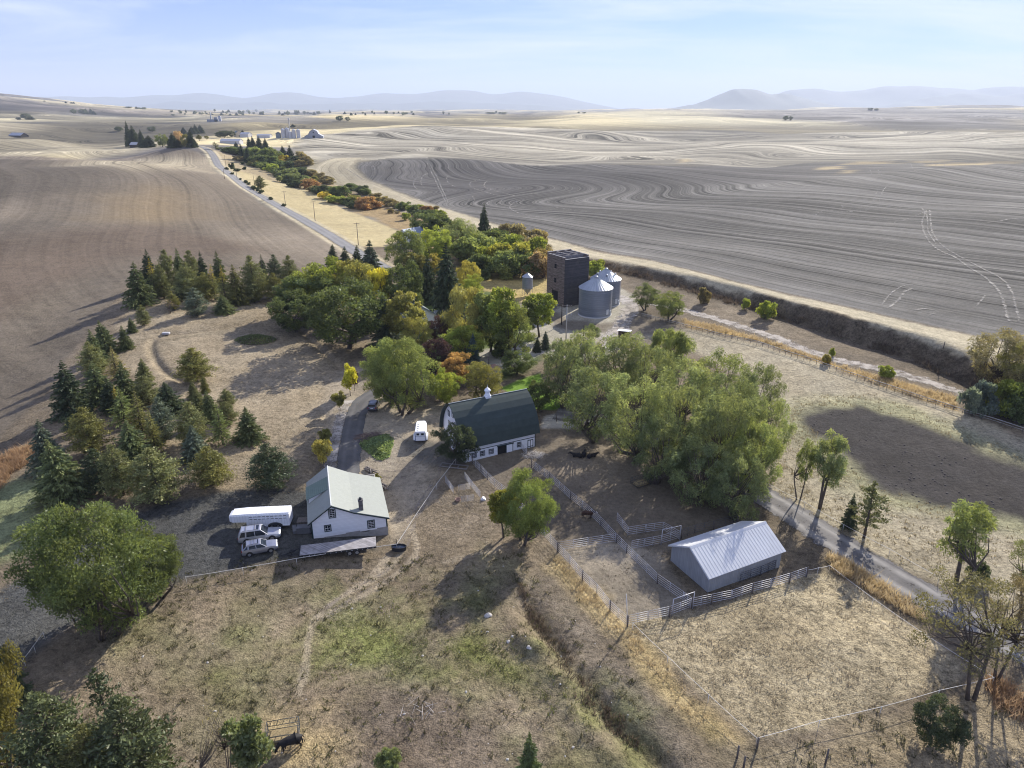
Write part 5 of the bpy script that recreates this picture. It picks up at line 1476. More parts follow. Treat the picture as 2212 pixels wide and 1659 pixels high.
M_TAPE = simple_mat("white_fence_tape", (.66, .64, .60), .6)
M_RUST = simple_mat("rusty_sheet", (.26, .17, .135), .8, .1, var=.25, vscale=2.5)
M_TYRE2 = simple_mat("tyre_rubber", (.022, .022, .024), .85)
M_RIM = simple_mat("wheel_rim", (.42, .43, .45), .35, .7)


def window(parent, x, z, w, h, wall='front', off=0.0, frame=M_GREENTRIM, sash=M_PAINTW, cols=2, rows=2, fw=.12, name="window"):
    """window on a wall plane: 'front' faces -y at y=off; 'left' faces -x at x=off"""
    def bx(mb, a0, d0, z0, a1, d1, z1):
        if wall == 'front': mb.box(a0, off - d1, z0, a1, off - d0, z1)
        else: mb.box(off - d1, a0, z0, off - d0, a1, z1)
    f = MB()
    bx(f, x - w / 2 - fw, 0, z - h / 2 - fw, x - w / 2, .06, z + h / 2 + fw); bx(f, x + w / 2, 0, z - h / 2 - fw, x + w / 2 + fw, .06, z + h / 2 + fw)
    bx(f, x - w / 2, 0, z + h / 2, x + w / 2, .063, z + h / 2 + fw); bx(f, x - w / 2 - .03, 0, z - h / 2 - fw, x + w / 2 + .03, .08, z - h / 2)
    win = f.build(name, frame, parent)
    p = MB(); bx(p, x - w / 2, .004, z - h / 2, x + w / 2, .02, z + h / 2); p.build("pane", M_GLASS, win)
    s = MB(); t = .032
    bx(s, x - w / 2, .02, z - h / 2, x - w / 2 + t, .045, z + h / 2); bx(s, x + w / 2 - t, .02, z - h / 2, x + w / 2, .045, z + h / 2)
    for k in range(rows + 1):
        zz = z - h / 2 + (h - t) * k / rows; bx(s, x - w / 2 + t, .021, zz, x + w / 2 - t, .044, zz + t)
    for k in range(1, cols):
        xx = x - w / 2 + w * k / cols; bx(s, xx - t / 2, .022, z - h / 2 + t, xx + t / 2, .042, z + h / 2 - t)
    s.build("sash", sash, win)
    return win


def roof_sheet(mb, prof, y0, y1, th=.12):
    """folded roof following profile points (x, z)"""
    top = [(x, z + th) for x, z in prof]
    poly = prof + top[::-1]
    n = len(prof)
    # split into convex strips
    for i in range(n - 1):
        mb.prism([prof[i], prof[i + 1], top[i + 1], top[i]], 'y', y0, y1)


# ------------------------------------------------------------------ white house with the long sloping roof
A, rz, L = frame2(P3k(916, 1578), P3k(1135, 1566))
W_, D_ = 10.5, 11.4; rz = math.radians(16.5)
gz = min(H(*A), 0.3)
house = empty("white_house", (A[0], A[1], H(*A) - .1), rz); tag(house, "white gabled house with pale green-grey roof sloping long to the right", "house")
EV = [(-.42, 2.62), (3.0, 5.05), (6.0, 3.45), (W_ + .35, 1.66)]
gab = [(0, 0), (0, 2.86), (3.0, 5.0), (6.0, 3.40), (W_, 1.74), (W_, 0)]
m = MB(); m.prism(gab, 'y', 0, D_); m.build("wall", M_WHITE, house)
r = MB()
for q0, q1 in zip(EV[:-1], EV[1:]): roof_sheet(r, [q0, q1], -.32, D_ + .3)
rf = r.build("roof", M_ROOFPALE, house)
c = MB(); c.box(2.93, -.30, 5.16, 3.07, D_ + .28, 5.21); c.build("ridge_cap", simple_mat("pale_ridge", (.62, .63, .60), .6), rf)
t = MB()
for (x0, z0), (x1, z1) in zip(EV[:-1], EV[1:]):
    t.prism([(x0, z0 - .14), (x1, z1 - .14), (x1, z1 + .02), (x0, z0 + .02)], 'y', -.38, -.325)
t.box(-.03, -.035, 0, .16, -.002, 2.95); t.box(W_ - .16, -.035, -.05, W_ + .03, -.002, 1.62); t.box(W_ + .001, -.03, -.05, W_ + .04, .22, 1.6); t.box(-.04, -.03, 0, -.001, .2, 2.75)
t.build("trim_board", M_GREENTRIM, house)
f = MB()
for x0, x1, z1 in ((-.02, 1.6, -.02), (1.6, 4.6, .08), (4.6, 6.6, .20), (6.6, 7.2, -.12), (7.2, 7.9, -.2), (7.9, 9.0, .0), (9.0, W_ + .02, .16)):
    f.box(x0, -.05, -2.6, x1, .1, z1)
f.box(W_ - .1, .1, -2.6, W_ + .05, D_, .1); f.build("foundation", M_CONC, house)
window(house, 3.0, 3.70, .78, 1.22, rows=4); window(house, 2.2, 1.43, .74, .86); window(house, 8.2, 1.0, .84, 1.10, rows=4)
# right end and left wall openings
window(house, 3.0, 1.9, .8, 1.2, 'left'); window(house, 8.5, 1.7, .8, 1.2, 'left')
ch = MB(); ch.bevbox(6.75, .55, 2.6, 7.35, 1.15, 4.75, .03); ch.box(6.70, .5, 4.60, 7.40, 1.2, 4.78)
ch.build("chimney", siding_mat("chimney_brick", (.13, .12, .125), .14, True, .3, .9, .02, .3), house); q = MB(); q.lathe([(.2, 4.78), (.2, 5.05), (.16, 5.1), (.0, 5.1)], 10, 7.05, .85); q.build("flue", M_DKSTEEL, house)
dm = MB(); dm.prism([(-.10, 2.75), (2.3, 4.52), (-.10, 3.72)], 'y', 4.9, 8.1); dorm = dm.build("dormer", M_WHITE, house)
dr = MB(); roof_sheet(dr, [(-.45, 3.60), (2.80, 4.95)], 4.65, 8.35, .1)
for k in range(13):
    yy = 4.68 + k * .30; dr.prism([(-.45, 3.70), (2.78, 5.05), (2.78, 5.11), (-.45, 3.76)], 'y', yy, yy + .05)
dr.build("dormer_roof", M_RIBGREEN, dorm)
window(house, 6.5, 3.25, 1.8, .5, 'left', -.101, name="dormer_window")
# low deck at the far right corner of the house
dk = MB(); dk.box(5.2, D_ + .3, -.2, 10.2, D_ + 3.2, .25); dk.box(9.9, D_ + 3.05, .25, 10.2, D_ + 3.25, 1.0); dk.box(5.2, D_ + 3.1, .85, 9.9, D_ + 3.2, 1.0); dk.box(10.1, D_ + .3, .85, 10.2, D_ + 3.05, 1.0)
for k in range(5): dk.box(5.2 + k * 1.15, D_ + 3.1, .25, 5.3 + k * 1.15, D_ + 3.2, .85)
dk.build("deck", simple_mat("grey_deck_boards", (.42, .40, .37), .85, var=.15), house)

# ------------------------------------------------------------------ the arched barn
A, rz, L = frame2(P3k(1356, 1315), P3k(1576, 1266), 3.0)
barn = empty("barn", (A[0], A[1], 0), rz); tag(barn, "white barn with big dark green arched roof and cupola", "barn")
LB = L
half = [(-.15, 2.85), (.02, 3.6), (.30, 4.6), (.78, 5.7), (1.45, 6.75), (2.3, 7.7), (3.3, 8.5), (4.25, 9.05), (5.05, 9.42)]
arch = half + [(10.1 - y, z) for y, z in half[::-1][1:]]
inner = [(y + (.16 if y < 5 else -.16 if y > 5.1 else 0), z - .1) for y, z in arch]
wl = MB()
wl.box(.35, .30, -1.2, LB - .35, .46, 3.45)                # long front wall
wl.box(.35, 9.64, -1.2, LB - .35, 9.8, 3.45)
wl.build("wall", M_WHITE, barn)
gpoly = [(.30, -1.2)] + [(max(.30, min(9.8, y)), z) for y, z in inner[1:-1]] + [(9.8, -1.2)]
gc = (5.05, 3.0)
for x0 in (.35, LB - .51):
    ge = MB(); ge.prism(gpoly, 'x', x0, x0 + .16); ge.build("gable_wall", M_WHITEV, barn)
rm = MB()
for i in range(len(arch) - 1):
    (y0, z0), (y1, z1) = arch[i], arch[i + 1]; (a0, b0), (a1, b1) = inner[i], inner[i + 1]
    rm.prism([(y0, z0), (y1, z1), (a1, b1), (a0, b0)], 'x', -.35, LB + .35)
roof = rm.build("roof", M_BARNROOF, barn)
rk = MB(); rk.box(-.36, 4.98, 9.42, LB + .36, 5.12, 9.475); rk.build("ridge_cap", simple_mat("grey_ridge_metal", (.30, .33, .33), .5), roof)
cu = MB(); cu.bevbox(7.0 - .52, 4.55, 9.0, 7.0 + .52, 5.55, 9.62, .1, .05)
cu.lathe([(.50, 9.6), (.54, 9.75), (.42, 9.95), (.40, 10.25), (.52, 10.42), (.60, 10.55), (.50, 10.72), (.34, 10.86), (.22, 10.95), (.14, 11.08), (.0, 11.1)], 14, 7.0, 5.05)
cup = cu.build("cupola", M_PAINTW, barn); fi = MB(); fi.tube((7.0, 5.05, 11.08), (7.0, 5.05, 11.62), .035, .015, 6); fi.lathe([(0, 11.26), (.08, 11.32), (0, 11.38)], 8, 7.0, 5.05); fi.build("finial", M_PAINTW, cup)
tr = MB(); tr.box(.35, .265, 1.98, LB - .35, .298, 2.10); tr.box(.33, .262, -.9, .45, .296, 2.85); tr.box(LB - .47, .262, -.9, LB - .33, .296, 2.85)
tr.build("trim_board", M_GREENTRIM, barn)
X = lambda zx: .35 + (zx - 715) / 915.0 * (LB - .7)
for zx in (835, 940, 1050): window(barn, X(zx), 1.15, .72, .72, 'front', .298, cols=3, rows=2, sash=M_PAINTW)
window(barn, X(1412), 1.25, .62, .72, 'front', .298, cols=2, rows=2)
op = MB(); op.box(X(1132), .28, -.9, X(1242), .297, 1.85); op.build("doorway", M_BLACK, barn)
sl = MB(); sl.box(X(1242) + .05, .17, -.7, X(1322), .25, 1.72); sdoor = sl.build("sliding_door", M_PAINTW, barn)
fr = MB(); fr.box(X(1236), .15, -.7, X(1242) + .05, .262, 1.78); fr.box(X(1322), .15, -.7, X(1330), .262, 1.78); fr.box(X(1125), .12, 1.78, X(1338), .262, 1.93); fr.box(X(1242) + .05, .155, -.75, X(1322), .255, -.62)
fr.build("door_trim", M_GREENTRIM, sdoor)
dd = MB(); xa, xb = X(1525), X(1598)
dd.box(xa + .1, .24, -.75, xb - .1, .297, 1.6); door = dd.build("door", M_PAINTW, barn)
ft = MB(); ft.box(xa, .2, -.8, xa + .1, .297, 1.7); ft.box(xb - .1, .2, -.8, xb, .297, 1.7); ft.box(xa + .1, .2, 1.6, xb - .1, .297, 1.7); ft.box(xa + .1, .222, .36, xb - .1, .239, .48); ft.box((xa + xb) / 2 - .05, .22, -.75, (xa + xb) / 2 + .05, .239, 1.6)
ft.build("door_frame", M_GREENTRIM, door)
for y, z, w, h in ((5.05, 7.25, .62, .85), (3.2, 6.8, .62, .85), (6.9, 6.8, .62, .85), (6.7, 4.7, .8, 1.1), (3.0, 4.55, .8, 1.1), (2.1, 1.3, .8, 1.0), (8.2, 1.3, .8, 1.0)):
    window(barn, y, z, w, h, 'left', .348, cols=2, rows=2)
gd = MB(); gd.box(.26, 3.7, -.9, .347, 6.3, 2.6); g = gd.build("gable_door", M_PAINTW, barn)
gf = MB(); gf.box(.22, 3.58, -.9, .347, 3.7, 2.72); gf.box(.22, 6.3, -.9, .347, 6.42, 2.72); gf.box(.22, 3.7, 2.6, .347, 6.3, 2.72); gf.box(.235, 4.94, -.9, .259, 5.06, 2.6); gf.box(.236, 3.7, .75, .258, 4.94, .87); gf.box(.236, 5.06, .75, .258, 6.3, .87); gf.build("door_frame", M_GREENTRIM, g)

# ------------------------------------------------------------------ grey steel shed
A, rz, L = frame2(P3k(2073, 1736), P3k(2283, 1662))
shed = empty("shed", (A[0], A[1], H(*A) - .05), rz); tag(shed, "grey ribbed metal shed with shiny galvanised gable roof", "shed")
LS, DS, EZ, RZ_ = L, 7.3, 2.55, 4.6
m = MB(); m.prism([(0, -.4), (0, EZ), (DS / 2, RZ_), (DS, EZ), (DS, -.4)], 'x', 0, LS); m.build("wall", M_SHEDW, shed)
r = MB()
for (y0, z0), (y1, z1) in (((-.35, EZ - .17), (DS / 2, RZ_ + .03)), ((DS / 2, RZ_ + .03), (DS + .35, EZ - .17))):
    r.prism([(y0, z0), (y1, z1), (y1, z1 + .06), (y0, z0 + .06)], 'x', -.35, LS + .35)
    k = 0; x = -.33
    while x < LS + .3:
        r.prism([(y0 + .01, z0 + .061), (y1, z1 + .061), (y1, z1 + .085), (y0 + .01, z0 + .085)], 'x', x, x + .05); x += .50
rf = r.build("roof", M_GALV, shed)
q = MB(); q.prism([(DS / 2 - .25, RZ_ - .03), (DS / 2, RZ_ + .115), (DS / 2 + .25, RZ_ - .03), (DS / 2, RZ_ + .15)], 'x', -.36, LS + .36); q.build("ridge_cap", M_GALV, rf)
t = MB(); t.prism([(-.36, EZ - .30), (DS / 2, RZ_ - .09), (DS / 2, RZ_ + .02), (-.36, EZ - .19)], 'x', -.40, -.352); t.prism([(DS + .36, EZ - .30), (DS / 2, RZ_ - .09), (DS / 2, RZ_ + .02), (DS + .36, EZ - .19)], 'x', -.401, -.353); t.build("trim_board", simple_mat("pale_trim", (.55, .57, .58), .6), shed)

# ------------------------------------------------------------------ old wooden grain elevator
A = G(*P3k(1653, 901)); rz = math.radians(32)
el = empty("grain_elevator", (A[0], A[1], A[2] - .1), rz); tag(el, "old dark wooden grain elevator tower without a roof", "grain elevator")
EW, ED, EH = 9.0, 9.6, 15.3
m = MB(); th = .35
q = MB(); q.box(0, 0, -.5, EW, th, EH - .5); q.build("dark_wall", siding_mat("tarred_boards", (.062, .058, .062), .22, True, .2, .9, .03, .3), el)
m.box(0, ED - th, -.5, EW, ED, EH + .35); m.box(0, th, -.5, th, ED - th, EH); m.box(EW - th, th, -.5, EW, ED - th, EH + .1)
m.build("wall", M_OLDWOOD, el)
ci = MB()
for x in (3.1, 6.1): ci.box(x, 2.3, 8, x + .25, ED - th, EH + .3)
for y in (2.1, 4.6, 7.1): ci.box(th, y, 8, EW - th, y + .22, EH + .25)
ci.box(th, th, 11.5, EW - th, ED - th, 11.7)
ci.prism([(3.4, 11.7), (5.8, 11.7), (4.6, 14.4)], 'y', 1.0, 1.2)
ci.build("cribbing", simple_mat("grey_cribbing", (.22, .205, .20), .95, var=.35, vscale=2), el)
cp = MB()
for x0, y0, x1, y1, z in ((-.05, -.05, EW + .05, th + .02, EH - .5), (-.05, ED - th, EW + .05, ED + .05, EH + .35), (-.04, th + .02, th, ED - th, EH), (EW - th, th + .02, EW + .04, ED - th, EH + .1)):
    cp.box(x0, y0, z, x1, y1, z + .08)
cp.build("coping", simple_mat("pale_weathered_board", (.30, .29, .285), .9, var=.2), el)
for z, h in ((12.0, 1.25), (7.6, 1.35)):
    o = MB(); o.box(-.02, 4.6, z - h / 2, -.003, 5.5, z + h / 2); wn = o.build("window", M_BLACK, el)
    q = MB(); q.box(-.06, 4.48, z - h / 2, -.002, 4.6, z + h / 2); q.box(-.06, 5.5, z - h / 2, -.002, 5.62, z + h / 2); q.box(-.065, 4.48, z + h / 2, -.002, 5.62, z + h / 2 + .12); q.box(-.05, 4.6, z - .04, -.021, 5.5, z + .04); q.build("frame", M_DARKWOOD, wn)
o = MB(); o.box(-.025, 3.6, .2, -.003, 6.4, 4.3); dr = o.build("doorway", M_BLACK, el)
q = MB(); q.box(-.08, 3.4, .2, -.002, 3.6, 4.5); q.box(-.08, 6.4, .2, -.002, 6.6, 4.5); q.box(-.085, 3.6, 4.3, -.002, 6.4, 4.5); q.box(-.06, 4.4, .2, -.026, 4.5, 4.3); q.box(-.06, 5.5, .2, -.026, 5.6, 4.3); q.build("frame", M_DARKWOOD, dr)
# boarded ramp below the doorway
rp = MB(); rp.prism([(-.1, .2), (-6.0, -.3), (-6.0, -.1), (-.1, .5)], 'y', 2.4, 7.4); rp.build("ramp", simple_mat("grey_boards", (.24, .22, .205), .9, var=.25, vscale=2), el)


def grain_bin(u, v, rad, ez, pz, label, ribs=36, vents=0):
    x, y, z = G(u, v)
    e = empty("grain_bin", (x, y, z - .05), .3); tag(e, label, "grain bin", "round steel grain bins by the elevator")
    b_ = MB(); prof = []
    n = int(ez / .28)
    for k in range(n + 1): prof += [(rad - (.025 if k % 2 else 0), .3 + (ez - .3) * k / n)]
    b_.lathe(prof, 48); b_.build("wall", M_BIN, e)
    bs = MB(); bs.lathe([(rad + .12, -.4), (rad + .12, .25), (rad - .02, .32)], 40); bs.build("base_ring", simple_mat("pale_concrete", (.48, .47, .45), .9), e)
    rr = MB(); N = ribs * 4
    rings = []
    for t in np.linspace(0, 1, 6):
        ring = []
        for k in range(N):
            bump = (.085 if k % 4 == 0 else 0) * (1 - t * .3)
            R_ = (rad + .18) * (1 - t) + .45 * t
            ring.append((R_ * math.cos(6.2832 * k / N), R_ * math.sin(6.2832 * k / N), ez - .06 + (pz - ez) * t + bump))
        rings.append(ring)
    rr.loft(rings); rf = rr.build("roof", M_BINROOF, e)
    cap = MB(); cap.lathe([(.52, pz - .12), (.55, pz + .12), (.42, pz + .28), (.0, pz + .34)], 16); cap.build("cap", M_BINROOF, rf)
    for k in range(vents):
        a = k * 6.283 / vents + .6; rr_ = rad * .62; zz = ez + (pz - ez) * .42
        vt = MB(); vt.lathe([(.22, zz - .1), (.22, zz + .45), (.34, zz + .47), (.30, zz + .62), (0, zz + .7)], 10, rr_ * math.cos(a), rr_ * math.sin(a)); vt.build("vent", M_BINROOF, rf)
    a = -1.15
    d = MB()
    def slab(a0, hw, z0, z1):
        p = [(math.cos(a0) * (rad + .05), math.sin(a0) * (rad + .05))]
        tx, ty = -math.sin(a0), math.cos(a0); nx, ny = math.cos(a0), math.sin(a0); cx, cy = p[0]
        vs = []
        for zz in (z0, z1):
            for s, o_ in ((-hw, -.12), (hw, -.12), (hw, .06), (-hw, .06)): vs.append((cx + tx * s + nx * o_, cy + ty * s + ny * o_, zz))
        d.add(vs, [(0, 3, 2, 1), (4, 5, 6, 7), (0, 1, 5, 4), (1, 2, 6, 5), (2, 3, 7, 6), (3, 0, 4, 7)])
    slab(a, .45, .9, 2.4); d.build("hatch", simple_mat("pale_hatch", (.62, .65, .68), .5, .3), e)
    d = MB(); slab(a + .32, .32, .35, 1.7); d.build("door", simple_mat("grey_hatch", (.50, .54, .58), .5, .3), e)
    ld = MB()
    for s in (-.2, .2): ld.tube((math.cos(-.4) * (rad + .12) - math.sin(-.4) * s, math.sin(-.4) * (rad + .12) + math.cos(-.4) * s, .6), (math.cos(-.4) * (rad + .12) - math.sin(-.4) * s, math.sin(-.4) * (rad + .12) + math.cos(-.4) * s, ez), .025, n=4)
    for k in range(int(ez / .35)):
        zz = .7 + k * .35; ld.tube((math.cos(-.4) * (rad + .12) + math.sin(-.4) * .2, math.sin(-.4) * (rad + .12) - math.cos(-.4) * .2, zz), (math.cos(-.4) * (rad + .12) - math.sin(-.4) * .2, math.sin(-.4) * (rad + .12) + math.cos(-.4) * .2, zz), .02, n=4)
    ld.build("ladder", M_STEEL, e)
    return e


grain_bin(*P3k(1742, 920), 4.85, 8.2, 11.2, "front one of two big steel grain bins, standing before the other")
grain_bin(*P3k(1771, 889), 4.6, 8.0, 10.9, "rear one of two big steel grain bins, half hidden, with roof vents", vents=5)

# hopper bin on legs
x, y, z = G(*P3k(1545, 866)); hb = empty("hopper_bin", (x, y, z - .05), 0); tag(hb, "small steel hopper bin on thin legs left of the elevator", "grain bin")
m = MB(); m.lathe([(1.72, 2.6), (1.72, 6.4)], 28); m.build("wall", M_BIN, hb)
m = MB(); m.lathe([(1.8, 6.38), (1.1, 6.95), (.3, 7.45), (.3, 7.6), (0, 7.65)], 28, smooth_=False); m.build("roof", M_BINROOF, hb)
m = MB(); m.lathe([(1.72, 2.6), (.28, .85), (.28, .5), (0, .5)], 28); m.build("hopper", M_BIN, hb)
for k in range(6):
    a = k * 1.047; l = MB(); l.tube((1.7 * math.cos(a), 1.7 * math.sin(a), 0), (1.73 * math.cos(a), 1.73 * math.sin(a), 3.0), .06, n=6); l.build("leg", M_STEEL, hb)
# auger behind it
a0 = G(1078, 584); a1 = G(1149, 592)
au = empty("grain_auger", (*a0[:2], a0[2]), 0); tag(au, "long steel grain auger tube lying behind the hopper bin", "auger")
dx, dy = a1[0] - a0[0], a1[1] - a0[1]
m = MB(); m.tube((0, 0, 1.2), (dx, dy, 2.6), .22, n=8); m.build("tube", simple_mat("auger_steel", (.22, .25, .33), .5, .4), au)
m = MB(); m.tube((dx, dy, 2.7), (dx, dy, 1.2), .17, n=8); m.build("spout", M_STEEL, au)
m = MB(); m.tube((dx * .4, dy * .4 - 1, 0), (dx * .5, dy * .5, 1.9), .06, n=5); m.tube((dx * .4, dy * .4 + 1, 0), (dx * .5, dy * .5, 1.9), .06, n=5); m.tube((dx * .2, dy * .2, .1), (dx * .5, dy * .5, .6), .1, n=5); m.build("stand", simple_mat("blue_steel", (.05, .08, .16), .6), au)
# rusty-roofed small bin behind the barn
x, y, z = G(1067, 817); sb = empty("small_bin", (x, y, z - .05)); tag(sb, "small round grey bin with rusty cone roof behind the barn", "grain bin")
m = MB(); m.lathe([(1.6, 0), (1.6, 2.5)], 24); m.build("wall", simple_mat("grey_bin_steel", (.36, .38, .42), .6, .2), sb)
m = MB()
rg = []
for t_ in np.linspace(0, 1, 4):
    rg.append([((1.75 * (1 - t_) + .15 * t_) * math.cos(6.2832 * k / 48), (1.75 * (1 - t_) + .15 * t_) * math.sin(6.2832 * k / 48), 2.45 + .95 * t_ + (.05 if k % 4 == 0 else 0)) for k in range(48)])
m.loft(rg, cap=True); m.build("roof", M_RUST, sb)
# small open-fronted shelter
x, y, z = G(1347, 731); sh = empty("shelter", (x, y, z), math.radians(-18)); tag(sh, "small dark open-fronted shelter with white roof by the rail fence", "shelter")
m = MB(); m.box(-1.5, 1.9, 0, 1.5, 2.0, 1.75); m.box(-1.5, 0, 0, -1.4, 1.9, 1.9); m.box(1.4, 0, 0, 1.5, 1.9, 1.9); m.box(-1.4, 0, 0, -.4, .1, 1.9); m.box(.6, 0, 0, 1.4, .1, 1.9); m.build("wall", simple_mat("brown_boards", (.10, .07, .06), .9, var=.3), sh)
m = MB(); m.prism([(-.4, 2.05), (2.3, 1.75), (2.3, 1.83), (-.4, 2.13)], 'x', -1.75, 1.75); m.build("roof", simple_mat("white_sheet_roof", (.72, .73, .76), .5), sh)

# ------------------------------------------------------------------ plain gabled buildings farther off
def gable_house(name, label, cat, u, v, rz, w, d, ez, rzz, wallm, roofm, wins=(), over=.35, group=None, hip=None):
    x, y, z = G(u, v)
    e = empty(name, (x, y, z - .1), rz); tag(e, label, cat, group)
    m = MB(); m.prism([(-w / 2, -1), (-w / 2, ez), (0, rzz), (w / 2, ez), (w / 2, -1)], 'y', 0, d); m.build("wall", wallm, e)
    r = MB(); s = (rzz - ez) / (w / 2)
    roof_sheet(r, [(-w / 2 - over, ez - s * over + .02), (0, rzz + .02)], -over, d + over); roof_sheet(r, [(0, rzz + .02), (w / 2 + over, ez - s * over + .02)], -over, d + over)
    r.build("roof", roofm, e)
    for x_, z_, ww, hh, side in wins:
        if side == 'f': window(e, x_, z_, ww, hh, 'front', -.002, frame=M_PAINTW)
        else: window(e, x_, z_, ww, hh, 'left', -w / 2 - .002, frame=M_PAINTW)
    return e


M_GREYROOF = simple_mat("grey_shingle", (.20, .225, .22), .85, var=.1, vscale=2)
M_BLUEROOF = simple_mat("blue_grey_metal", (.24, .28, .34), .5, .2, var=.08)
gable_house("meadow_house", "white house with blue-grey roof half hidden by trees at the meadow's end", "house", 872, 532, math.radians(-38), 7.5, 11, 4.6, 7.6, M_WHITE, M_BLUEROOF, [(-1.8, 3.2, .9, 1.2, 'f'), (1.8, 3.2, .9, 1.2, 'f'), (0, 5.6, .8, 1.0, 'f'), (3, 3, .9, 1.2, 'l'), (7.5, 3, .9, 1.2, 'l')])
fh = gable_house("farmhouse", "farmhouse with grey-green roof almost hidden in the grove", "house", 915, 713, math.radians(28), 8.5, 12, 3.6, 6.4, M_WHITE, M_GREYROOF, [(-2.2, 1.8, .9, 1.2, 'f'), (2.0, 1.8, 1.4, 1.2, 'f'), (4, 1.8, .9, 1.2, 'l')])
m = MB(); m.prism([(0, 0), (0, 2.7), (2.5, 4.3), (5, 2.7), (5, 0)], 'x', 4.26, 9.0); m.build("porch_wing", M_WHITE, fh)
m = MB()
for (y0, z0), (y1, z1) in (((-.4, 2.46), (2.5, 4.32)), ((2.5, 4.32), (5.4, 2.46))): m.prism([(y0, z0), (y1, z1), (y1, z1 + .12), (y0, z0 + .12)], 'x', 4.3, 9.4)
m.build("wing_roof", M_GREYROOF, fh)
M_FARWHITE = simple_mat("far_white_paint", (.46, .46, .47), .6); M_FARROOF = simple_mat("far_pale_roof", (.40, .41, .44), .6)
gable_house("far_barn", "long low barn with pale lilac roof far out on the left fields", "barn", 54, 297, math.radians(68), 14, 30, 3.5, 7.5, M_DARKWOOD, M_FARROOF)
gable_house("white_shed", "little white-roofed shed under the hilltop homestead's conifers", "shed", 300, 318, math.radians(80), 7, 8.5, 3.0, 5.5, M_DARKWOOD, M_FARWHITE)
gable_house("long_building", "long white farm building behind the creek-head conifers", "building", 522, 312, math.radians(85), 10, 24, 4, 6.5, M_FARWHITE, M_FARWHITE)
gable_house("farm_building", "small white building behind the row of far dark trees", "building", 541, 296, math.radians(75), 10, 14, 4, 6.5, M_FARWHITE, M_FARWHITE)
gable_house("farm_building", "low pale building left of the grain plant's silos", "building", 586, 297, math.radians(80), 8, 20, 3, 4.5, M_FARWHITE, M_FARROOF)
gable_house("farm_building", "tiny cream building beside the lone conifer of the far farm", "building", 516, 295, math.radians(40), 8, 10, 5, 8, simple_mat("cream_paint", (.6, .52, .40), .7), M_GREYROOF)
# gambrel barn and grain plant in the middle distance
x, y, z = G(678, 298); gb = empty("gambrel_barn", (x, y, z - .2), math.radians(10)); gb.scale = (.8, .8, .75); tag(gb, "pale grey gambrel barn right of the far grain plant", "barn")
m = MB(); pr = [(-16, 0), (-16, 3), (-9, 7), (-6, 12.5), (0, 15.5), (6, 12.5), (9, 7), (16, 3), (16, 0)]; m.prism(pr, 'y', 0, 24); m.build("wall", simple_mat("pale_barn_boards", (.30, .31, .34), .8), gb)
r = MB()
for a_, b__ in zip(pr[1:-2], pr[2:-1]): roof_sheet(r, [a_, b__], -.6, 24.6, .25)
r.build("roof", M_FARROOF, gb)
m = MB(); m.box(-2, -.15, 0, 2, -.01, 4.5); m.build("door", M_BLACK, gb); m = MB(); m.box(-1, -.15, 9, 1, -.01, 11); m.build("loft_door", M_BLACK, gb)
gpx = G(622, 298)
for i, (dx, dy, rad, hh, dk, lab) in enumerate([(-13, 0, 4.5, 9, 1, "dark low silo at the left of the far grain plant"), (-6, 0, 3.6, 16, 0, "tall silo left of the far grain plant's leg"), (-1, 3, 3.6, 17, 0, "tall silo under the far grain plant's leg"), (4, 0, 3.2, 11, 0, "short silo in the middle of the far grain plant"), (9, 0, 3.4, 15, 0, "tall silo right of the middle of the far grain plant"), (15, 1, 3.4, 15, 0, "rightmost silo of the far grain plant")]):
    X0, Y0 = gpx[0] + dx, gpx[1] + dy
    e = empty("silo", (X0, Y0, H(X0, Y0) - .3)); e.scale = (.8, .8, .72); tag(e, lab, "silo", "silos of the far grain plant")
    m = MB(); m.lathe([(rad, 0), (rad, hh)], 20); m.build("wall", M_FARWHITE if not dk else simple_mat("dark_silo", (.16, .19, .22), .6), e)
    m = MB(); m.lathe([(rad + .2, hh), (.4, hh + rad * .6), (0, hh + rad * .6)], 20); m.build("roof", M_FARROOF if dk == 0 else M_DKSTEEL, e)
X0, Y0 = gpx[0] + 2, gpx[1] + 6
e = empty("elevator_leg", (X0, Y0, H(X0, Y0))); e.scale = (.7, .7, .8); tag(e, "thin tall elevator leg rising above the far silos", "elevator leg")
m = MB(); m.box(-.8, -.8, 0, .8, .8, 29); m.build("shaft", simple_mat("dull_steel", (.34, .34, .33), .7), e); m = MB(); m.bevbox(-1.4, -1.4, 29, 1.4, 1.4, 32, .3); m.build("head_house", M_FARROOF, e)
ex = G(463, 263)
e = empty("far_elevator", (ex[0], ex[1], ex[2] - 1)); e.scale = (.65, .65, .6); tag(e, "hazy grain elevator with slim tower far behind the homestead", "grain elevator")
for nm, (x0, x1, z1) in {"annex": (-28, 14, 11), "tower": (-14, -11, 38), "silo_block": (0, 12, 19), "end_silo": (17, 26, 24)}.items():
    m = MB(); m.bevbox(x0, 0, 0, x1, 9, z1, .8); m.build(nm, M_FARROOF if nm == "end_silo" else simple_mat("hazy_grey_steel", (.25, .27, .3), .7), e)
# ------------------------------------------------------------------ fences
M_PIPE = simple_mat("galvanised_pipe", (.52, .515, .53), .5, .3, var=.12, vscale=1)
M_DPIPE = simple_mat("dark_pipe", (.10, .105, .12), .5, .3, var=.12)


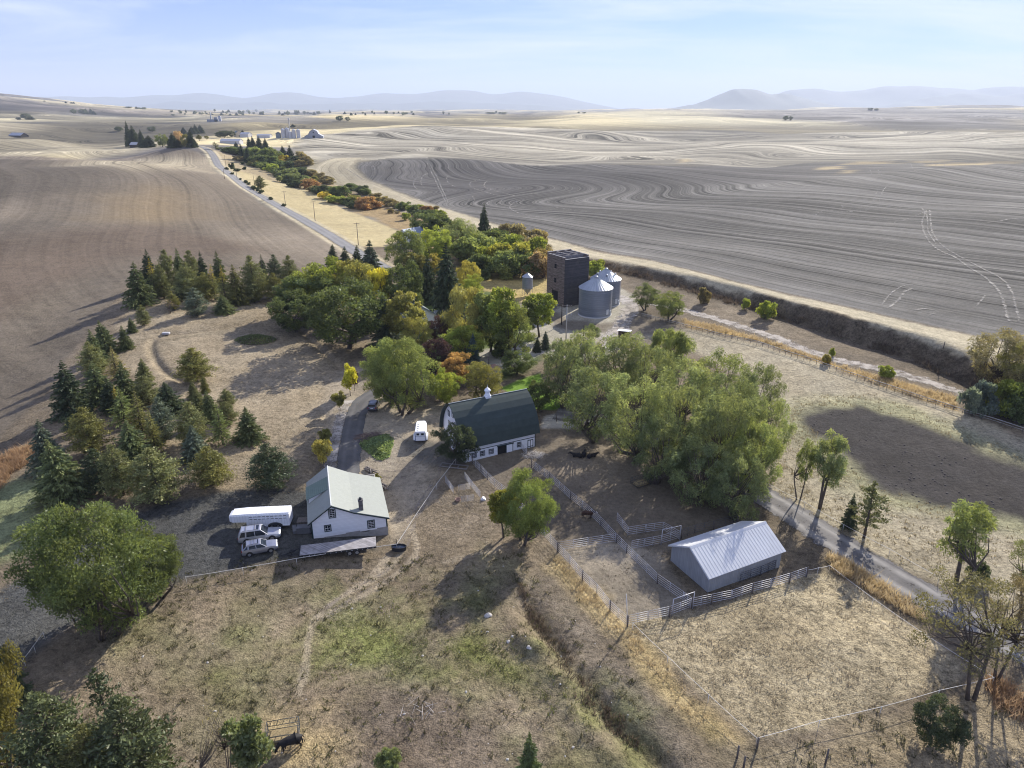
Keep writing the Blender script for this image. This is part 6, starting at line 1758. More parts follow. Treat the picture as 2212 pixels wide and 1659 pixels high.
def panel_fence(px, label, rails=5, hh=1.5, plen=3.3, post_every=2, mat=None, posts=True, r=.024, name="pipe_fence", group="pipe rail fences of the corrals"):
    P = Wp(px)
    e = empty(name, (P[0][0], P[0][1], H(*P[0]))); tag(e, label, "fence", group)
    ox, oy, oz = e.location
    k = 0
    for (x0, y0), (x1, y1) in zip(P[:-1], P[1:]):
        L = math.hypot(x1 - x0, y1 - y0); n = max(1, round(L / plen))
        for i in range(n):
            a = np.array([x0 + (x1 - x0) * i / n, y0 + (y1 - y0) * i / n]); b_ = np.array([x0 + (x1 - x0) * (i + 1) / n, y0 + (y1 - y0) * (i + 1) / n])
            za, zb = H(*a) - oz, H(*b_) - oz
            m = MB()
            A = Vector((a[0] - ox, a[1] - oy, za)); B = Vector((b_[0] - ox, b_[1] - oy, zb)); d = (B - A).normalized() * .06
            A2, B2 = A + d, B - d
            for q in range(rails):
                z = .28 + (hh - .28) * q / (rails - 1)
                m.tube(A2 + Vector((0, 0, z)), B2 + Vector((0, 0, z)), r, n=5)
            for p in (A2, (A2 + B2) / 2, B2): m.tube(p + Vector((0, 0, .05)), p + Vector((0, 0, hh)), r, n=5)
            m.build("panel", mat or M_PIPE, e)
            if posts and k % post_every == 0:
                t = MB(); t.tube(A + Vector((.08, -.08, -.3)), A + Vector((.08, -.08, hh + .12)), .085, .075, 7); t.build("post", M_POST, e)
            k += 1
    if posts:
        x1, y1 = P[-1]; t = MB(); q = Vector((x1 - ox + .08, y1 - oy - .08, H(x1, y1) - oz)); t.tube(q - Vector((0, 0, .3)), q + Vector((0, 0, hh + .15)), .085, .075, 7); t.build("post", M_POST, e)
    return e


panel_fence([(1019.5, 1002), (1069, 1053), (1098, 1075), (1150, 1130), (1203, 1191), (1231, 1221), (1257, 1253), (1289, 1283), (1316, 1319), (1353, 1353)], "long pipe fence from the barn's left corner to the tall white pole")
panel_fence([(1147, 1010), (1186, 1038), (1231, 1079), (1258, 1100), (1296, 1135), (1330, 1172), (1375, 1217), (1418, 1260), (1475, 1300), (1492, 1313)], "long pipe fence from the barn's right side to the shed")
panel_fence([(1206, 1191), (1270, 1181), (1330, 1172)], "short pipe rail fence crossing between the two long corral fences")
panel_fence([(1354, 1352), (1399, 1342), (1444, 1332), (1492, 1314), (1535, 1305)], "pipe rail fence from the white pole to the shed's near corner")
panel_fence([(1535, 1305), (1579, 1296), (1623, 1281), (1663, 1271), (1703, 1259), (1740, 1246)], "bright pipe rail fence running in front of the grey shed", r=.028)
panel_fence([(1355, 1158), (1394, 1152), (1432, 1147), (1468, 1168)], "pipe rail pen side behind the shed, bent at its right end", posts=False)
panel_fence([(1363, 1188), (1391, 1183), (1428, 1176), (1466, 1165)], "pipe rail pen side nearest the shed's left wall", posts=False)
panel_fence([(1470, 1164), (1500, 1153), (1540, 1144), (1591, 1129)], "dim pipe rail fence under the willows behind the shed", mat=M_DPIPE)
panel_fence([(1332, 1126), (1356, 1158)], "single slanting pipe panel left of the pen behind the shed", posts=False)
panel_fence([(1597, 1259), (1642, 1244), (1674, 1230)], "dark pipe panels leaning along the shed's long wall", mat=M_DPIPE, posts=False, r=.04)
panel_fence([(1166, 912), (1201, 910), (1238, 910)], "wire and post fence between the barn's right end and the willows", posts=True, r=.014, rails=4, post_every=1, name="wire_fence", mat=M_DPIPE)
GP = "wire panels of the small pens"
panel_fence([(962, 1043), (980, 1068)], "wire panel at the left of the small pens below the barn", rails=6, r=.022, posts=False, hh=1.35, group=GP)
panel_fence([(1004, 1035), (1020, 1056), (1038, 1078)], "wire panel line at the right of the small pens below the barn", rails=6, r=.022, posts=False, hh=1.35, group=GP)
panel_fence([(990, 1062), (1016, 1058)], "wire gate across the middle of the small pens", rails=6, r=.018, posts=False, hh=1.2, group=GP)
panel_fence([(996, 1087), (1024, 1083)], "wire gate at the lower end of the small pens", rails=6, r=.018, posts=False, hh=1.2, group=GP)
panel_fence([(1057, 958), (1018, 978)], "pipe gate panels in front of the barn's left windows", rails=5, r=.02, posts=False, hh=1.4, mat=M_DPIPE, name="gate")
panel_fence([(1122, 968), (1138, 982)], "pipe gate leaning out from the barn's sliding door", rails=5, r=.03, posts=False, hh=1.3, name="gate")


def gate_arch(px, label):
    (x0, y0), (x1, y1) = Wp(px); z0, z1 = H(x0, y0), H(x1, y1)
    e = empty("entrance_gate", (x0, y0, z0)); tag(e, label, "gate")
    m = MB(); a = Vector((0, 0, 0)); b_ = Vector((x1 - x0, y1 - y0, z1 - z0))
    m.tube(a, a + Vector((0, 0, 2.5)), .045, n=6); m.build("upright", M_PIPE, e)
    m = MB(); m.tube(b_, b_ + Vector((0, 0, 2.5)), .045, n=6); m.build("upright", M_PIPE, e)
    m = MB(); m.tube(a + Vector((0, 0, 2.5)), b_ + Vector((0, 0, 2.5)), .045, n=6); m.build("crossbar", M_PIPE, e)


gate_arch([(1451, 1331), (1496, 1315)], "tall pipe gate frame at the shed's near corner")
gate_arch([(1428, 1177), (1468, 1168)], "tall pipe gate frame behind the shed's left wall")


def tape_fence(px, label, hh=1.05, gap=7.0, wid=.07, mat=None, name="tape_fence", post_r=.028):
    P = Wp(px)
    e = empty(name, (P[0][0], P[0][1], H(*P[0]))); tag(e, label, "fence", "white electric tape fences")
    ox, oy, oz = e.location
    seg = [0]
    for a, b_ in zip(P[:-1], P[1:]): seg.append(seg[-1] + math.hypot(b_[0] - a[0], b_[1] - a[1]))
    n = max(2, round(seg[-1] / gap)) + 1
    ts = np.linspace(0, seg[-1], n); xs = np.interp(ts, seg, [p[0] for p in P]); ys = np.interp(ts, seg, [p[1] for p in P])
    pts = []
    for i, (x, y) in enumerate(zip(xs, ys)):
        z = H(x, y) - oz; q = Vector((x - ox, y - oy, z)); pts.append(q + Vector((0, 0, hh)))
        m = MB(); m.tube(q - Vector((0, 0, .1)), q + Vector((0, 0, hh + .06)), post_r, n=5); m.build("post", M_TAPE, e)
    t = MB()
    for a, b_ in zip(pts[:-1], pts[1:]):
        mid = (a + b_) / 2 - Vector((0, 0, .05))
        for p, q in ((a, mid), (mid, b_)):
            d = (q - p); s = Vector((-d.y, d.x, 0)).normalized() * .012; u = Vector((0, 0, wid / 2))
            t.add([p - s - u, q - s - u, q + s - u, p + s - u, p - s + u, q - s + u, q + s + u, p + s + u], [(0, 3, 2, 1), (4, 5, 6, 7), (0, 1, 5, 4), (1, 2, 6, 5), (2, 3, 7, 6), (3, 0, 4, 7)])
    t.build("tape", mat or M_TAPE, e)
    return e


tape_fence([(404, 1261), (442, 1254), (558, 1236), (660, 1216), (774, 1199), (858, 1189)], "white tape fence along the gravel yard in front of the parked vehicles", wid=.07)
tape_fence([(858, 1189), (883, 1148), (937, 1066), (956, 1042), (985, 1003)], "white tape fence slanting up from the black tank to the barn", wid=.09)
tape_fence([(1366, 1362), (1420, 1412), (1475, 1471), (1550, 1536), (1632, 1612)], "white tape fence at the left side of the beige paddock", wid=.035)
tape_fence([(1632, 1612), (1760, 1575), (1922, 1538), (2068, 1496), (2142, 1480)], "white tape fence along the bottom of the beige paddock", wid=.035)
tape_fence([(1790, 1236), (1872, 1300), (1982, 1378), (2060, 1430), (2142, 1480)], "white tape fence between the beige paddock and the golden verge", wid=.035)
tape_fence([(1655, 1056), (1727, 1092), (1815, 1144), (1900, 1190), (1965, 1224), (2025, 1262)], "white tape fence along the upper side of the farm road", wid=.035)
tape_fence([(56, 1440), (98, 1382)], "short white tape fence at the left edge below the huge tree", wid=.07)
tape_fence([(1740, 1246), (1790, 1236)], "short sagging tape between the pipe fence and the golden verge", wid=.04)
# rail fence beside the golden grass
P = Wp([(1385, 684), (1475, 707), (1560, 729), (1640, 746), (1790, 797), (1940, 848), (2072, 892), (2150, 915), (2230, 942)])
e = empty("rail_fence", (P[0][0], P[0][1], H(*P[0]))); tag(e, "long low rail fence between the pasture and the golden grass of the lane", "fence")
ox, oy, oz = e.location
seg = [0]
for a, b_ in zip(P[:-1], P[1:]): seg.append(seg[-1] + math.hypot(b_[0] - a[0], b_[1] - a[1]))
ts = np.linspace(0, seg[-1], 58); xs = np.interp(ts, seg, [p[0] for p in P]); ys = np.interp(ts, seg, [p[1] for p in P])
zs = hgt(xs, ys) - oz
m = MB()
for i in range(57):
    for hh_, rr_ in ((1.0, .075), (.55, .04)): m.tube((xs[i] - ox, ys[i] - oy, zs[i] + hh_), (xs[i + 1] - ox, ys[i + 1] - oy, zs[i + 1] + hh_), rr_, n=5)
m.build("rail", simple_mat("pale_rail", (.40, .38, .35), .8, var=.2), e)
for i in range(58):
    m = MB(); m.tube((xs[i] - ox, ys[i] - oy, zs[i] - .2), (xs[i] - ox, ys[i] - oy, zs[i] + 1.05), .05, n=6); m.build("post", M_POST, e)


def lone_post(u, v, hh, label, r=.1, mat=None, lean=(0, 0), cat="post"):
    x, y, z = G(u, v); m = MB(); m.path([(0, 0, -.2), (lean[0] * .5, lean[1] * .5, hh * .5), (lean[0], lean[1], hh)], [r, r * .95, r * .9], 7)
    o = m.build("fence_post", mat or M_POST, None, (x, y, z)); tag(o, label, cat)
    return o


for u, v, hh, lab in [(1698, 676, 1.5, "dark post on the field bank above the yellow-green bush"), (1785, 705, 1.8, "tall dark post on the field bank's middle"), (2038, 752, 1.6, "dark post on the field bank near the tan willow bush"),
                      (1606, 1659, 1.5, "lowest of the three posts at the paddock's bottom corner"), (1592, 1638, 1.6, "left one of the three posts at the paddock's bottom corner"), (1635, 1616, 1.35, "post under the bottom corner of the white tape"),
                      (1783, 1650, 1.9, "lone leaning post in the dry ground below the paddock"), (1634, 540, 1.3, "post at the stubble's edge"), (850, 533, 1.2, "stub post at the meadow's corner by the road")]:
    if "stubble" in lab: u, v = 1223, 553
    lone_post(u, v, hh, lab)
lone_post(1356, 1352, 4.6, "tall white pole at the corner where the corral fences meet", .05, M_TAPE, (-.45, 0), "pole")
x, y, z = G(1853, 1240)

# ------------------------------------------------------------------ utility poles
def utility_pole(u, v, vt, label, arm=True, mat=None, lamp=False, arms=1):
    x, y, z = G(u, v)
    b_ = (vt - CY) / F_PX; hh = HCAM - y * (SP + b_ * CP) / (CP - b_ * SP) - z
    e = empty("utility_pole", (x, y, z), math.atan2(-x, y) * .3); tag(e, label, "utility pole", "wooden poles along the road and yard")
    m = MB(); m.tube((0, 0, -.3), (0, 0, hh), .17, .11, 8); m.build("pole", mat or M_POST, e)
    if arm:
        for k in range(arms):
            zz = hh - .35 - .9 * k
            m = MB(); m.box(-1.3, -.14, zz, 1.3, -.02, zz + .14); a = m.build("crossarm", M_POST, e)
            for s in (-1.15, -.55, .55, 1.15):
                q = MB(); q.lathe([(.0, zz + .14), (.05, zz + .15), (.06, zz + .24), (0, zz + .28)], 6, s, -.08); q.build("insulator", M_CONC, a)
    if lamp:
        m = MB(); m.tube((0, 0, hh * .72), (1.1, -.4, hh * .76), .035, n=5); m.lathe([(.05, hh * .76 + .1), (.2, hh * .75), (.16, hh * .72), (0, hh * .72)], 8, 1.15, -.42); m.build("lamp_bracket", M_STEEL, e)
    return e


D6 = lambda zx, zy: (zx / 4.286 + 442.4, zy / 4.286 + 258.1)
for zx, zy, zt, lab in [(748, 800, 660, "pole with crossarm in the meadow, third from the farm"), (1022, 940, 757, "pole with crossarm in the meadow, second from the farm"), (1422, 1165, 955, "pole with crossarm nearest the farm along the road"), (460, 605, 520, "pole in the meadow left of the lone round pine"),
                        (300, 555, 470, "pole beside the verge shrubs far up the road"), (197, 440, 325, "pole high on the hill beside the road crest"), (183, 548, 455, "pole on the field side of the road below the hill")]:
    utility_pole(*D6(zx, zy), D6(0, zt)[1], lab, arm=zx > 600)
utility_pole(*P3k(1645, 952), P3k(0, 888)[1], "dark bare pole in front of the old elevator", arm=False, mat=M_DARKWOOD)
utility_pole(*P3k(1658, 998), P3k(0, 893)[1], "pale pole with crossarm and lamp in front of the elevator", mat=simple_mat("pale_pole", (.42, .41, .40), .8), lamp=True)
utility_pole(*P3k(1709, 1004), P3k(0, 953)[1], "short dark pole on the yard drive", arm=False, mat=M_DARKWOOD)
utility_pole(1056, 805, 770, "thin pole beside the rusty-roofed bin", arm=False)

# ------------------------------------------------------------------ vehicles
def wheel(parent, x, y, r, w, name="wheel"):
    m = MB(); n = 20
    prof = [(r * .62, -w / 2), (r * .93, -w / 2), (r, -w * .32), (r, w * .32), (r * .93, w / 2), (r * .62, w / 2)]
    rings = [[(x + R_ * math.cos(6.2832 * k / n), y + t, r + R_ * math.sin(6.2832 * k / n)) for k in range(n)] for R_, t in prof]
    m.loft(rings, cap=True); o = m.build(name, M_TYRE2, parent)
    q = MB(); s = 1 if y > 0 else -1
    rings = [[(x + R_ * math.cos(6.2832 * k / n), y + t * s, r + R_ * math.sin(6.2832 * k / n)) for k in range(n)] for R_, t in ((r * .60, w * .45), (r * .60, w * .51), (r * .2, w * .53), (0.01, w * .53))]
    q.loft(rings); q.build("rim", M_RIM, o)
    return o


def paint_mat(name, col, metal=.6):
    m, nt, out = new_mat(name); b = NB(nt)
    p = b.n("ShaderNodeBsdfPrincipled"); tcn = b.n("ShaderNodeTexCoord").outputs["Object"]
    b.link(b.scalecol(c4(col)[:3], b.mr(b.noise(tcn, 2.0, 3), .3, .7, .93, 1.05)), p.inputs["Base Color"])
    p.inputs["Metallic"].default_value = metal; p.inputs["Roughness"].default_value = .32; p.inputs["Coat Weight"].default_value = .6; p.inputs["Coat Roughness"].default_value = .06
    b.link(p.outputs[0], out.inputs[0])
    return m


M_LAMP = simple_mat("clear_lamp", (.75, .77, .80), .15); M_TAIL = simple_mat("red_lamp", (.30, .02, .02), .2); M_PLAST = simple_mat("black_plastic", (.03, .03, .032), .6)


def suv(x, y, rz, L, Wd, Ht, paint, label, roofbars=True, sunroof=True, slope=.35, wheel_r=.39, group=None):
    e = empty("parked_suv", (x, y, H(x, y)), rz); tag(e, label, "car", group)
    h = L / 2; w = Wd / 2
    bm_ = MB()
    st = [(-h, .42, 1.02, .90), (-h + .10, .34, 1.12, .97), (-h + .5, .32, 1.14, 1.0), (0, .32, 1.10, 1.0), (h * .30, .32, 1.08, 1.0), (h * .38, .32, 1.07, .99), (h * .72, .33, 1.02, .97), (h - .18, .36, .94, .92), (h, .44, .80, .80)]
    rings = [[(X_, -w * f * .95, zb), (X_, -w * f, zb + .16), (X_, -w * f * .995, (zb + zt) / 2 + .05), (X_, -w * f * .93, zt - .03), (X_, -w * f * .80, zt + .015), (X_, 0, zt + .035), (X_, w * f * .80, zt + .015), (X_, w * f * .93, zt - .03), (X_, w * f * .995, (zb + zt) / 2 + .05), (X_, w * f, zb + .16), (X_, w * f * .95, zb)] for X_, zb, zt, f in st]
    bm_.loft(rings, cap=True, smooth_=False); body = bm_.build("body", paint, e)
    zb, zt = 1.08, Ht - .10
    xr0, xr1 = -h + .13, -h + .13 + slope; xf0, xf1 = h * .40, h * .40 - (.85 if L > 5 else .75)
    wb, wt = w * .92, w * .74
    g = MB(); g.add([(xr0, -wb, zb), (xf0, -wb * .97, zb), (xf0, wb * .97, zb), (xr0, wb, zb), (xr1, -wt, zt), (xf1, -wt, zt), (xf1, wt, zt), (xr1, wt, zt)], [(0, 3, 2, 1), (4, 5, 6, 7), (0, 1, 5, 4), (1, 2, 6, 5), (2, 3, 7, 6), (3, 0, 4, 7)])
    g.build("glass", M_GLASS, e)
    r = MB(); r.loft([[(xr1 - .10, -wt - .04, zt - .02), (xf1 + .05, -wt - .03, zt - .02), (xf1 + .05, wt + .03, zt - .02), (xr1 - .10, wt + .04, zt - .02)], [(xr1 - .06, -wt - .02, zt + .06), (xf1 - .02, -wt, zt + .06), (xf1 - .02, wt, zt + .06), (xr1 - .06, wt + .02, zt + .06)], [(xr1 + .1, -wt + .14, zt + .10), (xf1 - .2, -wt + .14, zt + .10), (xf1 - .2, wt - .14, zt + .10), (xr1 + .1, wt - .14, zt + .10)]], cap=True)
    roof = r.build("roof", paint, e)
    pl = MB()
    for s in (-1, 1):
        for (xa, xb), r_ in (((xr0, xr1), .08), ((xf0, xf1), .055), ((-.18 * h, -.20 * h), .045), ((-h * .62, -h * .60), .09)):
            t_ = .0
            pl.add([(xa - r_, s * (wb + .01), zb), (xa + r_, s * (wb + .01), zb), (xa + r_, s * (wb - .05), zb), (xa - r_, s * (wb - .05), zb), (xb - r_, s * (wt + .015), zt), (xb + r_, s * (wt + .015), zt), (xb + r_, s * (wt - .05), zt), (xb - r_, s * (wt - .05), zt)], [(0, 3, 2, 1), (4, 5, 6, 7), (0, 1, 5, 4), (1, 2, 6, 5), (2, 3, 7, 6), (3, 0, 4, 7)])
    pl.build("pillar", paint, e)
    if sunroof:
        q = MB(); q.box(-.25 * h + .35, -wt + .2, zt + .085, xf1 - .25, wt - .2, zt + .112); q.build("sunroof", M_GLASS, roof)
    if roofbars:
        for s in (-1, 1):
            q = MB(); q.path([(xr1 + .15, s * (wt - .06), zt + .08), (xr1 + .3, s * (wt - .06), zt + .17), (xf1 - .5, s * (wt - .06), zt + .17), (xf1 - .3, s * (wt - .06), zt + .08)], .022, 5); q.build("roof_rail", M_PLAST, roof)
        for xx in (xr1 + .6, xf1 - .8):
            q = MB(); q.tube((xx, -wt + .06, zt + .19), (xx, wt - .06, zt + .19), .025, n=5); q.build("crossbar", M_PLAST, roof)
    wx = L * .295
    for sx in (-1, 1):
        for s in (-1, 1):
            a = MB(); n = 14
            ring0 = [(sx * wx + (wheel_r + .10) * math.cos(math.pi * k / n), s * (w + .012), wheel_r + (wheel_r + .10) * math.sin(math.pi * k / n)) for k in range(n + 1)]
            ring1 = [(p[0], s * (w - .25), p[2]) for p in ring0]
            a.add(ring0 + ring1, [tuple(range(n + 1)), tuple(range(n + 1, 2 * n + 2))] + [(k, k + 1, n + 2 + k, n + 1 + k) for k in range(n)]); a.build("wheel_arch", M_PLAST, e)
            wheel(e, sx * wx, s * (w - .10), wheel_r, .26)
    for s in (-1, 1):
        q = MB(); q.bevbox(h - .20, s * w * .66 - .22, .74, h - .005, s * w * .66 + .22, .88, .04); q.build("headlight", M_LAMP, e)
        q = MB(); q.bevbox(-h - .015, s * w * .80 - .10, .78, -h + .12, s * w * .80 + .10, 1.08, .03); q.build("taillight", M_TAIL, e)
        q = MB(); q.bevbox(h * .30, s * (w + .16) - .10, 1.08, h * .30 + .14, s * (w + .16) + .10, 1.26, .04); q.build("mirror", paint, e)
    q = MB(); q.bevbox(h - .06, -w * .42, .56, h + .02, w * .42, .84, .03); q.build("grille", M_PLAST, e)
    q = MB(); q.bevbox(h - .12, -w * .85, .34, h + .05, w * .85, .50, .05); q.bevbox(-h - .05, -w * .88, .38, -h + .12, w * .88, .58, .05); q.build("bumper", M_PLAST, e)
    q = MB(); q.box(-h - .022, -.26, .80, -h - .001, .26, .92); q.build("number_plate", M_PAINTW, e)
    return e


M_SILVER = paint_mat("silver_paint", (.47, .48, .51), .55); M_SILVERG = paint_mat("silver_grey_paint", (.34, .35, .39), .6); M_CHAR = paint_mat("slate_paint", (.14, .155, .19), .5)


def on_wheels(pa, pb, wid):
    """centre and heading from the two near-side wheel feet; the far side lies to the left of travel"""
    A = G(*pa)[:2]; B = G(*pb)[:2]
    rz = math.atan2(B[1] - A[1], B[0] - A[0])
    cx, cy = (A[0] + B[0]) / 2, (A[1] + B[1]) / 2
    return cx - math.sin(rz) * wid / 2, cy + math.cos(rz) * wid / 2, rz


x, y, rz = on_wheels((533, 1175.5), (590.5, 1168.5), 1.8); suv(x, y, rz, 5.6, 2.06, 1.93, M_SILVER, "larger silver SUV with big sunroof, parked beside the white stock trailer", roofbars=True)
x, y, rz = on_wheels((541, 1203), (585, 1195), 1.65); suv(x, y, rz, 4.65, 1.88, 1.68, M_SILVERG, "smaller silver SUV with black roof bars, nearest the white tape fence", slope=.6, wheel_r=.36)
A = G(804, 892); B = G(812, 872); rz = math.atan2(B[1] - A[1], B[0] - A[0])
suv(A[0] + math.cos(rz) * 2.1, A[1] + math.sin(rz) * 2.1, rz, 4.3, 1.80, 1.72, M_CHAR, "small dark grey car seen from behind at the driveway's bend", roofbars=False, sunroof=False, slope=.15, wheel_r=.34)

# white gooseneck stock trailer
A = at_z(534, 1141.3, .5); B = at_z(626.7, 1137.0, .5); rz = math.atan2(B[1] - A[1], B[0] - A[0]); L = math.hypot(B[0] - A[0], B[1] - A[1])
tr_ = empty("stock_trailer", (A[0], A[1], H(*A)), rz); tag(tr_, "long white gooseneck stock trailer with slotted sides beside the white house", "trailer")
M_TRW = siding_mat("white_trailer_sheet", (.78, .79, .82), .38, False, .03, .4, .012, .04)
TW, T0, T1 = 2.15, .48, 2.45
m = MB()
sec = lambda x0, z0, z1, i=0: [(x0, i, z0), (x0, i, z1 - .18), (x0, .16 + i, z1), (x0, TW - .16 - i, z1), (x0, TW - i, z1 - .18), (x0, TW - i, z0)]
m.loft([sec(0, T0, T1), sec(L, T0, T1)], cap=True); m.build("body", M_TRW, tr_)
m = MB(); m.loft([sec(-2.35, 1.30, 2.20, .28), sec(-1.9, 1.22, 2.34, .10), sec(-.01, 1.22, T1, 0)], cap=True); m.build("nose", M_TRW, tr_)
m = MB()
m.loft([[(-2.0, .2, 2.33), (-2.0, TW - .2, 2.33), (-2.0, TW - .2, 2.37), (-2.0, .2, 2.37)], [(-.0, .15, T1 + .005), (-.0, TW - .15, T1 + .005), (-.0, TW - .15, T1 + .04), (-.0, .15, T1 + .04)], [(L + .02, .15, T1 + .005), (L + .02, TW - .15, T1 + .005), (L + .02, TW - .15, T1 + .045), (L + .02, .15, T1 + .045)]], cap=True)
for k in range(9):
    xx = .2 + k * (L - .4) / 8; m.box(xx - .03, .15, T1 + .04, xx + .03, TW - .15, T1 + .065)
m.build("roof", simple_mat("white_roof_sheet", (.82, .83, .85), .4), tr_)
m = MB()
for z in (1.62, 2.02):
    for k in range(9):
        x0 = .5 + k * (L - .7) / 9; m.box(x0, -.012, z, x0 + (L - .7) / 9 - .16, -.002, z + .09)
m.build("slot", M_BLACK, tr_)
m = MB()
for z in (1.62, 2.02):
    m.box(.45, -.03, z + .10, L - .1, -.001, z + .13)
m.box(0, -.04, T0 - .05, L, -.001, T0 + .05); m.build("side_rail", M_PAINTW, tr_)
m = MB(); n = 16; fx = L * .66
ring = [(fx + 1.05 * math.cos(math.pi * k / n), .42 + .62 * math.sin(math.pi * k / n)) for k in range(n + 1)]
m.prism(ring, 'y', -.16, .02); m.build("fender", M_DKSTEEL, tr_)
for xx in (fx - .44, fx + .44):
    wheel(tr_, xx, -.06, .37, .22); wheel(tr_, xx, TW + .02, .37, .22)
m = MB(); m.tube((-2.1, TW / 2, 1.3), (-2.1, TW / 2, .75), .06, n=6); m.tube((-1.7, TW / 2 - .5, 1.25), (-1.7, TW / 2 - .5, .12), .05, n=6); m.build("coupler", M_DKSTEEL, tr_)
m = MB(); m.box(L + .002, .12, T0 + .05, L + .05, TW - .12, T1 - .22); m.build("rear_door", M_TRW, tr_)

# white horse trailer by the barn
A = G(*(908.6, 957.5)); ht = empty("horse_trailer", (A[0], A[1], A[2]), math.radians(4)); tag(ht, "white two-horse trailer standing with its rear doors towards us left of the barn", "trailer")
HW, HL, HZ = 1.0, 4.0, 2.35
m = MB()
def hsec(y, i=0., zc=0.): return [(-HW + i, y, .5 + zc), (-HW + i, y, 2.05), (-HW + .14 + i, y, HZ - i * .4), (HW - .14 - i, y, HZ - i * .4), (HW - i, y, 2.05), (HW - i, y, .5 + zc)]
m.loft([hsec(0), hsec(HL)], cap=True); m.loft([hsec(HL + .001), hsec(HL + .5, .12), hsec(HL + .85, .35, .4)], cap=True); m.build("body", simple_mat("white_trailer_paint", (.80, .81, .84), .35), ht)
m = MB(); m.box(-.80, -.045, .55, .80, -.005, 1.38); m.build("ramp_door", M_PAINTW, ht)
for s in (-1, 1):
    m = MB(); x0, x1 = (-.80, -.02) if s < 0 else (.02, .80); m.box(x0, -.04, 1.44, x1, -.006, 2.1); d = m.build("rear_door", M_PAINTW, ht)
    q = MB(); q.box(x0 + .14, -.055, 1.60, x1 - .14, -.041, 2.0); q.build("pane", M_GLASS, d)
    q = MB(); q.box(s * .90 - .055, -.04, .52, s * .90 + .055, -.003, 2.12); q.build("corner_post", simple_mat("blue_steel_post", (.10, .15, .27), .5), ht)
    f = MB(); ring = [(1.55 + 1.15 * math.cos(math.pi * k / 14), .45 + .75 * math.sin(math.pi * k / 14)) for k in range(15)]
    f.prism(ring, 'x', s * HW, s * (HW + .28)); f.build("fender", M_PAINTW, ht)
    for yy in (1.1, 2.0):
        mm = MB(); n = 18; r_ = .34; w_ = .2; xx = s * (HW + .1)
        mm.loft([[(xx + t, yy + R_ * math.cos(6.2832 * k / n), r_ + R_ * math.sin(6.2832 * k / n)) for k in range(n)] for R_, t in ((.2, -w_ / 2), (r_, -w_ / 2), (r_, w_ / 2), (.2, w_ / 2))], cap=True); mm.build("wheel", M_TYRE2, ht)
m = MB(); m.box(-.86, -.042, 1.385, .86, -.004, 1.435); m.box(-.018, -.043, 1.44, .018, -.004, 2.1); m.build("door_trim", simple_mat("blue_trim", (.10, .15, .27), .5), ht)
m = MB(); m.tube((-.7, HL + .5, .5), (0, HL + 1.9, .5), .05, n=6); m.tube((.7, HL + .5, .5), (0, HL + 1.9, .5), .05, n=6); m.tube((0, HL + 1.7, .55), (0, HL + 1.7, .05), .04, n=6); m.build("hitch", M_DKSTEEL, ht)
m = MB()
for k in range(4): m.box(-.62, .5 + k * .75, HZ + .002, -.3, .58 + k * .75, HZ + .05)
m.build("roof_vent", M_DKSTEEL, ht)

# flatbed trailer in front of the white house
A = at_z(646, 1193, .95); B = at_z(812, 1173, .95); rz = math.atan2(B[1] - A[1], B[0] - A[0]); L = math.hypot(B[0] - A[0], B[1] - A[1])
fb = empty("flatbed_trailer", (A[0], A[1], H(*A)), rz); tag(fb, "long flatbed trailer with grey plank deck and black frame in front of the white house", "trailer")
m = MB(); FW = 2.35
for k in range(9): m.box(.0, k * FW / 9 + .012, .88, L, (k + 1) * FW / 9 - .012, .95)
deck = m.build("deck", siding_mat("grey_planks", (.335, .315, .315), .25, False, .22, .9, .01, .25), fb)
m = MB(); m.box(-.04, -.06, .70, L + .02, .004, .93); m.box(-.04, FW - .004, .70, L + .02, FW + .06, .93); m.box(-.10, -.06, .6, .0, FW + .06, 1.06)
for k in range(12): m.box(.3 + k * (L - .6) / 11, .006, .72, .4 + k * (L - .6) / 11, FW - .006, .86)
for k in range(5): m.box(-.08, .2 + k * .45, 1.06, -.04, .26 + k * .45, 1.5)
m.build("frame", M_PLAST, fb)
m = MB(); m.tube((0, .2, .72), (-2.1, FW / 2, .55), .07, n=6); m.tube((0, FW - .2, .72), (-2.1, FW / 2, .55), .07, n=6); m.tube((-1.9, FW / 2, .6), (-2.6, FW / 2, .55), .08, n=6); m.tube((-1.2, FW / 2, .95), (-1.2, FW / 2, .05), .05, n=6); m.build("tongue", M_PLAST, fb)
for xx in (L * .645, L * .742): wheel(fb, xx, -.02, .38, .24); wheel(fb, xx, FW + .02, .38, .24)
m = MB()
for k in range(14): m.bevbox(.5 + k * (L - 1) / 13, -.075, .76, .62 + k * (L - 1) / 13, -.055, .82, .01)
m.build("reflector", M_PAINTW, fb)
m = MB(); m.lathe([(.33, .0), (.36, .1), (.30, .2), (.12, .22)], 16, -1.1, FW / 2 + .25); q = m.build("spare_wheel", M_TYRE2, fb); q.location.z = .72

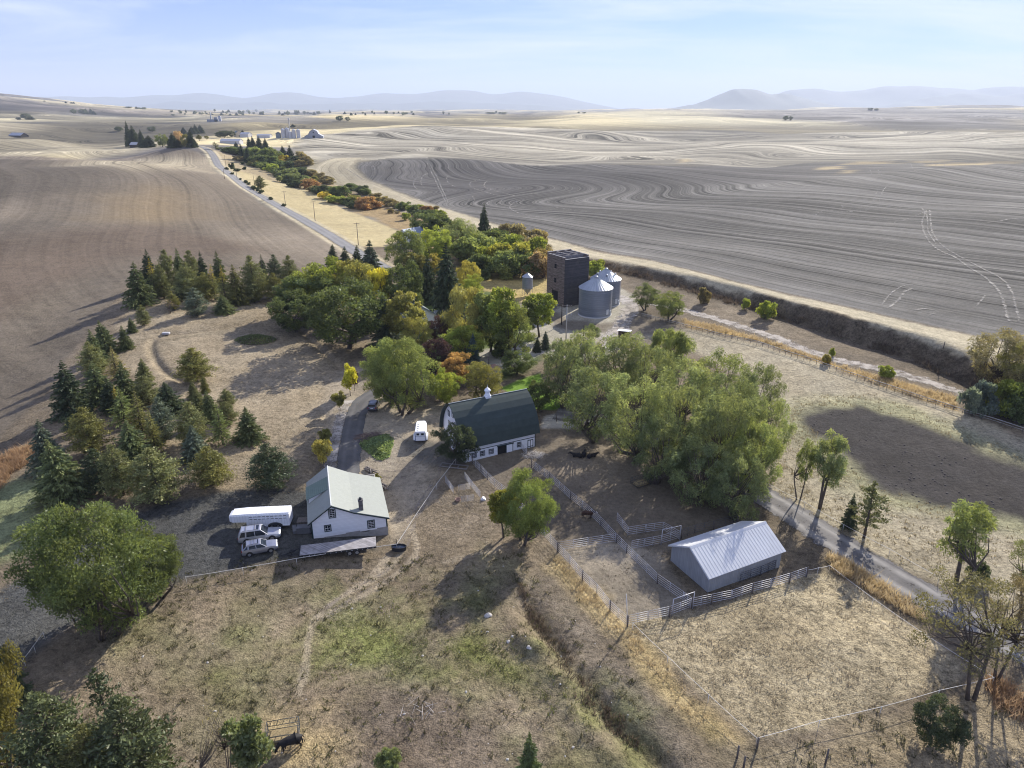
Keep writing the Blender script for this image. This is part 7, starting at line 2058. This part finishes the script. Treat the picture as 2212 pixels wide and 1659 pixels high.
# ------------------------------------------------------------------ cattle
def skinned(name, joints, edges, mat, parent=None, sub=2):
    me = bpy.data.meshes.new(name); me.from_pydata([j[:3] for j in joints], edges, [])
    o = bpy.data.objects.new(name, me); COL.objects.link(o)
    sk = o.modifiers.new("skin", 'SKIN'); sk.use_smooth_shade = True
    for i, j in enumerate(joints):
        r = j[3]; me.skin_vertices[0].data[i].radius = (r, r) if not hasattr(r, '__len__') else r
    me.skin_vertices[0].data[0].use_root = True
    ss = o.modifiers.new("sub", 'SUBSURF'); ss.levels = sub; ss.render_levels = sub
    dg = bpy.context.evaluated_depsgraph_get()
    nm = bpy.data.meshes.new_from_object(o.evaluated_get(dg))
    bpy.data.objects.remove(o); bpy.data.meshes.remove(me)
    nm.materials.clear(); nm.materials.append(mat); nm.name = name
    return link_mesh(name, nm, parent)


M_HIDE = simple_mat("black_hide", (.016, .014, .014), .7, var=.3, vscale=3); M_BROWNHIDE = simple_mat("dark_brown_hide", (.050, .024, .016), .75, var=.3, vscale=3); M_FACE = simple_mat("white_face", (.72, .69, .66), .8)


def cow(u, v, rz, label, mat, head='down', s=1.0, lying=False, face=False, name="cow"):
    x, y, z = G(u, v)
    e = empty(name, (x, y, z - (.50 * s if lying else 0.02)), rz); e.scale = (s, s, s); tag(e, label, "cow")
    hd = {'down': [(.98, 0, 1.05, .20), (1.22, 0, .72, .16), (1.36, 0, .42, .135), (1.45, 0, .20, .085)], 'level': [(.98, 0, 1.22, .20), (1.25, 0, 1.30, .16), (1.48, 0, 1.28, .145), (1.74, 0, 1.14, .09)]}[head]
    J = [(0, 0, .98, .39), (.40, 0, 1.00, .37), (.74, 0, 1.05, .30)] + hd + [(-.38, 0, 1.01, .36), (-.70, 0, 1.07, .29), (-.86, 0, 1.02, .15)]
    Ed = [(0, 1), (1, 2), (2, 3), (3, 4), (4, 5), (5, 6), (0, 7), (7, 8), (8, 9)]
    def leg(pts, root):
        prev = root
        for p in pts: J.append(p); Ed.append((prev, len(J) - 1)); prev = len(J) - 1
    for sgn in (-1, 1):
        if lying:
            leg([(.66, .20 * sgn, .72, .14), (.80, .22 * sgn, .60, .08)], 2); leg([(-.60, .24 * sgn, .74, .17), (-.36, .30 * sgn, .62, .10)], 8)
        else:
            o = .10 * sgn
            leg([(.66 + o, .20 * sgn, .72, .12), (.68 + o, .20 * sgn, .44, .075), (.66 + o, .20 * sgn, .16, .05), (.69 + o, .20 * sgn, .03, .06)], 2)
            leg([(-.66 + o, .22 * sgn, .78, .16), (-.60 + o, .22 * sgn, .58, .095), (-.78 + o, .22 * sgn, .40, .065), (-.74 + o, .22 * sgn, .14, .05), (-.70 + o, .22 * sgn, .03, .06)], 8)
    skinned("body", J, Ed, mat, e)
    hx, hz = hd[2][0], hd[2][2]
    for sgn in (-1, 1):
        m = MB(); m.path([(hx - .08, .09 * sgn, hz + .10), (hx - .10, .22 * sgn, hz + .12), (hx - .06, .34 * sgn, hz + .06)], [.03, .055, .012], 6); m.build("ear", mat, e)
    m = MB(); m.path([(-.92, 0, 1.10), (-1.0, 0, .80), (-.98, .03, .48), (-1.0, .03, .36)], [.035, .025, .03, .05], 6); m.build("tail", mat, e)
    if face:
        m = MB(); a, b_ = Vector(hd[2][:3]), Vector(hd[3][:3]); up = Vector((.0, 0, .085)); m.path([a + up + Vector((.02, 0, .045)), (a + b_) / 2 + up, b_ + Vector((.02, 0, .05))], [.06, .075, .055], 8); m.build("blaze", M_FACE, e)
    return e


cow(633, 1616, math.radians(205), "black cow grazing beside the hay feeder at the bottom of the picture", M_HIDE, s=1.12)
cow(1268, 1118, math.radians(-12), "dark brown calf with white face standing by the long corral fence", M_BROWNHIDE, 'level', .86, face=True)
cow(1248, 988, math.radians(170), "black cow lying left in the shade under the willows", M_HIDE, 'level', 1.0, lying=True)
cow(1262, 984, math.radians(75), "black cow lying in the middle of the shaded group under the willows", M_HIDE, 'level', 1.0, lying=True)
cow(1277, 989, math.radians(20), "black cow lying right in the shade under the willows", M_HIDE, 'level', .95, lying=True)

# ------------------------------------------------------------------ small things about the yard
def hay_feeder(u, v, rz, label, s=1.0):
    x, y, z = G(u, v); e = empty("hay_feeder", (x, y, z), rz); tag(e, label, "hay feeder"); e.scale = (s, s, s)
    m = MB(); w, d, hh = 1.5, 1.0, 1.25
    for sx in (-1, 1):
        for sy in (-1, 1): m.tube((sx * w, sy * d, 0), (sx * w, sy * d, hh), .04, n=5)
    for zz in (.12, .6, hh):
        m.tube((-w, -d, zz), (w, -d, zz), .035, n=5); m.tube((-w, d, zz), (w, d, zz), .035, n=5); m.tube((-w, -d, zz), (-w, d, zz), .035, n=5); m.tube((w, -d, zz), (w, d, zz), .035, n=5)
    for k in range(5):
        xx = -w + (k + .5) * 2 * w / 5
        for sy in (-1, 1): m.tube((xx - .1, sy * d, .6), (xx + .15, sy * d, hh), .028, n=5)
    m.build("frame", M_DKSTEEL, e)
    m = MB(); m.bevbox(-1.3, -.8, .05, 1.3, .8, .42, .2); m.build("hay", simple_mat("old_hay", (.30, .23, .12), .95, var=.4, vscale=5, bump=1, bscale=16), e)


hay_feeder(612, 1592, math.radians(12), "black metal hay feeder beside the grazing cow")
hay_feeder(1384, 1046, math.radians(30), "dark hay feeder in the shade at the foot of the willows", .9)
hay_feeder(1352, 975, math.radians(-35), "dark metal feeder frame under the willow trunks", .9)
x, y, z = G(862, 1188); e = empty("stock_tank", (x, y, z)); tag(e, "black oval stock tank at the corner of the white tape fences", "water tank")
m = MB()
def oval(r, zz): return [((r + .28) * math.cos(6.2832 * k / 28) * 1.0, r * .72 * math.sin(6.2832 * k / 28), zz) for k in range(28)]
m.loft([oval(.72, 0), oval(.80, .62), oval(.84, .64), oval(.84, .68), oval(.76, .68), oval(.72, .30)]); m.build("wall", M_PLAST, e)
m = MB(); m.add(oval(.745, .52), [tuple(range(28))]); m.build("water", M_GLASS, e)
lone_post(857, 1184, 1.5, "dark post behind the black stock tank", .07, M_DARKWOOD)


def crate(u, v, rz, w, d, hh, mat, label, name="crate"):
    x, y, z = G(u, v); e = empty(name, (x, y, z), rz); tag(e, label, name.replace('_', ' '))
    m = MB(); m.bevbox(-w / 2, -d / 2, .06, w / 2, d / 2, hh, .03); m.build("box", mat, e)
    m = MB(); m.box(-w / 2 - .03, -d / 2 - .03, hh, w / 2 + .03, d / 2 + .03, hh + .06); m.build("lid", mat, e)
    m = MB(); m.box(-w / 2, -d / 2, 0, -w / 2 + .1, d / 2, .06); m.box(w / 2 - .1, -d / 2, 0, w / 2, d / 2, .06); m.build("skid", M_DARKWOOD, e)


M_GREYBOX = simple_mat("grey_box_paint", (.11, .112, .118), .7, var=.2)
crate(658, 1150, math.radians(8), 1.9, 1.0, 1.0, M_GREYBOX, "grey lidded box against the white house's left corner", "storage_box")
crate(657, 1132, math.radians(5), 1.7, 1.3, .7, simple_mat("brown_junk", (.13, .115, .105), .9, var=.4, vscale=4), "brown low crate behind the grey box beside the house")
crate(637, 1148, math.radians(-70), 1.6, .5, .5, M_GREYBOX, "narrow grey trough standing on the gravel by the trailer tongue", "trough")
# woodpile behind the house
rp_ = random.Random(3)
for i, (u, v, lab) in enumerate([(800, 1020, "log pile at the deck's corner behind the house"), (812, 1034, "middle log pile along the house's far right side"), (826, 1052, "lower log pile along the house's right side")]):
    x, y, z = G(u, v); e = empty("log_pile", (x, y, z), math.radians(-50)); tag(e, lab, "log pile", "log piles along the house")
    m = MB()
    for k in range(26):
        a = rp_.uniform(-.5, .5); cx, cy, cz = rp_.uniform(-1.1, 1.1), rp_.uniform(-.5, .5), rp_.uniform(.08, .5); l = rp_.uniform(.3, .8)
        m.tube((cx - l * math.cos(a), cy - l * math.sin(a), cz), (cx + l * math.cos(a), cy + l * math.sin(a), cz + rp_.uniform(-.08, .12)), rp_.uniform(.05, .11), n=6)
    m.build("logs", simple_mat("grey_log", (.20, .175, .155), .95, var=.4, vscale=3), e)
x, y, z = G(816, 1036); plantsh = tree_at("shrub", x, y, 1.0, 1.3, C_OLIVE, "small clipped round shrub among the log piles", "shrub")


def brush_pile(u, v, R_, hh, label, mat, green=None, n=260, seed=1, name="brush_pile", cat="brush pile"):
    x, y, z = G(u, v); e = empty(name, (x, y, z), 0); tag(e, label, cat)
    r_ = random.Random(seed); m = MB()
    for k in range(n):
        a = r_.uniform(0, 6.28); rr_ = R_ * math.sqrt(r_.random()); top = hh * (1 - (rr_ / R_) ** 1.5)
        cx, cy, cz = rr_ * math.cos(a) * 1.5, rr_ * math.sin(a), r_.uniform(0, max(.1, top))
        d = r_.uniform(0, 6.28); l = r_.uniform(.3, .9); el = r_.uniform(-.35, .5)
        m.tube((cx - l * math.cos(d), cy - l * math.sin(d), cz - l * el * .3), (cx + l * math.cos(d), cy + l * math.sin(d), cz + l * el), r_.uniform(.015, .05), .01, 4, cap=False)
    m.build("branches", mat, e)
    if green:
        rg = np.random.default_rng(seed); N = 2600
        a = rg.uniform(0, 6.28, N); rr_ = R_ * np.sqrt(rg.random(N)); top = hh * (1 - (rr_ / R_) ** 1.5)
        C = np.stack([rr_ * np.cos(a) * 1.5, rr_ * np.sin(a), top * rg.uniform(.3, 1.05, N) + .05], 1)
        me = cards("leaves", C, rg.normal(size=(N, 3)) + np.array([0, 0, .6]), rg.uniform(.18, .4, N), rg.uniform(.12, .26, N), rg.uniform(.2, .9, N), M_LEAF, rg)
        o = link_mesh("leaves", me, e); o.color = (*green, 1)


M_BRUSH = simple_mat("brush_wood", (.10, .075, .06), .95, var=.4)
brush_pile(549, 735, 3.6, 1.5, "brush pile of green and dark branches on the dry lawn", M_BRUSH, (.13, .17, .07), 420, 2)
brush_pile(1184, 668, 2.2, 1.3, "heap of grey timber scraps left of the old elevator's foot", simple_mat("grey_scrap", (.17, .165, .165), .9, var=.4), None, 160, 4, "scrap_heap", "scrap heap")
brush_pile(1153, 983, 1.25, .4, "pale heap of bleached branches at the barn's right corner", simple_mat("bleached_wood", (.44, .41, .38), .9, var=.2), None, 170, 6)
brush_pile(912, 1535, 1.6, .35, "bleached fallen branches on the bare low pasture", simple_mat("bleached_wood_dark", (.38, .35, .32), .9, var=.3), None, 22, 8, "fallen_branches", "branches")
brush_pile(800, 945, 2.0, .8, "heap of reddish twigs above the green squash patch", simple_mat("red_twigs", (.17, .125, .115), .95, var=.3), None, 260, 9)
# leafy squash patch
rg = np.random.default_rng(4); Pq = Wp([(776, 958), (800, 945), (835, 938), (850, 955), (842, 985), (822, 995), (806, 985), (786, 968)])
xs = np.array([p[0] for p in Pq]); ys = np.array([p[1] for p in Pq])
qx = rg.uniform(xs.min(), xs.max(), 9000); qy = rg.uniform(ys.min(), ys.max(), 9000); sdq = inpoly_sd(qx, qy, Pq); k = sdq > rg.uniform(-.4, .7, 9000)
qx, qy, sdq = qx[k], qy[k], sdq[k]; N = len(qx)
C = np.stack([qx, qy, hgt(qx, qy) + rg.uniform(.08, .75, N) * np.clip(sdq / 1.5, .25, 1)], 1); base = C.mean(0)
me = cards("squash_patch", C - base, rg.normal(size=(N, 3)) * np.array([1, 1, .25]), rg.uniform(.25, .5, N), rg.uniform(.22, .42, N), rg.uniform(.15, 1, N), M_LEAF, rg)
o = link_mesh("squash_patch", me, None, tuple(base)); o.color = (.20, .27, .12, 1); tag(o, kind="stuff")
# wooden frame lying by the barn, white feed tub, boards
x, y, z = G(981, 1008); m = MB()
for yy in (-.6, .6): m.box(-2.4, yy - .06, .05, 2.4, yy + .06, .22)
for k in range(4): m.box(-2.4 + k * 1.55, -.54, .06, -2.25 + k * 1.55, .54, .2)
o = m.build("timber_frame", simple_mat("grey_timber", (.22, .20, .185), .9), None, (x, y, z)); o.rotation_euler = (0, 0, math.radians(-14)); tag(o, "flat grey timber frame lying on the ground left of the barn's corner fence", "timber frame")
x, y, z = G(1044, 1079); m = MB(); m.prism([(-.4, 0), (.42, 0), (.18, .32), (-.08, .45)], 'y', -.28, .28); o = m.build("salt_block_cover", M_PAINTW, None, (x, y, z)); tag(o, "small white wedge-shaped cover at the lower end of the small pens", "cover")
x, y, z = G(989, 1081); m = MB(); m.lathe([(.42, 0), (.48, .3), (.44, .3), (.38, .06), (0, .06)], 14); o = m.build("feed_tub", M_RUST, None, (x, y, z)); tag(o, "dark round feed tub in the small pens", "tub")
x, y, z = G(359, 722); m = MB(); m.bevbox(-.9, -.5, 0, .9, .5, .5, .1); o = m.build("bench_block", simple_mat("grey_block", (.42, .42, .44), .8), None, (x, y, z)); tag(o, "small grey block lying at the bend of the lawn's bank", "block")
m = MB(); x, y, z = G(1160, 665)
for k in range(4): m.tube(((k % 2) * 2 - 1, (k // 2) * 1.6 - .8, 0), ((k % 2) * 2 - 1, (k // 2) * 1.6 - .8, 2.2), .06, n=5)
m.box(-1.1, -.9, 2.2, 1.1, .9, 2.3); m.tube((-1, -.8, .4), (1, -.8, 1.8), .04, n=5); o = m.build("steel_stand", M_STEEL, None, (x, y, z)); tag(o, "empty steel stand in front of the hopper bin", "stand")
# stones in the low pasture
M_STONE = simple_mat("pale_stone", (.42, .395, .36), .9, var=.2, vscale=4)
smesh = []
for s in range(4):
    bm = bmesh.new(); bmesh.ops.create_icosphere(bm, subdivisions=2, radius=.5)
    for v_ in bm.verts:
        k = 1 + (fbm(np.array([v_.co.x * 2 + s * 7]), np.array([v_.co.y * 2 + v_.co.z * 1.7]), s, 3)[0] - .5) * .8
        v_.co = Vector((v_.co.x * k * 1.25, v_.co.y * k, max(-.1, v_.co.z * k * .65)))
    me = bpy.data.meshes.new("stone"); bm.to_mesh(me); bm.free(); me.materials.append(M_STONE); smesh.append(me)


def stone(u, v, size, label, group=None):
    x, y, z = G(u, v); o = link_mesh("stone", smesh[int(u * 7 + v) % 4], None, (x, y, z)); o.scale = (size, size, size); o.rotation_euler = (0, 0, u); tag(o, label, "stone", group)


for u, v, s, lab in [(1056, 1330, .85, "big pale boulder in the tree's shadow in the low pasture"), (1098, 1386, .45, "small pale boulder on the low pasture's mound"), (1143, 1399, .55, "boulder between the mounds of the low pasture"), (1108, 1375, .35, "stone beside the low pasture's mound"), (1053, 1365, .3, "lone pale stone above the mound")]: stone(u, v, s, lab)
for i in range(85):
    u = rp_.uniform(250, 1480); v = rp_.uniform(1215, 1650)
    if u > 1180 + (v - 1215) * .6 or (u < 420 and v < 1400) or (u < 420 and v > 1480): continue
    stone(u, v, rp_.choice([.10, .12, .14, .16, .2, .26]), "small pale stone lying loose on the grazed low pasture", "pale stones scattered over the low pasture")

# ------------------------------------------------------------------ grass
def straw_mat(name, a, b_):
    m, nt, out = new_mat(name); b = NB(nt)
    t = b.n("ShaderNodeAttribute", attribute_name="tint").outputs["Fac"]
    pos = b.n("ShaderNodeNewGeometry").outputs["Position"]
    c = b.mix(b.math('ADD', b.math('MULTIPLY', t, .6), b.mr(b.noise(pos, .22, 3), .35, .65, 0, .4)), c4(a), c4(b_))
    df = b.n("ShaderNodeBsdfDiffuse"); b.link(c, df.inputs[0]); tl = b.n("ShaderNodeBsdfTranslucent"); b.link(c, tl.inputs[0])
    mx = b.n("ShaderNodeMixShader"); mx.inputs[0].default_value = .4
    b.link(df.outputs[0], mx.inputs[1]); b.link(tl.outputs[0], mx.inputs[2]); b.link(mx.outputs[0], out.inputs[0])
    return m


def grass_patch(name, polys, dens, hh, mat, seed, blades=5, wid=.05, spread=.16, warp=.8, excl=()):
    rg = np.random.default_rng(seed); CX_, CY_ = [], []
    for poly in polys:
        P = Wp(poly); xs = np.array([p[0] for p in P]); ys = np.array([p[1] for p in P])
        n = int(dens * (xs.max() - xs.min()) * (ys.max() - ys.min()))
        qx = rg.uniform(xs.min(), xs.max(), n); qy = rg.uniform(ys.min(), ys.max(), n)
        k = inpoly_sd(qx, qy, P) + (fbm(qx / 3, qy / 3, seed, 3) - .5) * 2 * warp > 0
        k &= fbm(qx / 5, qy / 5, seed + 3, 3) > rg.uniform(.1, .75, n)
        CX_.append(qx[k]); CY_.append(qy[k])
    qx = np.concatenate(CX_); qy = np.concatenate(CY_)
    for poly in excl:
        P = Wp(poly); k = inpoly_sd(qx, qy, P) < 0; qx, qy = qx[k], qy[k]
    qz = hgt(qx, qy); n = len(qx)
    px_ = np.repeat(qx, blades) + rg.normal(0, spread, n * blades); py = np.repeat(qy, blades) + rg.normal(0, spread, n * blades); pz = np.repeat(qz, blades) - .02
    N = n * blades; s = rg.uniform(.5, 1.3, N) * np.repeat(rg.uniform(.6, 1.3, n), blades); a = rg.uniform(0, 6.28, N)
    tx = np.cos(a) * wid * s; ty = np.sin(a) * wid * s; lx = rg.normal(0, .45, N) * hh * s; ly = rg.normal(0, .45, N) * hh * s
    V = np.empty((N, 3, 3)); V[:, 0] = np.stack([px_ - tx, py - ty, pz], 1); V[:, 1] = np.stack([px_ + tx, py + ty, pz], 1); V[:, 2] = np.stack([px_ + lx, py + ly, pz + hh * s], 1)
    me = bpy.data.meshes.new(name); me.vertices.add(3 * N); me.vertices.foreach_set("co", V.astype(np.float32).ravel())
    me.loops.add(3 * N); me.loops.foreach_set("vertex_index", np.arange(3 * N, dtype=np.int32)); me.polygons.add(N); me.polygons.foreach_set("loop_start", np.arange(0, 3 * N, 3, dtype=np.int32)); me.update(calc_edges=True)
    at = me.attributes.new("tint", 'FLOAT', 'POINT'); at.data.foreach_set("value", np.repeat(rg.random(N), 3).astype(np.float32)); me.materials.append(mat)
    return tag(link_mesh(name, me), kind="stuff")


M_STRAW = straw_mat("straw", (.20, .16, .10), (.44, .36, .24)); M_GOLDG = straw_mat("golden_grass", (.42, .31, .15), (.68, .55, .33)); M_GREENG = straw_mat("green_grass", (.10, .13, .035), (.26, .26, .09)); M_SCRUB = straw_mat("brown_scrub", (.075, .055, .04), (.20, .155, .11))
YARD = [(330, 1090), (470, 1062), (600, 1052), (700, 1000), (700, 880), (780, 800), (980, 880), (1180, 900), (1640, 1100), (1650, 1180), (1740, 1240), (1352, 1352), (1190, 1180), (1090, 1060), (1000, 1010), (940, 1060), (860, 1190), (640, 1207), (405, 1256), (40, 1440), (-60, 1400), (60, 1240)]
grass_patch("pasture_grass", [[(-200, 1200), (700, 1080), (1100, 1080), (1360, 1350), (1700, 1720), (-200, 1720)], [(1640, 1600), (2300, 1420), (2300, 1720), (1600, 1720)]], 3.2, .16, M_STRAW, 5, 4, .045, .16, excl=[YARD])
grass_patch("paddock_grass", [[(1360, 1356), (1500, 1318), (1690, 1262), (1785, 1228), (1900, 1296), (2010, 1372), (2090, 1440), (2065, 1488), (1850, 1552), (1636, 1603)]], 6, .17, straw_mat("paddock_straw", (.25, .20, .13), (.44, .37, .255)), 6, 5, .05, .2)
grass_patch("low_green_grass", [[(690, 1340), (760, 1300), (900, 1330), (960, 1390), (900, 1460), (760, 1480), (690, 1420)], [(950, 1380), (1090, 1380), (1220, 1480), (1320, 1590), (1240, 1560), (1090, 1480), (980, 1450)]], 5, .20, M_GREENG, 7, 5, .05, .18, 3)
grass_patch("golden_verge_grass", [[(1785, 1203), (1815, 1206), (1914, 1262), (2003, 1322), (1995, 1348), (1900, 1292), (1800, 1238)]], 26, .95, M_GOLDG, 8, 6, .05, .16, .5)
grass_patch("golden_lane_grass", [[(1475, 690), (1600, 718), (1700, 750), (1800, 787), (1940, 822), (2062, 858), (2066, 884), (1950, 848), (1790, 788), (1640, 738), (1480, 704)]], 9, .7, M_GOLDG, 9, 5, .07, .2, .6)
grass_patch("slope_grass", [[(1200, 1205), (1260, 1250), (1345, 1345), (1450, 1460), (1600, 1600), (1540, 1600), (1420, 1480), (1300, 1350), (1200, 1240)]], 9, .3, M_GOLDG, 10, 5, .05, .2, 1.5)
grass_patch("tall_dead_grass", [[(2110, 1440), (2180, 1480), (2260, 1560), (2300, 1640), (2240, 1600), (2150, 1530)], [(-60, 1010), (0, 985), (40, 965), (90, 960), (80, 985), (30, 1020), (0, 1060), (-60, 1090)]], 14, .9, straw_mat("russet_grass", (.30, .18, .09), (.50, .36, .22)), 11, 6, .05, .2, 1)
grass_patch("ditch_scrub", [[(1118, 1262), (1160, 1320), (1205, 1385), (1262, 1465), (1340, 1550), (1420, 1620), (1390, 1640), (1310, 1580), (1240, 1500), (1180, 1410), (1130, 1320)]], 17, .5, M_SCRUB, 12, 6, .05, .2, 1.2)
grass_patch("bank_scrub", [[(1180, 556), (1290, 577), (1390, 604), (1500, 634), (1600, 663), (1720, 700), (1850, 741), (1990, 789), (2110, 840), (2260, 900), (2260, 880), (2110, 822), (1990, 772), (1850, 726), (1720, 686), (1600, 650), (1500, 622), (1390, 592), (1290, 565), (1180, 544)]], 3.5, .9, M_SCRUB, 13, 7, .07, .35, 1.0)
grass_patch("right_pasture_grass", [[(1640, 900), (1730, 862), (1860, 850), (2000, 890), (2250, 1000), (2250, 1380), (2080, 1300), (1834, 1165), (1660, 1050)]], 2.2, .25, straw_mat("pasture_straw", (.20, .16, .085), (.46, .38, .22)), 14, 5, .06, .22, 3, excl=[[(1722, 896), (1760, 881), (1850, 878), (1950, 905), (2080, 958), (2250, 1010), (2250, 1140), (2100, 1106), (1960, 1076), (1850, 1022), (1790, 955)]])
grass_patch("lawn_grass", [[(300, 660), (560, 655), (730, 760), (740, 900), (690, 1000), (680, 1060), (480, 1060), (400, 1000), (300, 860)]], 1.3, .16, M_STRAW, 15, 4, .05, .2, 1)
grass_patch("weed_clumps", [[(200, 1260), (700, 1200), (1100, 1180), (1250, 1330), (1480, 1640), (200, 1680)], [(1640, 1620), (2300, 1480), (2300, 1720), (1600, 1720)]], .8, .30, straw_mat("weeds", (.06, .052, .032), (.20, .19, .085)), 21, 12, .06, .24, 4)
grass_patch("corral_litter", [[(1090, 1010), (1240, 905), (1420, 960), (1640, 1100), (1440, 1190), (1352, 1340), (1190, 1180)], [(700, 1000), (780, 860), (960, 900), (1000, 1010), (860, 1150), (800, 1060)]], 1.0, .12, straw_mat("litter", (.08, .062, .045), (.34, .28, .20)), 22, 8, .07, .3, 3)
# crumbs of mud on the dried pond
rg = np.random.default_rng(9); m = MB()
for i in range(150):
    u = rg.uniform(1740, 2200); v = rg.uniform(875, 1110)
    if i % 3 == 0: u, v = rg.normal(2010, 45), rg.normal(1035, 20)
    x, y, z = G(u, v)
    if inpoly_sd(np.array([x]), np.array([y]), Wp([(1722, 896), (1760, 881), (1850, 878), (1950, 905), (2080, 958), (2212, 1010), (2400, 1090), (2400, 1200), (2212, 1126), (2100, 1106), (1960, 1076), (1850, 1022), (1790, 955), (1732, 918)]))[0] < -.5: continue
    r_ = rg.uniform(.08, .24); m.lathe([(r_, z - .05), (r_ * .8, z + r_ * .35), (r_ * .3, z + r_ * .55), (0, z + r_ * .55)], 6, x, y)
tag(m.build("mud_clods", simple_mat("mud_clod", (.07, .06, .055), .95)), kind="stuff")
